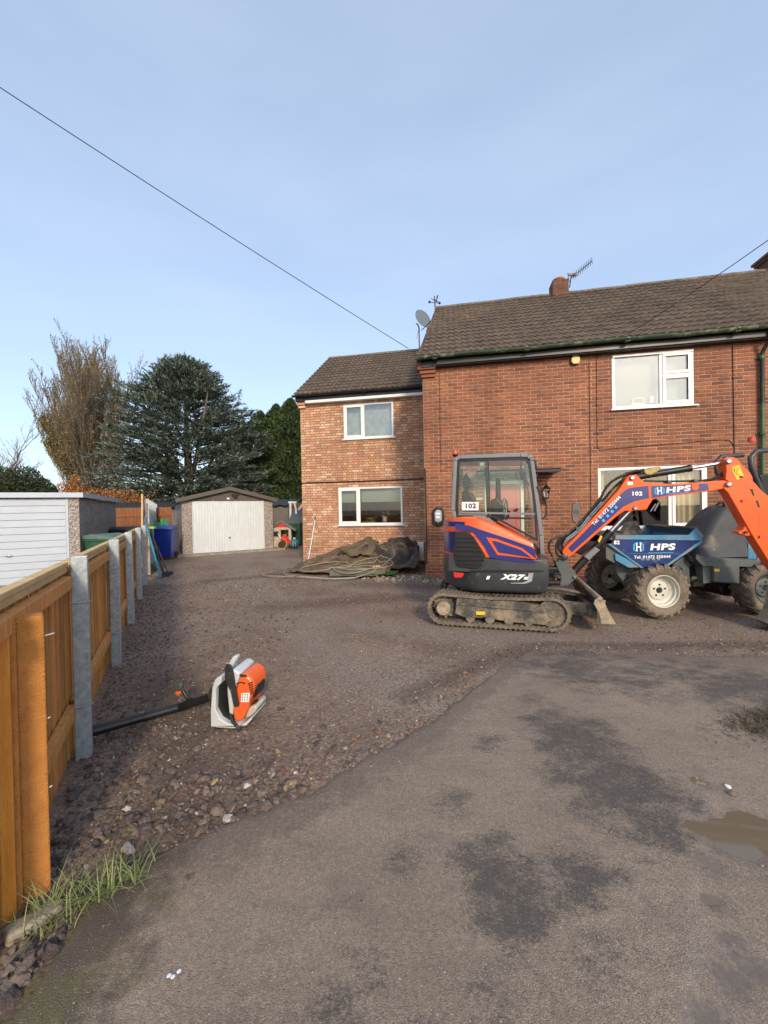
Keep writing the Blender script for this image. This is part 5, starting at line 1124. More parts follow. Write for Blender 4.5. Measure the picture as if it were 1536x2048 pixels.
def h2(x, y): return max(.02, .06 + base_h(x, y) * 1.12 * (.8 + .2 * fbm(x, y, 2.4, 7)) + .17 * ridged(x + .25 * fbm(x, y, 2, 2) - .5 * y, y * .6 + .3 * fbm(x, y, 1.7, 5), 1.9, 8) * min(1, base_h(x, y) * 3 + .2) + .025 * fbm(x, y, 10, 2))
heap('black_membrane', 'rumpled black sheeting piled in the inner corner of the walls', 'black sheeting', M['membrane'], [(-.35, 9.9), (.2, 9.35), (.75, 9.25), (.88, 9.6), (.95, 10.85), (-.3, 11.1), (-.6, 10.6)], h2, seed=4)
def h3(x, y): return h1(x, y) + .12 + .20 * max(0, 1 - hypot(x + .5, y - 10.9) / .45)
heap('brown_underlay', 'peaked sheet of brown underlay on top of the carpet heap', 'underlay', mat('brown underlay', (.16, .12, .07), .95, scale=4, var=.3, bump=1, bscale=70), [(-1.35, 10.5), (-.8, 10.15), (-.2, 10.25), (-.15, 11.05), (-.9, 11.15)], h3, seed=8)
def h4(x, y): return .03 + .05 * ridged(x, y, 3, 4) * .6 + .03
heap('artificial_turf', 'green corner of artificial turf sticking out under the heap', 'artificial turf', M['turf'], [(-.35, 8.95), (.25, 9.0), (.35, 9.35), (-.2, 9.45)], h4, seed=11)
def h5(x, y): return .05 + .13 * max(0, 1 - abs(y - 9.18 + .1 * x) / .22) ** .5 + .02 * fbm(x, y, 8, 3)
heap('rolled_carpet', 'flattened grey green carpet roll along the front of the heap', 'rolled carpet', mat('grey green carpet', (.15, .135, .09), .97, scale=5, var=.3, bump=1, bscale=90), [(-1.35, 9.0), (-.5, 8.92), (.0, 8.95), (.1, 9.25), (-.6, 9.5), (-1.3, 9.4)], h5, seed=14)
def hp(x, y):
    z = .012
    if x > -2.5 and y > 8.95: z = max(z, h1(x, y) if y > 9.2 else .05)
    if -1.35 < x < .1 and 8.95 < y < 9.45: z = max(z, h5(x, y))
    if x > -.4 and y > 9.3: z = max(z, h2(x, y))
    return z + .02
hz_ = empty('coiled_hose', (0, 0, 0), 0, 'long beige hose in loose loops over the carpet heap', 'hose')
def hosep(pts, lift=0.0):
    q = []; P = [Vector(p) for p in pts]
    for i in range(len(P) - 1):
        p0, p1, p2, p3 = P[max(i - 1, 0)], P[i], P[i + 1], P[min(i + 2, len(P) - 1)]
        for k in range(8):
            t_ = k / 8; v = .5 * ((2 * p1) + (p2 - p0) * t_ + (2 * p0 - 5 * p1 + 4 * p2 - p3) * t_ ** 2 + (3 * p1 - p0 - 3 * p2 + p3) * t_ ** 3); q.append(v)
    q.append(P[-1]); z = [hp(v.x, v.y) for v in q]; zs = [sum(z[max(0, i - 7):i + 8]) / len(z[max(0, i - 7):i + 8]) for i in range(len(z))]
    return [(v.x, v.y, max(a - .03, b) + lift) for v, a, b in zip(q, z, zs)]
loop = lambda cx, cy, rx, ry, n=9, a0=0, tw=0: [(cx + rx * cos(a0 + 2 * pi * k / n) * (1 + .06 * sin(k * 2.1 + tw)), cy + ry * sin(a0 + 2 * pi * k / n) * (1 + .08 * cos(k * 1.3 + tw))) for k in range(n + 1)]
for k, P in enumerate([[(-2.9, 9.9), (-3.0, 9.4), (-2.6, 9.1), (-1.9, 8.95), (-1.3, 8.75), (-.7, 8.8), (-.5, 9.0)], [(-2.6, 9.9), (-2.5, 9.5), (-2.3, 9.1), (-1.6, 8.75), (-.9, 8.65), (-.4, 8.9), (0, 9.5), (.25, 10.0), (-.1, 10.5)]] + [loop(-.55, 9.45, .62, .38, 9, .3), loop(-.35, 9.55, .55, .45, 9, 1.2, 1), loop(-.75, 9.3, .5, .30, 9, 2, 2), loop(-1.5, 9.6, .65, .34, 9, .5, 3)]):
    P3 = [(p[0], p[1], 0) for p in P]; t = MB(); t.tube(hosep(P3, .006 * k), .0115, 7); t.build('loop', M['hose'], hz_, True)
t = MB(); t.tube([(-.30, 9.35, hp(-.3, 9.35) + .04), (-.12, 9.38, hp(-.12, 9.38) + .05)], [.03, .02], 8); t.build('connector', mat('amber fitting', (.6, .32, .08), .4), hz_)
# small stick / shard things
t = MB(); t.box((-.03, -.015, -.005), (.03, .015, .005)); 
A = gnd(338, 1952); t2 = MB(); 
for dx in (0, .022, .04): t2.lathe([(0, 0), (.008, .001), (.005, .002), (0, .0022)], (dx * .7, dx * .3 - .01 * (dx == .022), 0), 'z', 7)
tag(t2.build('paint_drip', M['white'], None, loc=(A.x, A.y, .001)), 'small white splash on the tarmac at lower left', 'paint splash')
A = gnd(1456, 1575); t2 = MB(); t2.lathe([(0, 0), (.015, .003), (.014, .009), (.0, .011)], (0, 0, 0), 'z', 12); tag(t2.build('pale_pebble', M['white'], None, True, loc=(A.x, A.y, .001)), 'single white round pebble on the tarmac right of the dark patches', 'pebble')
A = gnd(1466, 1590); t2 = MB(); t2.lathe([(0, 0), (.024, .003), (.026, .012), (.0, .022)], (0, 0, 0), 'z', 8, scale=(1, .7, 1)); tag(t2.build('grey_pebble', stm[1], None, True, loc=(A.x, A.y, .001)), 'greyish brown pebble just beside the white pebble', 'pebble')
A = gnd(52, 1850); t2 = MB(); t2.box((-.085, -.035, -.03), (.085, .035, .022)); t2.V = [(v[0] + rnd.uniform(-.012, .012), v[1] + rnd.uniform(-.012, .012), v[2] + rnd.uniform(-.006, .006)) for v in t2.V]; tag(t2.build('concrete_lump', M['conc'], None, bevel=.014, loc=(A.x + .02, A.y + .02, 0), rot=(0, 0, .75)), 'rough concrete haunch at the foot of the gate board', 'concrete')
# ------------------------------------------------------------------ mini excavator
XY = radians(-16); XF = (1.64, 5.73, XY)
ex = empty('mini_excavator', (1.64, 5.73, 0), XY, 'orange and navy mini excavator numbered 102 with grey cab', 'excavator')
c1 = (4.267, 820, 860); c2 = (3.368, 1080, 880); c6 = (7.68, 1100, 1080); c8 = (4.877, 1300, 860)
# rubber tracks
def track(yc, near):
    tr_ = empty('track', (0, 0, 0)); tr_.parent = ex
    La, Rr = .685, .195; y0, y1 = yc - .145, yc + .145
    def loop_pt(s, off=0):
        """point on the belt centre line, s in 0..1; returns x, z, angle"""
        Lt = 4 * La + 2 * pi * Rr; d = s * Lt; zc = Rr + .030; R2 = Rr + off
        if d < 2 * La: return (-La + d, zc - Rr - off, pi)                      # bottom run
        d -= 2 * La
        if d < pi * Rr: q = -pi / 2 + d / Rr; return (La + R2 * cos(q), zc + R2 * sin(q), q)
        d -= pi * Rr
        if d < 2 * La: 
            u = d / (2 * La); sag = -.022 * sin(pi * u) ; return (La - d, zc + Rr + off + sag, pi / 2)
        d -= 2 * La; q = pi / 2 + d / Rr; return (-La + R2 * cos(q), zc + R2 * sin(q), q)
    n = 110; t = MB(); V = []
    for i in range(n):
        s = i / n; a = loop_pt(s, -.020); b = loop_pt(s, .016)
        V += [(a[0], y0, a[1]), (a[0], y1, a[1]), (b[0], y1, b[1]), (b[0], y0, b[1])]
    F = [(i * 4 + k, ((i + 1) % n) * 4 + k, ((i + 1) % n) * 4 + (k + 1) % 4, i * 4 + (k + 1) % 4) for i in range(n) for k in range(4)]
    t.add(V, F); belt = t.build('belt', M['mudrub'], tr_, True)
    nl = 64; t = MB()
    for i in range(nl):
        for (ya, yb, o_) in ((y0 - .004, yc + .01, 0), (yc - .01, y1 + .004, .5)):
            s = ((i + o_) / nl) % 1; a = loop_pt((s - .0048) % 1, .012); b = loop_pt((s + .0048) % 1, .012); a2 = loop_pt((s - .0036) % 1, .026); b2 = loop_pt((s + .0036) % 1, .026)
            t.add([(a[0], ya, a[1]), (b[0], ya, b[1]), (b[0], yb, b[1]), (a[0], yb, a[1]), (a2[0], ya, a2[1]), (b2[0], ya, b2[1]), (b2[0], yb, b2[1]), (a2[0], yb, a2[1])], [(0, 3, 2, 1), (4, 5, 6, 7), (0, 1, 5, 4), (1, 2, 6, 5), (2, 3, 7, 6), (3, 0, 4, 7)])
    tag(t.build('tread_lugs', M['mudrub'], tr_), kind='stuff')
    t = MB(); nb = 60
    for i in range(nb):   # inner guide lugs along the lower edge
        s = i / nb; a = loop_pt(s, -.012); b = loop_pt((s + .008) % 1, -.012); a2 = loop_pt(s, -.03); b2 = loop_pt((s + .008) % 1, -.03)
        t.add([(a[0], y0 + .01, a[1]), (b[0], y0 + .01, b[1]), (b[0], y0 + .06, b[1]), (a[0], y0 + .06, a[1]), (a2[0], y0 + .015, a2[1]), (b2[0], y0 + .015, b2[1]), (b2[0], y0 + .05, b2[1]), (a2[0], y0 + .05, a2[1])], [(4, 5, 6, 7), (0, 1, 5, 4), (1, 2, 6, 5), (2, 3, 7, 6), (3, 0, 4, 7)])
    tag(t.build('guide_lugs', M['mudrub'], tr_), kind='stuff')
    ys = y0 + .02
    t = MB(); t.lathe([(.0, ys - .03), (.085, ys - .03), (.095, ys - .015), (.095, ys + .05), (.06, ys + .08), (.0, ys + .08)], (-La + .0, 0, Rr + .03), 'y', 24)
    for k in range(6): q = k * pi / 3; t.cyl((-La + .06 * cos(q), ys - .038, .225 + .06 * sin(q)), (-La + .06 * cos(q), ys - .02, .225 + .06 * sin(q)), .01, n=6)
    t.build('drive_hub', M['drymud'], tr_, True)
    t = MB(); P = []
    for k in range(22): q = 2 * pi * k / 22; r_ = .165 if k % 2 else .125; P.append((-La + r_ * cos(q), .225 + r_ * sin(q)))
    t.prism(P, yc - .03, yc + .03); t.build('sprocket', M['mudsteel'], tr_)
    t = MB(); t.lathe([(.0, ys + .0), (.05, ys), (.06, ys + .02), (.15, ys + .03), (.172, ys + .03), (.172, y1 - .04), (.0, y1 - .04)], (La, 0, Rr + .03), 'y', 26); t.build('idler', M['mudsteel'], tr_, True)
    t = MB(); t.prism([(-.50, .385), (-.53, .16), (-.42, .12), (-.2, .115), (-.12, .14), (.05, .10), (.12, .10), (.25, .085), (.60, .075), (.66, .13), (.66, .30), (.35, .36), (-.1, .375)], y0 + .028, y1 - .03); t.build('track_frame', M['mudsteel'], tr_, bevel=.012)
    t = MB(); t.prism([(-.46, .315), (-.46, .285), (.60, .245), (.60, .272)], y0 + .006, y0 + .0275); t.build('frame_rib', M['mudsteel'], tr_, bevel=.004)
    t = MB()
    for x in (-.33, -.08, .16, .4): t.lathe([(0, ys), (.05, ys), (.065, ys + .02), (.065, y1 - .04), (0, y1 - .04)], (x, 0, .105), 'y', 16)
    t.build('roller', M['mudsteel'], tr_, True)
    t = MB(); t.lathe([(0, ys), (.035, ys), (.035, y1 - .04), (0, y1 - .04)], (-.05, 0, .39), 'y', 12); t.build('top_roller', M['black'], tr_, True)
    if near:
        t = MB(); P = onp(XF, -.733, [(563, 1548), (640, 1548), (640, 1575), (563, 1575)], c1); t.prism(P, y0 + .002, y0 + .0055); t.build('grease_label', M['yellow'], tr_)
track(-.60, True); track(.60, False)
t = MB(); t.box((-.42, -.46, .16), (.42, .46, .36)); t.lathe([(.30, .36), (.30, .43), (.27, .44), (.27, .52)], (0, 0, 0), 'z', 28); t.prism([(.3, .30), (.3, .20), (.62, .16), (.62, .24)], -.40, .40); t.build('undercarriage', M['mudsteel'], ex, bevel=.012)
# dozer blade
t = MB(); P = onp(XF, -.74, [(690, 920), (730, 905), (860, 930), (850, 985), (905, 1110), (1020, 1300), (780, 1290), (765, 1160), (715, 1050), (672, 980)], c6)
t.prism(P, -.74, -.715); t.prism(P, .715, .74)
top = on(XF, -.74, 1100 + 770 / 7.68, 1080 + 925 / 7.68); tipp = on(XF, -.74, 1100 + 1015 / 7.68, 1080 + 1300 / 7.68)
face = [(top[0] + .035, top[1]), (top[0] + .075, top[1] - .1), (top[0] + .10, top[1] - .22), tipp]
t.prism(face + [(tipp[0] - .03, tipp[1] + .0), (face[2][0] - .03, face[2][1]), (face[1][0] - .03, face[1][1]), (top[0] - .02, top[1])], -.7149, .7149)
t.cyl((top[0], -.74, top[1] + .01), (top[0], .74, top[1] + .01), .035, n=10)
t.build('dozer_blade', M['drymud'], ex, bevel=.006)
t = MB()
for yy in (-.36, .36):
    t.prism([(.58, .33), (.60, .17), (top[0] - .0, .13), (top[0] + .02, .30)], yy - .035, yy + .035)
t.box((top[0] - .08, -.5, .14), (top[0] + .02, .5, .3)); t.build('blade_arm', M['mudsteel'], ex, bevel=.008)
t = MB(); t.cyl((.40, 0, .42), (.85, 0, .36), .045, n=12); t.cyl((.85, 0, .36), (top[0], 0, .33), .022, n=10); t.build('blade_cylinder', M['mudsteel'], ex)
t = MB(); t.tube([(.5, -.15, .43), (.8, -.2, .45), (1.05, -.12, .40), (1.2, -.05, .34)], .02, 8); t.tube([(.5, -.1, .40), (.8, -.12, .39), (1.1, -.05, .34)], .018, 8); t.build('hose', M['mudrub'], ex, True)

# rotating body: rounded tail, dark lower skirt and orange cowl
def plan_loop(z, inset=0.0, x1=.66):
    """outline of the body seen from above, rounded at the back"""
    P = []; Rb = .80 - inset; hw_ = .735 - inset
    for k in range(25):
        q = pi / 2 + pi * k / 24; x, y = Rb * 1.0 * cos(q) , Rb * sin(q); y = max(-hw_, min(hw_, y)); P.append((x * .97 + .03, y, z))
    P += [(x1 - .10 - inset, -hw_, z), (x1 - .015 - inset, -hw_ + .03, z), (x1 - inset, -hw_ + .12, z), (x1 - inset, hw_ - .1, z), (x1 - .1 - inset, hw_, z)]
    return P
def loft(loops, caps=True):
    t = MB(); n = len(loops[0]); V = [p for l in loops for p in l]; F = [(i * n + k, i * n + (k + 1) % n, (i + 1) * n + (k + 1) % n, (i + 1) * n + k) for i in range(len(loops) - 1) for k in range(n)]
    if caps: F += [tuple(range(n))[::-1], tuple(range((len(loops) - 1) * n, len(loops) * n))]
    return t.add(V, F)
t = loft([plan_loop(.47, .05), plan_loop(.50, .015), plan_loop(.56, .0), plan_loop(.72, -.012), plan_loop(.905, -.006), plan_loop(.93, .02)]); t.build('lower_body', M['dgrey'], ex, True, bevel=.006)
BL = -.748   # plane of the near side skin
# the cowl: side profile traced, with curved tail
prof = onp(XF, BL, [(392, 745), (560, 745), (700, 800), (860, 860), (1060, 965), (1090, 985), (1112, 1137), (900, 1128), (760, 1110), (690, 1092), (640, 1100), (380, 1110), (376, 1000)], c1)
zt = lambda x: max(p[1] for p in prof) if x < -.2 else None
topc = onp(XF, BL, [(380, 748), (480, 743), (560, 750), (640, 775), (700, 800), (780, 830), (860, 865), (960, 915), (1060, 965), (1095, 990), (1112, 1060), (1114, 1137)], c1)
def top_z(x):
    for (a, b), (c, d) in zip(topc, topc[1:]):
        if a <= x <= c: return b + (d - b) * (x - a) / (c - a + 1e-9)
    return topc[0][1] if x < topc[0][0] else topc[-1][1]
V = []; F = []; xs_ = list(np.linspace(-.55, topc[-2][0], 16))
def cowl_loop(u, inset):
    """one vertical section round the plan: u along the plan outline"""
    return None
pl_ = [p for p in plan_loop(0, .0, topc[-2][0] + .02)]
pts_near = [p for p in pl_ if p[1] < .0 or True]
lo, mi_, hi = [], [], []
for p in pl_:
    x, y = p[0], p[1]; zt_ = top_z(max(x, topc[0][0])) if x > topc[0][0] else topc[0][1] - .02 * (topc[0][0] - x) / .2
    s_ = 1.0
    lo.append((x, y, .93)); mi_.append((x, y, zt_ - .06)); 
    hi.append((x * .985 + .005, y * .965, zt_ - .012))
hi2 = [(x * .93 + .02, y * .88, z + .015) for x, y, z in hi]
t = loft([lo, mi_, hi, hi2]); cowl = t.build('engine_cowl', M['orange'], ex, True)
def decal(poly, crop, mt, name, parent, b, th=.004, fr=XF, bevel=0):
    t = MB(); P = onp(fr, b, poly, crop); t.prism(P, b - th, b + .004); return t.build(name, M[mt] if isinstance(mt, str) else mt, parent, bevel=bevel)
SB = BL + .012
decal([(385, 800), (500, 815), (660, 870), (860, 935), (1040, 1000), (1065, 1020), (1078, 1105), (900, 1062), (760, 1035), (715, 1045), (752, 1062), (900, 1088), (1080, 1118), (1060, 1136), (860, 1120), (690, 1090), (640, 1000), (540, 868), (385, 852)], c1, 'navy', 'navy_decal', cowl, BL - .003)
decal([(650, 915), (740, 930), (960, 1010), (1080, 1105), (900, 1080), (745, 1065)], c1, 'orange', 'orange_decal', cowl, BL - .008)
decal([(698, 945), (740, 950), (950, 1025), (1040, 1092), (900, 1068), (755, 1045)], c1, 'navy', 'navy_decal', cowl, BL - .0125)
# grille
gr_ = decal([(385, 870), (510, 880), (560, 935), (648, 1078), (600, 1170), (580, 1180), (410, 1168), (395, 1150), (368, 1060), (380, 980)], c1, 'black', 'side_grille', ex, BL - .012, .006)
for k in range(7):
    y = 905 + k * 38; xl_ = 392 if y < 1040 else 378 + (y - 1040) * .15; xr_ = 545 + (y - 905) * .47 if y < 1080 else 640 - (y - 1080) * .45
    t = MB(); P = onp(XF, BL - .02, [(xl_, y), (xr_, y + 4), (xr_ + 8, y + 18), (xl_ - 2, y + 16)], c1); t.prism(P, BL - .038, BL - .016); t.build('grille_slat', M['black'], gr_, bevel=.004)
decal([(330, 1060), (365, 1060), (400, 1170), (600, 1195), (690, 1095), (680, 1165), (640, 1200), (560, 1210), (330, 1200)], c1, 'dgrey', 'grille_surround', ex, BL - .006, .008)
decal([(370, 1212), (462, 1222), (448, 1252), (430, 1260), (380, 1258)], c1, 'red', 'tail_reflector', ex, BL - .01, .006)
decal([(660, 1245), (686, 1245), (674, 1275), (648, 1275)], c1, 'whitew', 'white_mark', ex, BL - .018, .003)
decal([(1010, 1222), (1055, 1218), (1040, 1290), (985, 1312), (860, 1312), (860, 1304), (960, 1302), (1000, 1285)], c1, mat('grey flash', (.33, .34, .36), .4), 'grey_flash', ex, BL - .018, .003)
t = MB(); P = onp(XF, BL - .02, [(500, 1195), (1140, 1200), (1140, 1206), (560, 1214)], c1); t.prism(P, BL - .022, BL - .01); t.build('skirt_seam', M['black'], ex)
def x27(s, px_, py_, sz, st=1.2, sh=.35, bold=.006):
    x, z = on(XF, BL - .02, 820 + px_ / 4.267, 860 + py_ / 4.267); return text_mesh('lettering', s, sz, M['whitew'], ex, (x, BL - .021, z), bold=bold, shear=sh, stretch=st)
x27('X27', 868, 1257, .088, 1.5); x27('z', 985, 1262, .05, 1.4)
# tail corner panel in navy and orange
t = MB()
for (za, zb, mi_2) in ((.96, 1.30, 0), (1.33, 1.40, 0)):
    n = 8; V = []
    for k in range(n + 1):
        q = radians(196 + 42 * k / n); x, y = (.804 * .97 * cos(q) + .03), max(-.738, .804 * sin(q)); V += [(x, y, za), (x * 1.0, y, zb)]
    t.add(V, [(2 * k, 2 * k + 2, 2 * k + 3, 2 * k + 1) for k in range(n)])
t.build('tail_decal', M['navy'], cowl)
t = MB(); V = []
for k in range(9): q = radians(190 + 50 * k / 8); x, y = (.83 * .97 * cos(q) + .03), max(-.752, .82 * sin(q)); V += [(x, y, 1.26), (x, y, 1.31)]
t.add(V, [(2 * k, 2 * k + 2, 2 * k + 3, 2 * k + 1) for k in range(8)]); t.build('tail_lip', M['orange'], cowl)
# orange slow mud lump under the tail, mirror
# cab
CN, CFr = -.20, .70
out = onp(XF, CN, [(372, 700), (365, 680), (385, 255), (395, 240), (412, 230), (945, 213), (1010, 217), (1038, 236), (1045, 262), (1128, 905), (1140, 1145)], c1)
inn = onp(XF, CN, [(400, 745), (390, 700), (415, 285), (425, 272), (940, 250), (990, 258), (1012, 275), (1022, 300), (1072, 600), (1090, 940)], c1)
cab_ = empty('cab'); cab_.parent = ex
def frame_side(y0, y1):
    t = MB()
    A = onp(XF, CN, [(392, 745), (368, 690), (388, 262), (402, 242), (430, 232), (940, 215), (1005, 220), (1034, 240), (1040, 262), (1120, 900), (1132, 1120)], c1)
    t.strip(A, .058, y0, y1); return t
t = frame_side(CN - .02, CN + .05); t.build('side_frame', M['cgrey'], cab_, bevel=.012)
t = frame_side(CFr - .05, CFr + .02); t.build('side_frame', M['cgrey'], cab_, bevel=.012)
TL = on(XF, CN, 820 + 400 / 4.267, 860 + 240 / 4.267); TR = on(XF, CN, 820 + 1030 / 4.267, 860 + 232 / 4.267); BLf = on(XF, CN, 820 + 380 / 4.267, 860 + 720 / 4.267); FB = on(XF, CN, 820 + 1132 / 4.267, 860 + 1130 / 4.267)
t = MB(); t.prism([(TL[0] + .0, TL[1] - .03), (TL[0] + .02, TL[1] + .015), (TL[0] + .3, TL[1] + .035), (TR[0] - .06, TR[1] + .03), (TR[0] + .0, TR[1] - .01), (TR[0], TR[1] - .04)], CN + .051, CFr - .051); t.build('roof', M['cgrey'], cab_, bevel=.01)
# black inner seal frame and mid bar
t = MB(); A = onp(XF, CN - .02, [(405, 735), (398, 690), (415, 275), (430, 262), (945, 244), (1000, 255), (1018, 290), (1066, 640), (1084, 940), (710, 738)], c1); t.strip(A, .030, CN - .024, CN + .03, closed=True); t.build('window_seal', M['black'], cab_)
t = MB(); A = onp(XF, CN - .02, [(420, 704), (1066, 718)], c1); t.strip(A, .030, CN - .035, CN - .0); t.build('window_bar', M['cgrey'], cab_, bevel=.006)
t = MB(); A = onp(XF, CN - .02, [(668, 262), (684, 704)], c1); t.strip(A, .014, CN - .028, CN - .0); t.build('window_bar', M['black'], cab_)
t = MB(); A = onp(XF, CN - .02, [(400, 715), (640, 720), (740, 800), (400, 800)], c1); t.prism(A, CN - .018, CN + .04); t.build('lower_panel', M['cgrey'], cab_)
decal([(530, 730), (640, 730), (690, 785), (560, 745)], c1, 'cgrey', 'panel_inset', cab_, CN - .024)
G1 = onp(XF, CN, [(412, 700), (420, 275), (666, 265), (682, 704)], c1); G2_ = onp(XF, CN, [(668, 265), (940, 254), (1008, 270), (1060, 640), (1066, 716), (684, 704)], c1); G3 = onp(XF, CN, [(706, 735), (1068, 728), (1082, 935), (900, 850)], c1)
for P in (G1, G2_, G3): t = MB(); t.prism(P, CN - .003, CN + .003); t.build('side_glass', M['cabglass'], cab_)
P = onp(XF, CN, [(420, 700), (425, 275), (940, 256), (1010, 275), (1070, 720), (1085, 1100), (420, 760)], c1); t = MB(); t.prism(P, CFr - .003, CFr + .003); t.build('door_glass', M['cabglass'], cab_)
t = MB(); A = onp(XF, CN, [(640, 262), (660, 760), (640, 1100)], c1); t.strip(A, .05, CFr - .03, CFr + .02); A = onp(XF, CN, [(430, 760), (1080, 770)], c1); t.strip(A, .03, CFr - .03, CFr + .02); t.build('door_frame', M['black'], cab_)
t = MB(); V = [(TL[0] + .02, CN, TL[1] - .04), (TL[0] + .02, CFr, TL[1] - .04), (BLf[0] + .02, CFr, BLf[1]), (BLf[0] + .02, CN, BLf[1])]; t.add(V, [(0, 1, 2, 3)]); t.build('rear_glass', M['cabglass'], cab_)
t = MB(); V = [(TR[0] - .0, CN, TR[1] - .05), (TR[0] - .0, CFr, TR[1] - .05), (FB[0] - .01, CFr, FB[1]), (FB[0] - .01, CN, FB[1])]; t.add(V, [(0, 1, 2, 3)]); t.build('front_glass', M['cabglass'], cab_)
t = MB(); t.box((-.60, CN + .05, .93), (FB[0] - .02, CFr - .02, .99)); t.build('floor', M['black'], cab_)
# seat and controls
st = empty('seat'); st.parent = ex
def blk(name, poly, y0, y1, mt='black', bv=.02): t = MB(); t.prism(onp(XF, .25, poly, c1), y0, y1); return t.build(name, M[mt], st, bevel=bv)
blk('seat_back', [(455, 700), (450, 540), (470, 520), (520, 530), (560, 600), (570, 700)], .02, .48); blk('head_rest', [(452, 500), (455, 410), (470, 400), (510, 405), (515, 500)], .13, .37); blk('seat_cushion', [(455, 705), (640, 690), (650, 760), (455, 790)], .02, .48)
t = MB(); 
for yy in (.17, .33): a, b = onp(XF, .25, [(478, 380), (480, 560)], c1); t.tube([(a[0], yy, a[1]), (b[0], yy, b[1])], .02, 8)
t.build('head_rest_stalk', M['black'], st)
blk('console', [(690, 700), (690, 600), (740, 580), (790, 640), (800, 760), (690, 780)], -.1, -.02); blk('column', [(732, 410), (772, 410), (778, 600), (790, 760), (740, 760), (730, 560)], .35, .42); blk('monitor', [(880, 690), (915, 665), (930, 680), (900, 705)], .3, .4, bv=.006)
t = MB()
for (a, b, c, d, yy) in ((760, 700, 770, 610, 0), (840, 760, 850, 690, .5), (1000, 690, 1020, 640, .55)): p, q = onp(XF, .25, [(a, b), (c, d)], c1); t.tube([(p[0], yy, p[1]), (q[0], yy, q[1])], [.012, .024], 8)
t.build('control_lever', M['black'], st)
t = MB(); p = onp(XF, .0, [(955, 275), (945, 340), (980, 400), (1020, 470)], c1); t.tube([(x, .1, z) for x, z in p], .012, 6); t.build('wiper', M['black'], cab_)
# beacon, stickers, mirror
bx_, bz_ = on(XF, -.02, 820 + 385 / 4.267, 860 + 205 / 4.267)
bc = MB(); bc.lathe([(.0, bz_ - .035), (.036, bz_ - .035), (.046, bz_ - .02), (.046, bz_ - .004), (.0, bz_ - .004)], (bx_, 0, 0), 'z', 18); bc.tube([(bx_, 0, bz_ - .03), (bx_ + .005, 0, bz_ - .10), (bx_ - .02, 0, bz_ - .2), (bx_ - .045, 0, bz_ - .32), (bx_ - .03, 0, bz_ - .40), (bx_ + .05, 0, bz_ - .45)], .009, 6); bo = bc.build('beacon', M['black'], ex, True)
bc = MB(); bc.lathe([(.0, bz_ - .003), (.042, bz_ - .002), (.044, bz_ + .02), (.040, bz_ + .045), (.02, bz_ + .056), (0, bz_ + .058)], (bx_, 0, 0), 'z', 18); bc.build('beacon_lens', mat('orange red lens', (.75, .07, .015), .2, coat=.5), bo, True)
decal([(443, 614), (585, 614), (585, 685), (443, 685)], c1, 'whitew', 'number_sticker', cab_, CN - .006, .002)
x, z = on(XF, CN - .01, 820 + 514 / 4.267, 860 + 650 / 4.267); text_mesh('numeral', '102', .098, mat('sticker black', (.012, .012, .012), .5), cab_, (x, CN - .0095, z), bold=.0035, stretch=1.08)
decal([(565, 578), (618, 578), (618, 596), (565, 596)], c1, 'whitew', 'small_sticker', cab_, CN + .012, .002); decal([(594, 276), (634, 274), (634, 304), (594, 306)], c1, mat('green white sticker', (.4, .6, .45), .5), 'small_sticker', cab_, CN + .012, .002)
t = MB(); p = onp(XF, CN - .02, [(1085, 480), (1112, 540), (1150, 580), (1163, 640), (1160, 730), (1130, 755)], c1); t.tube([(x, CN - .03, z) for x, z in p], .010, 7); t.build('grab_rail', M['black'], ex, True)
t = MB(); p = onp(XF, CN, [(1055, 250), (1078, 262), (1090, 350), (1066, 320)], c1); t.prism(p, CN - .02, CN + .06); t.build('mirror', M['black'], ex, bevel=.006)
# kingpost, boom, arm
def plate(name, poly, crop, y0, y1, mt, parent=ex, bevel=.008, b=None):
    t = MB(); t.prism(onp(XF, y0 if b is None else b, poly, crop), y0, y1); return t.build(name, M[mt] if isinstance(mt, str) else mt, parent, bevel=bevel)
plate('swing_bracket', [(160, 300), (275, 315), (300, 425), (330, 440), (420, 560), (400, 590), (290, 695), (180, 712), (150, 700), (170, 560), (80, 350)], c6, -.11, .11, 'steelg')
t = MB(); 
for (ya, zc) in ((430, .05), (640, .05)): P = onp(XF, 0, [(-60, ya - 30), (160, ya - 30), (160, ya + 40), (-60, ya + 40)], c6); t.prism(P, -.1, .1)
t.build('swing_post', M['black'], ex, bevel=.02)
p = onp(XF, 0, [(70, 470), (75, 600)], c6); t = MB(); t.cyl((p[0][0], -.06, p[0][1]), (p[1][0], -.06, p[1][1]), .028, n=12); t.build('swing_pin', M['chrome'], ex, True)
t = MB(); 
for k, (a, b) in enumerate([((-30, 500), (160, 520)), ((-30, 530), (150, 560)), ((-30, 560), (165, 590))]): q = onp(XF, -.12, [a, b], c6); t.tube([(q[0][0], -.1, q[0][1]), ((q[0][0] + q[1][0]) / 2, -.17, (q[0][1] + q[1][1]) / 2 + .01 * k), (q[1][0], -.12, q[1][1])], .018, 8)
t.build('hose', M['rubber'], ex, True)
BW2 = .085
bo_ = plate('boom', [(150, 755), (162, 730), (250, 640), (530, 335), (588, 250), (605, 236), (650, 232), (680, 265), (712, 288), (900, 295), (1230, 272), (1290, 278), (1300, 298), (1285, 318), (1150, 345), (900, 375), (762, 400), (735, 440), (720, 468), (620, 480), (570, 478), (520, 512), (215, 778), (195, 790), (165, 785)], c2, -BW2, BW2, 'orange', bevel=.008)
DP = -BW2 - .001
decal([(188, 728), (300, 618), (560, 348), (590, 328), (620, 320), (730, 308), (735, 392), (640, 412), (560, 450), (216, 756)], c2, 'navy', 'navy_decal', bo_, DP, .002)
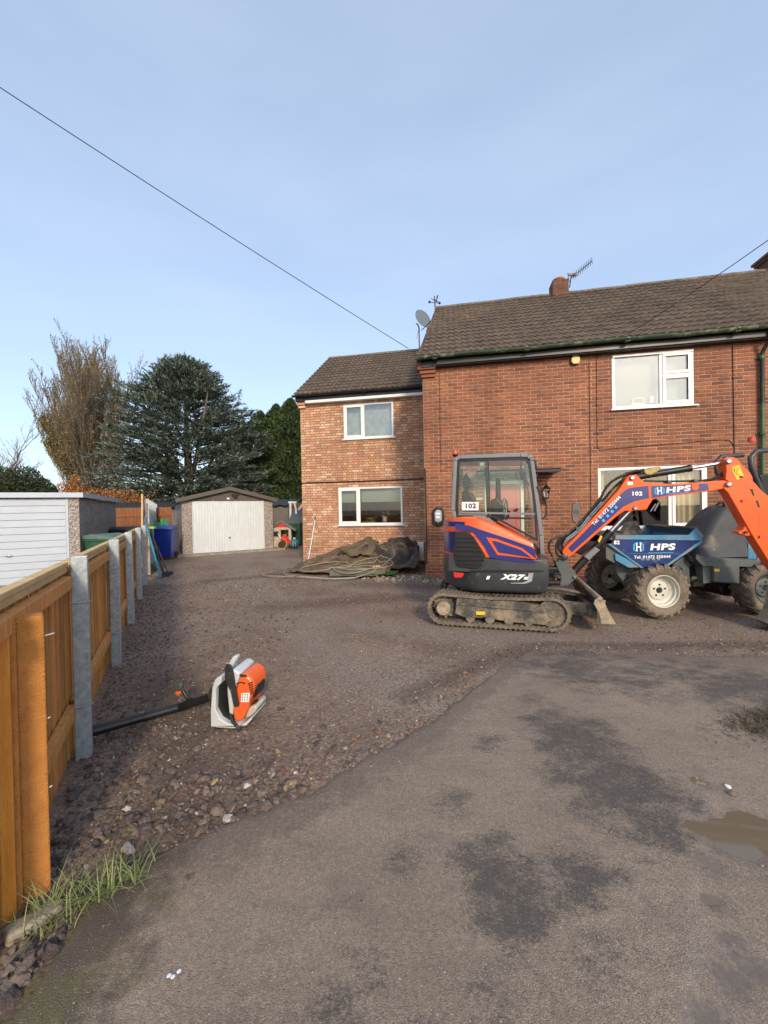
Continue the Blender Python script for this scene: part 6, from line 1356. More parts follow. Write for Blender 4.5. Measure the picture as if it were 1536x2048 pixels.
decal([(750, 310), (900, 306), (1130, 292), (1138, 338), (900, 366), (752, 393)], c2, 'navy', 'navy_decal', bo_, DP, .002)
decal([(1022, 294), (1066, 292), (1068, 325), (1052, 338), (1036, 338), (1022, 326)], c2, 'orange', 'lug', bo_, DP - .002, .004)
TP = DP - .0035
def btext(s, px_, py_, sz, ang, st=1.0, bold=.002, sh=0, mt='whitew', crop=c2, b=None, parent=None, fr=XF):
    b = TP if b is None else b; x, z = on(fr, b, crop[1] + px_ / crop[0], crop[2] + py_ / crop[0]); return text_mesh('lettering', s, sz, M[mt], parent or bo_, (x, b, z), rz=ang, bold=bold, shear=sh, stretch=st)
x0, z0 = on(XF, TP, 1080 + 360 / 3.368, 880 + 570 / 3.368); x1, z1 = on(XF, TP, 1080 + 540 / 3.368, 880 + 385 / 3.368); ang = atan2(z1 - z0, x1 - x0)
btext('Tel: 01472 350444', 447, 477, .064, ang, 1.0, .0012); btext('102', 652, 362, .072, radians(-1), 1.12, .003)
btext('HPS', 928, 333, .094, radians(4.5), 1.62, .004, .12)
def hexlogo(cx, cy, h, fr, b, crop, parent, ang=0):
    """white H inside a broken blue hexagon"""
    k, ox, oy = crop; x, z = on(fr, b, ox + cx / k, oy + cy / k); ca, sa = cos(ang), sin(ang)
    R = lambda P: [(x + (p * ca - q * sa) * h, z + (p * sa + q * ca) * h) for p, q in P]
    t = MB()
    for s_ in (-1, 1):
        t.prism(R([(s_ * -.22, .58), (s_ * -.05, .52), (s_ * -.05, .38), (s_ * -.20, .40), (s_ * -.42, .24), (s_ * -.42, -.24), (s_ * -.30, -.34), (s_ * -.30, -.50), (s_ * -.60, -.32), (s_ * -.60, .32)]), b - .001, b)
    t.build('logo_hexagon', M['cyan'], parent)
    t = MB(); t.prism(R([(-.28, .42), (-.14, .48), (-.14, .1), (.14, .1), (.14, .48), (.28, .55), (.28, -.42), (.14, -.5), (.14, -.06), (-.14, -.06), (-.14, -.5), (-.28, -.42)]), b - .0024, b - .0014); t.build('logo_letter', M['whitew'], parent)
hexlogo(805, 343, .098, XF, TP, c2, bo_, radians(4))
for (cx, cy) in ((428, 542), (457, 512), (486, 482), (512, 453)):
    x, z = on(XF, TP, 1080 + cx / 3.368, 880 + cy / 3.368); ca, sa = cos(ang), sin(ang); h = .018; t = MB(); t.prism([(x + p * ca - q * sa, z + p * sa + q * ca) for p, q in ((-h, -h), (h, -h), (h, h), (-h, h))], TP - .001, TP); ic = t.build('icon', M['cyan'], bo_)
    t = MB(); t.strip([(x + p * ca - q * sa, z + p * sa + q * ca) for p, q in ((-.008, -.008), (-.004, .006), (.007, .009))], .003, TP - .0022, TP - .0012); t.build('icon_mark', M['whitew'], ic)
t = MB(); t.strip(onp(XF, TP, [(850, 364), (1000, 353)], c2), .006, TP - .001, TP); t.build('underline', M['cyan'], bo_)
decal([(588, 282), (624, 280), (626, 302), (590, 304)], c2, 'whitew', 'small_label', bo_, DP)
def pin(cx, cy, crop, y0, r, mt='steel', parent=None, fr=XF):
    x, z = on(fr, y0, crop[1] + cx / crop[0], crop[2] + cy / crop[0]); t = MB(); t.lathe([(0, y0 - .018), (r * .7, y0 - .018), (r, y0 - .010), (r, y0 + .02), (0, y0 + .02)], (x, 0, z), 'y', 16); return t.build('pin', M[mt], parent or bo_, True)
pin(622, 255, c2, -BW2 - .01, .032, parent=bo_); pin(643, 460, c2, -BW2 - .01, .030); pin(165, 788, c2, -.13, .045, 'dgrey', ex); pin(380, 572, c6, -.12, .022, 'chrome', ex)
# arm
AW = .095
ar = plate('arm', [(722, 292), (738, 270), (770, 262), (822, 264), (862, 292), (905, 345), (945, 385), (985, 425), (1003, 462), (1005, 500), (1030, 520), (1062, 560), (1100, 600), (1160, 645), (1250, 700), (1290, 760), (1240, 800), (1190, 850), (1180, 930), (1210, 1010), (1420, 1330), (1500, 1520), (1490, 1580), (1430, 1590), (1360, 1530), (1151, 1270), (1000, 1030), (760, 610), (722, 575), (718, 545), (762, 500), (735, 480), (745, 400), (742, 350)], c8, -AW, AW, 'orange', bevel=.008)
plate('arm_gusset', [(918, 900), (925, 940), (905, 975), (868, 990), (862, 1010), (900, 1020), (945, 1035), (1000, 1030)], c8, -AW + .02, AW - .02, 'orange', ar)
t = MB(); t.prism(onp(XF, 0, [(735, 580), (770, 575), (1160, 1275), (1120, 1250), (960, 985), (915, 880)], c8), -.05, AW - .002); t.build('arm_underside', M['orange'], ar)
decal([(785, 365), (868, 340), (918, 455), (848, 487)], c8, 'yellow', 'warning_label', ar, -AW - .001, .002)
def lines(P, w, b, mt, parent, crop=c8, closed=False): t = MB(); t.strip(onp(XF, b, P, crop), w, b - .0012, b, closed=closed); return t.build('label_mark', M[mt], parent)
bk = -AW - .0035
lines([(792, 366), (832, 416), (862, 372)], .004, bk, 'black', ar, closed=True); lines([(826, 376), (824, 400)], .007, bk, 'black', ar); lines([(856, 400), (842, 430), (872, 438), (880, 462)], .004, bk, 'black', ar); t = MB(); t.prism(onp(XF, bk, [(862, 462), (886, 446), (922, 455), (890, 472)], c8), bk - .0012, bk); t.build('label_mark', M['black'], ar)
decal([(975, 575), (1000, 572), (1020, 640), (1005, 642)], c8, 'black', 'slot', ar, -AW - .001, .002); decal([(1030, 688), (1052, 686), (1072, 752), (1055, 756)], c8, 'black', 'slot', ar, -AW - .001, .002)
for P in ([(890, 680), (955, 662), (960, 680), (895, 704)], [(1060, 1030), (1125, 1012), (1130, 1030), (1066, 1056)]): decal(P, c8, 'orange', 'bracket', ar, -AW - .004, .018, bevel=.003)
lines([(765, 488), (935, 518), (965, 575), (1000, 578)], .007, -AW - .001, 'orange', ar)
lines([(1045, 775), (1070, 830), (1082, 900), (1070, 955)], .018, -AW - .001, 'orange', ar)
t = MB(); pp = onp(XF, -AW - .01, [(968, 580)], c8)
pin(768, 305, c8, -AW - .012, .034, 'steel', ar); pin(770, 530, c8, -AW - .012, .034, 'steel', ar)
pinx = onp(XF, -AW, [(938, 998)], c8)[0]; t = MB(); t.lathe([(0, -AW - .003), (.018, -AW - .003), (.018, -AW + .01), (0, -AW + .01)], (pinx[0], 0, pinx[1]), 'y', 14); t.build('pin_hole', M['black'], ar, True)
# cylinders
def cylr(name, A, B, crop, yy, r, frac, r2, parent=ex, b=None, mt='black'):
    a, c = onp(XF, yy if b is None else b, [A, B], crop); a, c = Vector((a[0], yy, a[1])), Vector((c[0], yy, c[1])); m_ = a.lerp(c, frac); t = MB(); t.cyl(a, m_, r, n=18); t.cyl(m_ - (c - a).normalized() * .02, m_ + (c - a).normalized() * .012, r * 1.1, n=18); o_ = t.build(name, M[mt], parent, True); t = MB(); t.cyl(m_ + (c - a).normalized() * .01, c, r2, n=14); t.build('rod', M['chrome'], o_, True); return o_
cylr('boom_cylinder', (245, 888), (640, 462), c2, .0, .052, .63, .026, b=-.12)
q = onp(XF, -.12, [(330, 790), (405, 715)], c2); a_, b_ = Vector((q[0][0], -.02, q[0][1])), Vector((q[1][0], -.02, q[1][1])); t = MB(); t.prism([(p_[0], p_[1]) for p_ in onp(XF, -.12, [(300, 786), (372, 722), (408, 742), (332, 812)], c2)], -.10, .06); t.build('cylinder_guard', M['cgrey'], ex, bevel=.006)
cylr('arm_cylinder', (655, 248), (1262, 148), c2, .0, .043, .62, .024, b=-.05)
t = MB(); P = onp(XF, -.06, [(700, 208), (740, 185), (815, 178), (820, 192), (790, 215), (742, 238), (712, 232)], c2); t.prism(P, -.062, .06); t.build('cylinder_wrap', mat('tan cloth wrap', (.52, .40, .16), .9, var=.25, scale=20), ex, bevel=.02)
# hoses along the boom
def hosepx(P, yy, r, mt='rubber', crop=c2):
    q = onp(XF, yy, P, crop); q = [Vector((x, yy, z)) for x, z in q]; R_ = []
    for i in range(len(q) - 1):
        p0, p1, p2, p3 = q[max(i - 1, 0)], q[i], q[i + 1], q[min(i + 2, len(q) - 1)]
        for k in range(5): s_ = k / 5; R_.append(.5 * ((2 * p1) + (p2 - p0) * s_ + (2 * p0 - 5 * p1 + 4 * p2 - p3) * s_ ** 2 + (3 * p1 - p0 - 3 * p2 + p3) * s_ ** 3))
    R_.append(q[-1]); t = MB(); t.tube(R_, r, 8); t.build('hose', M[mt], ex, True)
hosepx([(150, 790), (115, 770), (108, 710), (130, 670), (165, 648), (240, 590), (320, 500), (400, 410), (440, 330), (500, 270), (600, 225), (700, 200)], -.02, .016)
hosepx([(140, 850), (90, 790), (62, 740), (65, 690), (100, 660), (170, 640), (250, 580), (335, 480), (410, 385), (460, 300), (560, 235), (660, 205)], -.05, .016)
hosepx([(165, 760), (150, 720), (150, 690), (175, 655), (260, 600), (345, 500), (430, 400), (520, 300), (590, 255)], .03, .018)
hosepx([(155, 770), (130, 735), (128, 700), (150, 668), (215, 620), (300, 530)], .0, .022)
hosepx([(175, 668), (262, 598), (345, 498), (415, 418)], -.075, .013, 'steel'); hosepx([(185, 675), (270, 608), (352, 510), (425, 425)], -.075, .011, 'steel')
hosepx([(700, 275), (860, 278), (1000, 276), (1130, 270), (1210, 245), (1240, 235)], -.03, .012); hosepx([(1100, 274), (1170, 262), (1225, 228), (1245, 200)], .03, .018); hosepx([(1110, 276), (1180, 255), (1235, 215), (1250, 180)], -.0, .016)
hosepx([(240, 900), (330, 800), (430, 690), (560, 560), (650, 490)], .06, .012); hosepx([(780, 430), (745, 480)], -.02, .010, 'steel'); hosepx([(800, 420), (770, 478)], .02, .010, 'steel')
t = MB(); P = onp(XF, -.1, [(408, 640), (418, 650), (398, 690), (388, 680)], c2); t.prism(P, -.12, -.09); t.build('clip', M['yellow'], ex)
for (x, y) in ((255, 598), (345, 505), (395, 450), (872, 285), (1048, 275)): P = onp(XF, -.08, [(x - 12, y - 10), (x + 12, y - 10), (x + 12, y + 10), (x - 12, y + 10)], c2); t = MB(); t.prism(P, -.095, .06); t.build('hose_clamp', M['steelg'], ex, bevel=.003)
# bucket, mostly beyond the frame
P = onp(XF, 0, [(1524, 1243), (1538, 1226), (1545, 1205), (1548, 1180), (1565, 1160), (1605, 1150), (1625, 1170), (1620, 1230), (1590, 1258), (1550, 1262)]); bu = MB(); bu.prism(P, -.14, -.12); bu.prism(P, .12, .14); bu.strip(P + [], .02, -.1199, .1199); bu.build('bucket', M['drymud'], ex, bevel=.005)

# ------------------------------------------------------------------ dumper
DF = (3.83, 5.9, 0.0)
du = empty('dumper', (3.83, 5.9, 0), 0, 'muddy blue skip dumper numbered 82 standing behind the excavator boom', 'dumper')
def wheel(x, y, z, r, w, flip, name='wheel', rz=0, dark=False):
    wr = empty(name, (x, y, z), rz); wr.parent = du; s_ = flip
    t = MB(); t.lathe([(r * .60, -w * .40 * s_), (r * .66, -w * .47 * s_), (r * .84, -w * .5 * s_), (r * .915, -w * .42 * s_), (r * .93, -w * .2 * s_), (r * .935, 0), (r * .93, w * .2 * s_), (r * .915, w * .42 * s_), (r * .84, w * .5 * s_), (r * .6, w * .4 * s_)], (0, 0, 0), 'y', 48, cap=False)
    ty = t.build('tyre', M['mudrub'], wr, True)
    t = MB(); n = 20
    for i in range(n):
        for sd in (-1, 1):
            q0 = 2 * pi * (i + (.5 if sd > 0 else 0)) / n; V = []
            for (u, rr_in, rr_out) in ((0.02, .92, .985), (.5, .92, .995), (.86, .90, .985), (1.04, .80, .90)):
                for dq in (-.055, .055):
                    q = q0 + dq + u * .26; yy = sd * w / 2 * u
                    V += [(r * rr_in * cos(q), yy, r * rr_in * sin(q)), (r * rr_out * cos(q), yy, r * rr_out * sin(q))]
            F = []
            for k in range(3):
                b_ = k * 4; F += [(b_ + 1, b_ + 3, b_ + 7, b_ + 5), (b_ + 0, b_ + 1, b_ + 5, b_ + 4), (b_ + 2, b_ + 6, b_ + 7, b_ + 3)]
            F += [(0, 2, 3, 1), (12, 13, 15, 14)]
            t.add(V, F)
    tag(t.build('tyre_lugs', M['mudrub'], ty), kind='stuff')
    f = s_; t = MB(); t.lathe([(r * .60, -w * .41 * f), (r * .585, -w * .44 * f), (r * .56, -w * .42 * f), (r * .555, -w * .30 * f), (r * .50, -w * .26 * f), (r * .49, -w * .14 * f), (r * .40, -w * .08 * f), (r * .37, -w * .03 * f), (r * .34, -w * .12 * f), (r * .30, -w * .14 * f), (r * .12, -w * .14 * f), (r * .11, -w * .10 * f), (0, -w * .10 * f)], (0, 0, 0), 'y', 40, cap=False)
    t.build('rim', M['rimc'] if not dark else M['steelg'], wr, True)
    t = MB()
    for k in range(5): q = 2 * pi * k / 5 + .3; t.cyl((r * .21 * cos(q), -w * .175 * f, r * .21 * sin(q)), (r * .21 * cos(q), -w * .12 * f, r * .21 * sin(q)), .013, n=6)
    t.cyl((0, -w * .13 * f, 0), (0, -w * .09 * f, 0), r * .1, n=14); t.build('wheel_nuts', M['black'], wr)
    return wr
RW = .385
x, z = on(DF, -.62, 1331, 1189); wheel(x + .0, -.46, RW - .01, RW, .30, 1)
wheel(x - .02, .62, RW - .01, RW, .30, -1)
RY = radians(16); c_r = on(DF, -.55, 1538, 1180)
wheel(c_r[0] + .04, -.42, RW - .01, RW, .30, 1, rz=radians(0), dark=True); wheel(c_r[0] + .12, .62, RW - .01, RW, .30, -1, rz=RY, dark=True)
x2, z2 = on(DF, .3, 1452, 1180); 
t = MB(); t.cyl((x, -.35, RW), (x, .5, RW), .07, n=12); t.box((x - .12, -.1, RW - .1), (x + .12, .12, RW + .1)); t.cyl((c_r[0], -.3, RW), (c_r[0] + .1, .5, RW), .07, n=12); t.build('axle', M['mudsteel'], du, bevel=.01)
# front chassis
def dpl(name, poly, crop, y0, y1, mt, bevel=.008, parent=du, b=None): t = MB(); t.prism(onp(DF, y0 if b is None else b, poly, crop), y0, y1); return t.build(name, M[mt] if isinstance(mt, str) else mt, parent, bevel=bevel)
dpl('front_chassis', [(505, 835), (545, 815), (590, 870), (650, 930), (620, 985), (585, 990), (520, 900)], c2, -.28, -.20, 'steelg'); dpl('front_chassis', [(640, 905), (1010, 905), (1010, 960), (640, 985)], c2, -.18, .25, 'steelg', b=-.28)
dpl('skip_support', [(965, 790), (1005, 780), (1012, 970), (965, 960), (960, 870), (910, 830)], c2, -.30, -.22, 'steelg'); dpl('skip_support', [(895, 835), (925, 830), (985, 920), (960, 940)], c2, -.32, -.24, 'steelg')
t = MB(); p = onp(DF, -.33, [(997, 778)], c2)[0]; t.lathe([(0, -.36), (.02, -.36), (.02, -.30), (0, -.30)], (p[0], 0, p[1]), 'y', 12); p = onp(DF, -.3, [(525, 830)], c2)[0]; t.lathe([(0, -.32), (.022, -.32), (.022, -.26), (0, -.26)], (p[0], 0, p[1]), 'y', 12); p = onp(DF, -.3, [(612, 925)], c2)[0]; t.lathe([(0, -.32), (.016, -.32), (.016, -.26), (0, -.26)], (p[0], 0, p[1]), 'y', 12); t.build('pivot_pin', M['chrome'], du, True)
dpl('skip_ram', [(880, 850), (900, 835), (990, 935), (965, 950)], c2, -.05, .05, 'black')
# skip: an open tapered tub
SN, SFy = -.50, .52
R1 = onp(DF, SN, [(480, 690), (505, 648), (1050, 596), (1096, 645), (1080, 680), (835, 858), (695, 856)], c2)
tubn = onp(DF, SN, [(478, 700), (500, 668), (1078, 676), (1080, 684), (835, 858), (695, 856)], c2)
def skip_side(y0, y1): t = MB(); t.prism(tubn, y0, y1); return t
sk = empty('skip'); sk.parent = du
L0, L1, Rr0, Rr1, B0, B1 = tubn[0], tubn[1], tubn[2], tubn[3], tubn[5], tubn[4]
t = MB(); t.prism(tubn, SN, SN + .014); t.prism(tubn, SFy - .014, SFy)
t.add([(L0[0], SN + .0141, L0[1]), (L0[0], SFy - .0141, L0[1]), (B0[0], SFy - .0141, B0[1]), (B0[0], SN + .0141, B0[1])], [(0, 1, 2, 3)]); t.add([(B0[0], SN + .0141, B0[1]), (B0[0], SFy - .0141, B0[1]), (B1[0], SFy - .0141, B1[1]), (B1[0], SN + .0141, B1[1])], [(0, 1, 2, 3)]); t.add([(Rr1[0], SN + .0141, Rr1[1]), (Rr1[0], SFy - .0141, Rr1[1]), (B1[0], SFy - .0141, B1[1]), (B1[0], SN + .0141, B1[1])], [(0, 1, 2, 3)])
t.build('tub', M['navy2'], sk)
# upper flare in paler blue, near and far
upn = onp(DF, SN, [(500, 669), (505, 640), (640, 640), (1000, 640), (1042, 598), (1052, 594), (1096, 645), (1078, 677)], c2)
t = MB(); t.prism(upn, SN - .02, SN + .012); t.prism([(p[0], p[1]) for p in upn], SFy - .012, SFy + .02)
pr = onp(DF, SN, [(1096, 645), (1052, 594)], c2); t.add([(pr[0][0], SN, pr[0][1]), (pr[0][0], SFy, pr[0][1]), (pr[1][0], SFy, pr[1][1]), (pr[1][0], SN, pr[1][1])], [(0, 1, 2, 3)]); t.add([(pr[0][0], SN, pr[0][1]), (pr[0][0], SFy, pr[0][1]), (Rr1[0], SFy, Rr1[1]), (Rr1[0], SN, Rr1[1])], [(0, 1, 2, 3)])
t.build('rim_band', M['sky2'], sk, bevel=.004)
t = MB(); pl_ = onp(DF, SN, [(500, 655), (640, 650), (1000, 650)], c2)
t.tube([(pl_[0][0], SN + .02, pl_[0][1]), (pl_[2][0], SN + .02, pl_[2][1] + .0)], .018, 8); t.tube([(pr[1][0], SN, pr[1][1] + .0), (pr[1][0], SFy, pr[1][1])], .02, 8); t.build('rim_pipe', M['mudsteel'], sk, True)
t = MB(); A = onp(DF, SN - .02, [(455, 700), (478, 700), (700, 862), (680, 862)], c2); t.prism(A, SN - .022, SN - .002); A = onp(DF, SN - .02, [(1090, 672), (1098, 690), (845, 862), (822, 862)], c2); t.prism(A, SN - .022, SN - .002); t.build('edge_strip', M['sky2'], sk, bevel=.004)
# front lip with ears
t = MB(); lp = onp(DF, SN, [(478, 700), (452, 730), (455, 800), (510, 830), (520, 800), (650, 840)], c2); t.prism(lp, SN + .03, SFy - .03); t.build('front_lip', M['steelg'], sk)
dpl('front_plate', [(505, 770), (520, 765), (690, 858), (600, 862), (510, 812)], c2, -.505, -.44, 'sky2', parent=sk)
# spoil lying inside
V = []; F = []; nx2, ny2 = 34, 26; xa, xb = L1[0] + .03, Rr0[0] - .03; zb_ = L1[1]
for j in range(ny2 + 1):
    for i in range(nx2 + 1):
        u, v = i / nx2, j / ny2; px_, py_ = xa + (xb - xa) * u, SN + .02 + (SFy - SN - .04) * v
        V.append((px_, py_, zb_ - .02 + .13 * max(0, 1 - abs(u - .2) / .35) * max(0, 1 - abs(v - .6) / .5) + .05 * fbm(px_, py_, 5, 2) - .06 * u))
for j in range(ny2):
    for i in range(nx2): q = j * (nx2 + 1) + i; F.append((q, q + 1, q + nx2 + 2, q + nx2 + 1))
np_obj('spoil', V, F, M['soil'], sk, smooth=True)
dpl('far_flare', [(560, 620), (600, 560), (650, 545), (690, 610), (690, 640), (560, 640)], c2, .30, .42, 'mudsteel', parent=sk, b=.3)
dpl('rear_flare', [(850, 583), (870, 574), (1045, 590), (1040, 606), (860, 600)], c2, .2, .26, 'mudsteel', parent=sk, b=.2)
SP = SN - .003
def dtext(s, a, b, sz, st, bold, sh=0, mt='whitew'): x, z = on(DF, SP, 1080 + a / 3.368, 880 + b / 3.368); return text_mesh('lettering', s, sz, M[mt], sk, (x, SP, z), bold=bold, shear=sh, stretch=st)
dtext('HPS', 823, 722, .12, 1.62, .0055, .12); dtext('82', 517, 691, .072, 1.05, .003); dtext('Tel: 01472 350444', 755, 788, .058, 1.12, .0012, .1); hexlogo(664, 722, .128, DF, SP - .001, c2, sk)
t = MB(); t.strip(onp(DF, SP, [(600, 765), (950, 767)], c2), .005, SP - .001, SP); t.build('line', M['sky2'], sk); t = MB(); t.strip(onp(DF, SP, [(728, 760), (900, 757)], c2), .010, SP - .001, SP); t.build('underline', M['cyan'], sk)
for cx in (692, 728, 764, 799): t = MB(); t.prism(onp(DF, SP, [(cx - 11, 796), (cx + 11, 796), (cx + 11, 810), (cx - 11, 810)], c2), SP - .001, SP); t.build('icon', M['sky2'], sk)
# rear frame, step box, bonnet, roll bar
dpl('rear_chassis', [(1055, 770), (1110, 790), (1400, 810), (1640, 815), (1640, 860), (1100, 850), (1050, 800)], c2, -.48, .5, 'steelg', b=-.48)
dpl('side_locker', [(1165, 848), (1345, 850), (1345, 968), (1170, 958)], c2, -.49, -.1, 'steelg', b=-.49); dpl('locker_lid', [(1172, 856), (1338, 858), (1338, 962), (1176, 952)], c2, -.505, -.492, 'steelg', b=-.5, bevel=.004)
t = MB(); t.prism(onp(DF, -.51, [(1175, 868), (1210, 868), (1210, 886), (1175, 886)], c2), -.508, -.506); t.build('warning_label', M['yellow'], du)
dpl('frame_leg', [(1100, 840), (1160, 850), (1160, 962), (1105, 970)], c2, -.44, -.3, 'steelg', b=-.45)
dpl('foot_step', [(1350, 960), (1430, 970), (1455, 930), (1462, 900), (1440, 890), (1380, 950)], c2, -.49, -.2, 'steelg', b=-.49); dpl('belly', [(1180, 962), (1440, 972), (1400, 1060), (1240, 1050)], c2, -.25, .35, 'black', b=-.25)
t = MB(); t.tube([(on(DF, -.4, 1410, 1150)[0], -.35, .52), (on(DF, -.4, 1398, 1150)[0], -.3, .5), (on(DF, -.4, 1392, 1160)[0], -.2, .42)], .03, 8); t.box((on(DF, -.2, 1385, 1150)[0], -.2, .35), (on(DF, -.2, 1410, 1150)[0], .2, .6)); t.build('articulation', M['mudsteel'], du, bevel=.01)
t = MB(); p = onp(DF, -.3, [(1060, 885), (1075, 885), (1075, 915), (1060, 915)], c2); t.prism(p, -.31, -.29); t.build('yellow_cap', M['yellow'], du)
# bonnet: a tapered moulded cover
Bb = onp(DF, -.30, [(960, 1180 - 0)], (1, 0, 0))
bl_, br_ = on(DF, -.32, 1384, 1115), on(DF, -.32, 1492, 1121); tl_, trr = on(DF, -.1, 1443, 1010), on(DF, -.1, 1474, 1018)
def ring(xa, xb, ya, yb, z, r=.08):
    P = []; 
    for (cx, cy, q0) in ((xb - r, yb - r, 0), (xa + r, yb - r, pi / 2), (xa + r, ya + r, pi), (xb - r, ya + r, 3 * pi / 2)):
        for k in range(5): q = q0 + pi / 2 * k / 4; P.append((cx + r * cos(q), cy + r * sin(q), z))
    return P
hz0 = bl_[1]; hz1 = tl_[1]; Lp = []
for u in (0, .04, .3, .6, .85, .95, 1.0):
    k = u; xa_ = bl_[0] + (tl_[0] - bl_[0]) * k; xb_ = br_[0] + .05 + (trr[0] - br_[0] + .02) * k ** 1.3; ya_ = -.36 + .20 * k; yb_ = .42 - .18 * k
    if u > .9: sft = (u - .9) * .5; xa_ += sft; xb_ -= sft; ya_ += sft; yb_ -= sft
    Lp.append(ring(xa_, xb_, ya_, yb_, hz0 + (hz1 - hz0) * u))
loft(Lp).build('bonnet', M['hood'], du, True)
dpl('bonnet_flange', [(1378, 1112), (1500, 1118), (1500, 1130), (1380, 1122)], (1, 0, 0), -.40, .44, 'steelg', b=-.38)
p0_ = on(DF, -.3, 1460, 1008); t = MB(); t.tube([(p0_[0] - .05, -.12, p0_[1] - .02), (p0_[0] - .02, -.15, p0_[1] + .02), (p0_[0] + .06, -.12, p0_[1] + .02), (p0_[0] + .1, -.1, p0_[1] - .06)], .015, 8); t.build('bonnet_handle', M['black'], du, True)
t = MB(); q = onp(DF, -.1, [(1560, 899), (1512, 903), (1501, 915), (1503, 935), (1515, 965), (1528, 1000), (1536, 1060), (1540, 1110)], (1, 0, 0)); t.tube([(x, -.1, z) for x, z in q], .038, 12); q2 = [(x, .5, z) for x, z in q]; t.tube(q2, .038, 12); t.build('roll_bar', M['dgrey'], du, True)
dpl('seat_back', [(1520, 950), (1536, 948), (1580, 1000), (1580, 1060), (1530, 1000)], (1, 0, 0), -.0, .4, 'black', b=0, bevel=.02)
dpl('rear_cowl', [(1490, 1085), (1512, 1078), (1535, 1095), (1535, 1122), (1490, 1118)], (1, 0, 0), -.25, .4, 'sky2', b=-.2, bevel=.01); dpl('rear_panel', [(1516, 1092), (1600, 1092), (1600, 1122), (1516, 1122)], (1, 0, 0), -.27, -.26, 'whitew', b=-.27)
q = on(DF, -.4, 1543, 874); t = MB(); t.lathe([(0, q[1] - .03), (.045, q[1] - .02), (.045, q[1] + .05), (0, q[1] + .06)], (q[0], -.1, 0), 'z', 14); t.build('beacon', M['red'], du, True)

# ------------------------------------------------------------------ backpack leaf blower on the gravel
bp0 = gnd(488, 1440); BF = (bp0.x, bp0.y, radians(-8)); bw = empty('leaf_blower', (bp0.x, bp0.y, 0), radians(-8), 'orange and white backpack leaf blower standing on the gravel', 'leaf blower'); bw.scale = (.95, .95, .95)
c7 = (3.84, 160, 1280)
def bpl(name, poly, y0, y1, mt, bevel=.012, b=0.0, crop=c7, parent=bw): t = MB(); t.prism(onp(BF, b, poly, crop), y0, y1); return t.build(name, M[mt] if isinstance(mt, str) else mt, parent, True, bevel=bevel)
bpl('back_plate', [(1065, 600), (1062, 480), (1075, 300), (1095, 235), (1115, 215), (1150, 205), (1145, 260), (1105, 300), (1100, 460), (1140, 540), (1205, 575), (1290, 590), (1340, 560), (1385, 520), (1380, 545), (1340, 590), (1240, 612), (1120, 605)], -.13, .13, 'bwhite')
bpl('harness_pad', [(1050, 600), (1048, 430), (1060, 330), (1075, 300), (1066, 480), (1070, 612)], -.11, .11, 'black')
bpl('fan_housing', [(1190, 210), (1215, 165), (1240, 158), (1290, 185), (1265, 260), (1240, 330), (1232, 420), (1228, 520), (1200, 500), (1185, 330)], -.12, .13, 'bwhite', .02)
bpl('fan_cage', [(1105, 300), (1125, 270), (1200, 270), (1225, 350), (1225, 560), (1200, 570), (1140, 535), (1100, 460)], -.095, .10, 'black', .008)
t = MB()
for k in range(16):
    y = 285 + k * 17; P = onp(BF, -.10, [(1108, y), (1215, y + 6), (1215, y + 11), (1108, y + 5)], c7); t.prism(P, -.105, -.094)
t.build('fan_grille', M['black'], bw)
bpl('engine_cover', [(1290, 190), (1340, 200), (1375, 230), (1392, 270), (1388, 330), (1360, 400), (1350, 450), (1320, 520), (1300, 560), (1265, 572), (1235, 545), (1228, 480), (1240, 350), (1262, 270)], -.12, .12, 'bmachine', .03)
for k in range(6): bpl('vent', [(1352 + k * 4, 262 + k * 16), (1386 + k, 250 + k * 16), (1388 + k, 256 + k * 16), (1354 + k * 4, 270 + k * 16)], -.126, -.115, 'black', 0)
bpl('top_vent', [(1285, 195), (1330, 200), (1345, 212), (1295, 214)], -.124, -.11, 'dark', 0)
bpl('cover_seam', [(1262, 262), (1300, 250), (1332, 262), (1330, 268), (1298, 258), (1262, 270)], -.124, -.118, 'black', 0)
bpl('starter', [(1372, 320), (1390, 305), (1402, 315), (1395, 380), (1375, 410), (1362, 400)], -.07, .07, 'black', .012)
bpl('fuel_tank', [(1340, 470), (1385, 450), (1408, 465), (1395, 500), (1350, 545), (1310, 560), (1320, 520)], -.09, .09, mat('cream tank', (.55, .50, .40), .5), .02)
bpl('fuel_cap', [(1345, 455), (1372, 440), (1385, 452), (1370, 475), (1352, 478)], -.06, .0, 'black', .006)
lb_ = bpl('warning_sticker', [(1240, 398), (1308, 393), (1300, 466), (1236, 466)], -.1235, -.1205, 'whitew', 0, -.12)
for r in range(3):
    for cc in range(3): bpl('sticker_mark', [(1244 + cc * 20 - r, 404 + r * 20), (1256 + cc * 20 - r, 403 + r * 20), (1250 + cc * 20 - r, 418 + r * 20)], -.1245, -.1237, 'black', 0, -.12, parent=lb_)
bpl('carry_handle', [(1145, 150), (1180, 95), (1200, 85), (1216, 90), (1212, 110), (1190, 150), (1180, 182), (1160, 175)], -.03, .03, 'bwhite', .01)
bpl('shoulder_strap', [(1110, 185), (1130, 152), (1160, 165), (1180, 230), (1195, 330), (1225, 480), (1222, 500), (1185, 500), (1160, 380), (1115, 280)], -.15, -.13, 'rubber', .006, -.13)
def btube(P, r, name, mt='black', yy=None, n=14):
    q = [(*on(BF, 0, 160 + x / 3.84, 1280 + y / 3.84), ) for x, y in P]; yv = yy or [0] * len(P); t = MB(); t.tube([(a, v, b) for (a, b), v in zip(q, yv)], r, n); return t.build(name, M[mt], bw, True)
btube([(1215, 500), (1240, 560), (1290, 610), (1280, 655), (1240, 665), (1180, 640), (1090, 605)], .012, 'strap_webbing', 'rubber', [-.13] * 7, 8)
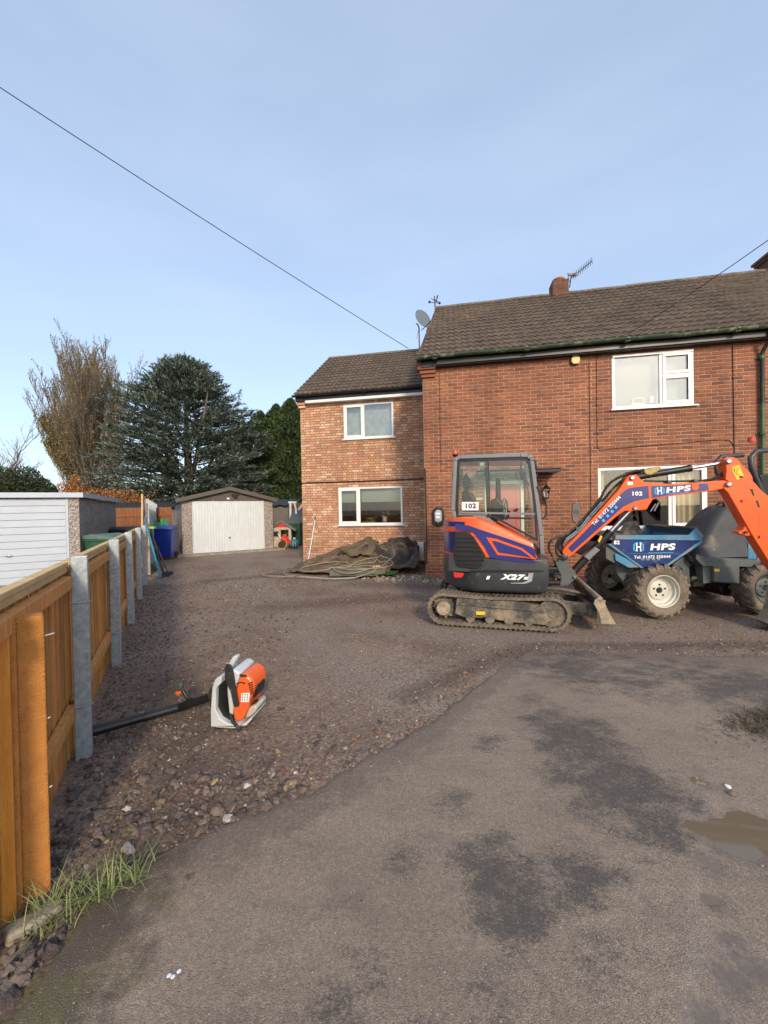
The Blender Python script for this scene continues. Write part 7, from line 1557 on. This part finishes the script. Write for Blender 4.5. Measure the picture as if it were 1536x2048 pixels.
t = MB(); q = [on(BF, 0, 160 + x / 3.84, 1280 + y / 3.84) for x, y in ((1070, 400), (1040, 395), (1000, 410))]; 
t.tube([(q[0][0] + (q[2][0] - q[0][0]) * k / 16, 0, q[0][1] + (q[2][1] - q[0][1]) * k / 16) for k in range(17)], [.05 + (.006 if k % 2 else 0) for k in range(17)], 16); t.build('bellows', M['rubber'], bw)
btube([(1010, 415), (980, 430), (860, 470), (790, 495), (730, 515)], [.032, .032, .034, .036, .033], 'blower_tube', 'black', n=16)
pe = gnd(60, 1468); pe2 = Vector((pe.x - bp0.x, pe.y - bp0.y, 0)); 
ta_ = on(BF, 0, 160 + 735 / 3.84, 1280 + 512 / 3.84); ta_ = Vector((ta_[0], 0, ta_[1])); tw_ = gnd(160, 1466, .075) - Vector((bp0.x, bp0.y, 0)); tw_ = Matrix.Rotation(radians(8), 3, 'Z') @ tw_
tube_far = [ta_.lerp(tw_, k / 5) for k in range(6)]
t = MB(); t.tube(tube_far, [.033, .033, .034, .033, .036, .038], 16); t.build('nozzle_tube', M['black'], bw, True)
for a in (tube_far[0], tube_far[2]): t = MB(); t.lathe([(.0, -.012), (.035, -.012), (.035, .012), (0, .012)], tuple(a), 'x', 16); t.build('tube_clamp', M['black'], bw, True)
btube([(830, 450), (795, 430), (760, 365)], [.018, .013, .013], 'handle_stem', 'black', n=10)
bpl('control_handle', [(675, 355), (690, 335), (740, 312), (765, 318), (770, 360), (745, 380), (690, 375)], -.018, .018, mat('dark green grey grip', (.05, .07, .055), .5), .01)
bpl('trigger', [(712, 350), (740, 340), (760, 355), (755, 400), (725, 415), (712, 385)], -.012, .012, 'bmachine', .005)
# ------------------------------------------------------------------ trees and hedges
def quads(name, C, D, Lh, Wd, mt, parent=None, up=None):
    """many little blades: centre C, direction D, length and width arrays"""
    C = np.asarray(C); D = np.asarray(D); n = len(C); D = D / (np.linalg.norm(D, axis=1, keepdims=True) + 1e-9); U = rg.normal(0, 1, (n, 3)) if up is None else up + rg.normal(0, .45, (n, 3))
    S = np.cross(D, U); S /= (np.linalg.norm(S, axis=1, keepdims=True) + 1e-9); Lh = np.asarray(Lh).reshape(-1, 1) / 2; Wd = np.asarray(Wd).reshape(-1, 1) / 2
    V = np.stack([C - D * Lh - S * Wd * .5, C - D * Lh * .1 - S * Wd, C + D * Lh, C - D * Lh * .1 + S * Wd], 1).reshape(-1, 3)
    F = np.arange(4 * n).reshape(n, 4); return np_obj(name, V, F, mt, parent)
class Tw:
    """thin tapering branches as one mesh"""
    def __init__(s): s.V = []; s.F = []
    def seg(s, P, r0, r1, n=4):
        b = len(s.V); N = len(P)
        for i, p in enumerate(P):
            d = (P[min(i + 1, N - 1)] - P[max(i - 1, 0)]).normalized(); a = d.cross(Vector((.3, 1, .2))).normalized(); c = a.cross(d); r = r0 + (r1 - r0) * i / (N - 1)
            for k in range(n): q = 2 * pi * k / n; s.V.append(tuple(p + (a * cos(q) + c * sin(q)) * r))
        for i in range(N - 1):
            for k in range(n): s.F.append((b + i * n + k, b + i * n + (k + 1) % n, b + (i + 1) * n + (k + 1) % n, b + (i + 1) * n + k))
    def obj(s, name, mt, parent): return np_obj(name, s.V, s.F, mt, parent, smooth=True)

# cedar
ct = empty('cedar_tree', (-13.75, 27, 0), 0, 'big blue green cedar with layered sprays behind the gabled garage', 'tree')
tr = Tw(); tr.seg([Vector((0, 0, -.2)), Vector((.1, 0, 4)), Vector((0, .1, 8)), Vector((0, 0, 12.3))], .42, .05, 10); 
for k in range(6): a = k * 1.05 + .3; tr.seg([Vector((0, 0, 1.5 + k * .3)), Vector((cos(a) * 1.6, sin(a) * 1.6, 3.6 + k * .4)), Vector((cos(a) * 3.0, sin(a) * 3.0, 6.0 + k * .5)), Vector((cos(a) * 3.6, sin(a) * 3.6, 8.4 + .3 * k))], .2, .04, 6)
C, D, Ls, Ws, LB = [], [], [], [], Tw()
def cedR(z): 
    t_ = (z - .4) / 12.4
    return 5.35 * (1 - max(0, (t_ - .34) / .68) ** 1.75) * (.9 + .1 * min(1, t_ / .15))
for i in range(900):
    z0 = .5 + 11.9 * rnd.random() ** .95; a = rnd.uniform(0, 2 * pi)
    if sin(a) > .55 and rnd.random() < .6: continue
    R = cedR(z0) * rnd.uniform(.70, 1.13) * (1 + .12 * sin(a * 3 + z0)); rise = rnd.uniform(.12, .42) + .35 * max(0, (z0 - 8) / 4); r0 = .15 * R
    P = [Vector((cos(a) * q, sin(a) * q, z0 + rise * q * .8 - .012 * q * q)) for q in np.linspace(r0, R, 6)]
    LB.seg(P, .045, .012, 3)
    nS = int(6 + R * 2.6)
    for k in range(nS):
        q = (.25 + .75 * (k + rnd.random()) / nS); f = q * 5; j = min(4, int(f)); p = P[j].lerp(P[j + 1], f - j); da = (P[j + 1] - P[j]).normalized()
        side = Vector((-sin(a), cos(a), 0)) * rnd.uniform(-1, 1); w = .42 + .9 * (1 - q) * R * .16
        sd_ = (da * rnd.uniform(.5, 1) + side * 1.0 + Vector((0, 0, rnd.uniform(-.05, .30)))).normalized()
        for m_ in range(9):
            tt = rnd.random(); c = p + sd_ * (tt * w * 1.2) + Vector((rnd.gauss(0, .05), rnd.gauss(0, .05), rnd.gauss(0, .035)))
            dr_ = (sd_ + Vector((rnd.gauss(0, .45), rnd.gauss(0, .45), rnd.gauss(.12, .25)))); C.append(tuple(c)); D.append(tuple(dr_)); Ls.append(rnd.uniform(.18, .42)); Ws.append(rnd.uniform(.04, .10))
for i in range(12):   # upright leaders that break the outline
    a = rnd.uniform(pi, 2 * pi) if i % 3 else rnd.uniform(0, pi); R = rnd.uniform(.3, 4.6); x, y = cos(a) * R, sin(a) * R * .6; z = 12.2 - .42 * R * 1.3
    for k in range(70):
        t_ = rnd.random(); C.append((x + t_ * .5 * cos(a) + rnd.gauss(0, .12 * (1.2 - t_)), y + rnd.gauss(0, .12), z - .6 + 1.5 * t_)); D.append((rnd.gauss(0, .6) + .4 * cos(a), rnd.gauss(0, .6), .7)); Ls.append(rnd.uniform(.2, .4)); Ws.append(.06)
ct.scale = (1, 1, .94); tr.obj('trunk', M['bark'], ct); LB.obj('limbs', M['bark'], ct); quads('foliage', C, D, Ls, Ws, M['needle'], ct, up=np.array([0, 0, 1.0]))

# poplar with almost bare ascending twigs
def poplar(loc, label, stems, seed, leafy, H, tw='twig'):
    r = random.Random(seed); root = empty('poplar_tree', loc, 0, label, 'tree'); T = Tw(); S = Tw(); C, D, Ls, Ws = [], [], [], []
    def grow(p, d, ln, rad, lvl, lf):
        P = [p]; dd = d.copy(); n = 5
        for i in range(n):
            dd = (dd + Vector((r.gauss(0, .07), r.gauss(0, .07), .13))).normalized(); P.append(P[-1] + dd * ln / n)
        (T if lvl < 2 else S).seg(P, rad, rad * .35, 6 if lvl < 2 else 3)
        if lvl < 3:
            nb = (20, 13, 10)[lvl]
            for k in range(nb):
                q = (.16 if lvl == 0 else .12) + .86 * (k + r.random()) / nb; f = min(.999, q) * n; j = int(f); b = P[j].lerp(P[j + 1], f - j); a = r.uniform(0, 2 * pi); sp = r.uniform(.24, .50)
                nd = (dd + Vector((cos(a) * sp, sin(a) * sp, .05))).normalized()
                grow(b, nd, ln * r.uniform(.30, .46) * (1.15 - .5 * q) * (1.25 if lvl == 0 else 1), (.050, .022, .012)[lvl] * r.uniform(.8, 1.2), lvl + 1, lf)
        if lvl >= 2:
            m_ = lf(P[2]) 
            for k in range(int(m_) + (1 if r.random() < m_ % 1 else 0)):
                q = r.random() * n; j = min(n - 1, int(q)); c = P[j].lerp(P[j + 1], q - j); C.append((c.x + r.gauss(0, .08), c.y + r.gauss(0, .08), c.z + r.gauss(0, .08))); D.append((r.gauss(0, 1), r.gauss(0, 1), r.gauss(0, 1))); Ls.append(r.uniform(.10, .22)); Ws.append(r.uniform(.08, .16))
    for (dx, lean, ln, rad) in stems: grow(Vector((dx * .25, r.gauss(0, .2), -.2)), Vector((lean, r.gauss(0, .08), 1)).normalized(), ln, rad, 0, leafy)
    T.obj('trunk', M['bark'], root); S.obj('crown', M[tw], root)
    if C: quads('leaves', C, D, Ls, Ws, M['yleaf'], root)
    root.scale = (1.0, 1.0, .80) if seed == 3 else (.84, .84, .70)
    return root
bx = dep(165, 960, 38)
poplar((bx.x + .6, 38, 0), 'tall nearly bare poplar with upswept stems, left of the cedar', [(-1, -.29, 13.5, .16), (-.6, -.17, 16.5, .2), (0, -.05, 17.5, .26), (.4, .06, 17.8, .22), (-.2, -.12, 17.6, .2), (1.5, -.42, 9.5, .14), (.2, -.22, 15.5, .16), (.1, .0, 17.6, .2)], 3, lambda p: 2.6 if p.x < -1.8 and p.z < 14 else (1.8 if p.z < 6 else .5 if p.z > 13 else .8), 20, 'twig2')
bx = dep(215, 960, 39)
poplar((bx.x - 1.4, 39, 0), 'second bare poplar rising between the tall poplar and the cedar', [(0, .08, 19.0, .22), (.6, .22, 17, .18), (.9, .36, 13.0, .14)], 5, lambda p: .35, 18)
def bare(loc, label, H, seed, spread=.75, nl=4, mt='twig', n0=8):
    r = random.Random(seed); root = empty('bare_tree', loc, 0, label, 'tree'); T = Tw(); S = Tw()
    def grow(p, d, ln, rad, lvl):
        P = [p]; dd = d.copy()
        for i in range(4): dd = (dd + Vector((r.gauss(0, .14), r.gauss(0, .14), .04))).normalized(); P.append(P[-1] + dd * ln / 4)
        (T if lvl < 2 else S).seg(P, rad, rad * .5, 6 if lvl < 2 else 3)
        if lvl < nl:
            for k in range(r.choice((4, 5))):
                j = r.choice((1, 2, 3, 4)); a = r.uniform(0, 2 * pi); nd = (dd + Vector((cos(a), sin(a), r.uniform(0, .3))) * r.uniform(.5, 1) * spread).normalized(); grow(P[j], nd, ln * r.uniform(.52, .76), rad * .5, lvl + 1)
    for k in range(n0 // 4): grow(Vector((0, 0, -.2)), Vector((r.gauss(0, .12), r.gauss(0, .12), 1)).normalized(), H * .42, H * .016, 0)
    T.obj('trunk', M['bark'], root); S.obj('crown', M[mt], root); return root
b = dep(20, 960, 42); bare((b.x, 42, 0), 'pale bare tree at the far left beyond the hedge', 12.5, 11)
b = dep(-60, 960, 41); bare((b.x, 41, 0), 'bare tree cut by the left edge of the photo', 12.5, 12)
b = dep(70, 960, 44); bare((b.x, 44, 0), 'low bare tree between the far left tree and the poplar', 8.0, 13)
for px_, Y, H, lab in ((190, 21.5, 3.6, 'pruned bare fruit tree over the russet hedge'), (212, 22, 3.6, 'second pruned fruit tree right of the russet hedge'), (243, 23.5, 4.2, 'crooked bare sapling left of the cedar foot'), (262, 24, 3.2, 'thin bare sapling nearest the cedar')):
    b = dep(px_, 990, Y); bare((b.x, Y, 0), lab, H, px_, .8, 3, n0=4)

def leafmass(name, label, cat, boxes, n, mt, L0=.12, trunk=True, lump=1.0, kind=None):
    """a hedge or shrub: leaf blades through lumpy volumes"""
    root = empty(name, boxes[0][0], 0, label, cat); o0 = Vector(boxes[0][0]); C, D, Ls, Ws = [], [], [], []; tot = sum(b[1][0] * b[1][1] * b[1][2] for b in boxes)
    for c, (rx, ry, rz) in boxes:
        m_ = int(n * rx * ry * rz / tot)
        for _ in range(m_):
            v = Vector((rnd.gauss(0, 1), rnd.gauss(0, 1), rnd.gauss(0, 1))).normalized(); q = rnd.random() ** .28
            s_ = 1 + .22 * lump * noise.noise((v.x * 2.3 + c[0], v.y * 2.3, v.z * 2.3)) * 2
            p = Vector((v.x * rx, v.y * ry, v.z * rz)) * q * s_ + Vector(c) - o0; C.append(tuple(p)); D.append((v.x + rnd.gauss(0, .7), v.y + rnd.gauss(0, .7), v.z + rnd.gauss(.2, .7))); k = L0 * rnd.uniform(.6, 1.5); Ls.append(k * 1.5); Ws.append(k * .7)
    quads('foliage', C, D, Ls, Ws, mt, root)
    T = Tw(); T.seg([Vector((0, 0, -o0.z - .1)), Vector((.1, 0, 0)), Vector((0, 0, boxes[0][1][2] * .6))], .12, .04, 6); T.obj('trunk', M['bark'], root); return root
b0 = dep(30, 985, 15.5); leafmass('evergreen_hedge', 'dark rounded evergreen hedge above the flat roofed garage', 'hedge', [((b0.x - 1.5, 15.6, 1.7), (2.0, 1.1, 2.05)), ((b0.x + .2, 15.6, 1.6), (1.5, 1.0, 1.95)), ((b0.x - 3.6, 15.5, 1.7), (1.8, 1.1, 2.0))], 95000, M['hedge'], .065, lump=.35)
bb = [dep(x, 985, 22) for x in (115, 150, 190, 230, 265)]
leafmass('russet_hedge', 'russet orange beech hedge behind the flat roofed garage', 'hedge', [((p.x, 22 + .1 * i, 1.6), (1.1, .7, (1.75, 1.85, 1.6, 1.45, 1.2)[i])) for i, p in enumerate(bb)], 20000, M['beech'], .08)
bb = [dep(x, 985, 25) for x in (285, 320, 350)]
leafmass('brown_scrub', 'thin olive brown scrub below the cedar', 'shrub', [((p.x, 25, 1.3), (1.0, .7, 1.5)) for p in bb], 7000, M['yleaf'], .07)
# dark conifer screen
r_ = random.Random(5); xs_c = [(-11.0, 30.5, 8.6), (-9.8, 31, 9.6), (-8.5, 31, 10.1), (-7.2, 30.5, 10.4), (-5.9, 31, 10.6), (-4.5, 31, 10.4)]
labs = ['dark conifer half hidden by the cedar', 'dark conifer just right of the cedar', 'dark conifer second from the cedar', 'conifer with lit green side, left of the wing', 'tall conifer touching the wing corner', 'conifer almost hidden behind the wing']
for (x, y, H), lb in zip(xs_c, labs):
    root = empty('conifer_tree', (x, y, 0), 0, lb, 'tree', 'dark conifers behind the wing'); C, D, Ls, Ws = [], [], [], []
    for _ in range(21000):
        z = .8 + (H - .8) * r_.random(); t_ = z / H; a = r_.uniform(0, 2 * pi); R = 1.75 * (1 - max(0, (t_ - .5) / .5) ** 2.6) ** .8 * (.8 + .55 * noise.noise((cos(a) * 1.6 + x, sin(a) * 1.6, z * .9)) + .35 * noise.noise((cos(a) * 4 + x, sin(a) * 4, z * 2.2))) * (.55 + .45 * r_.random() ** .4)
        C.append((R * cos(a), R * sin(a), z)); D.append((cos(a) * .7 + r_.gauss(0, .35), sin(a) * .7 + r_.gauss(0, .35), .55 + r_.gauss(0, .35))); Ls.append(r_.uniform(.18, .42)); Ws.append(r_.uniform(.07, .15))
    quads('crown', C, D, Ls, Ws, M['conifer'], root); T = Tw(); T.seg([Vector((0, 0, -.2)), Vector((.05, 0, 3)), Vector((0, 0, H * .9))], .2, .03, 8); T.obj('trunk', M['bark'], root)
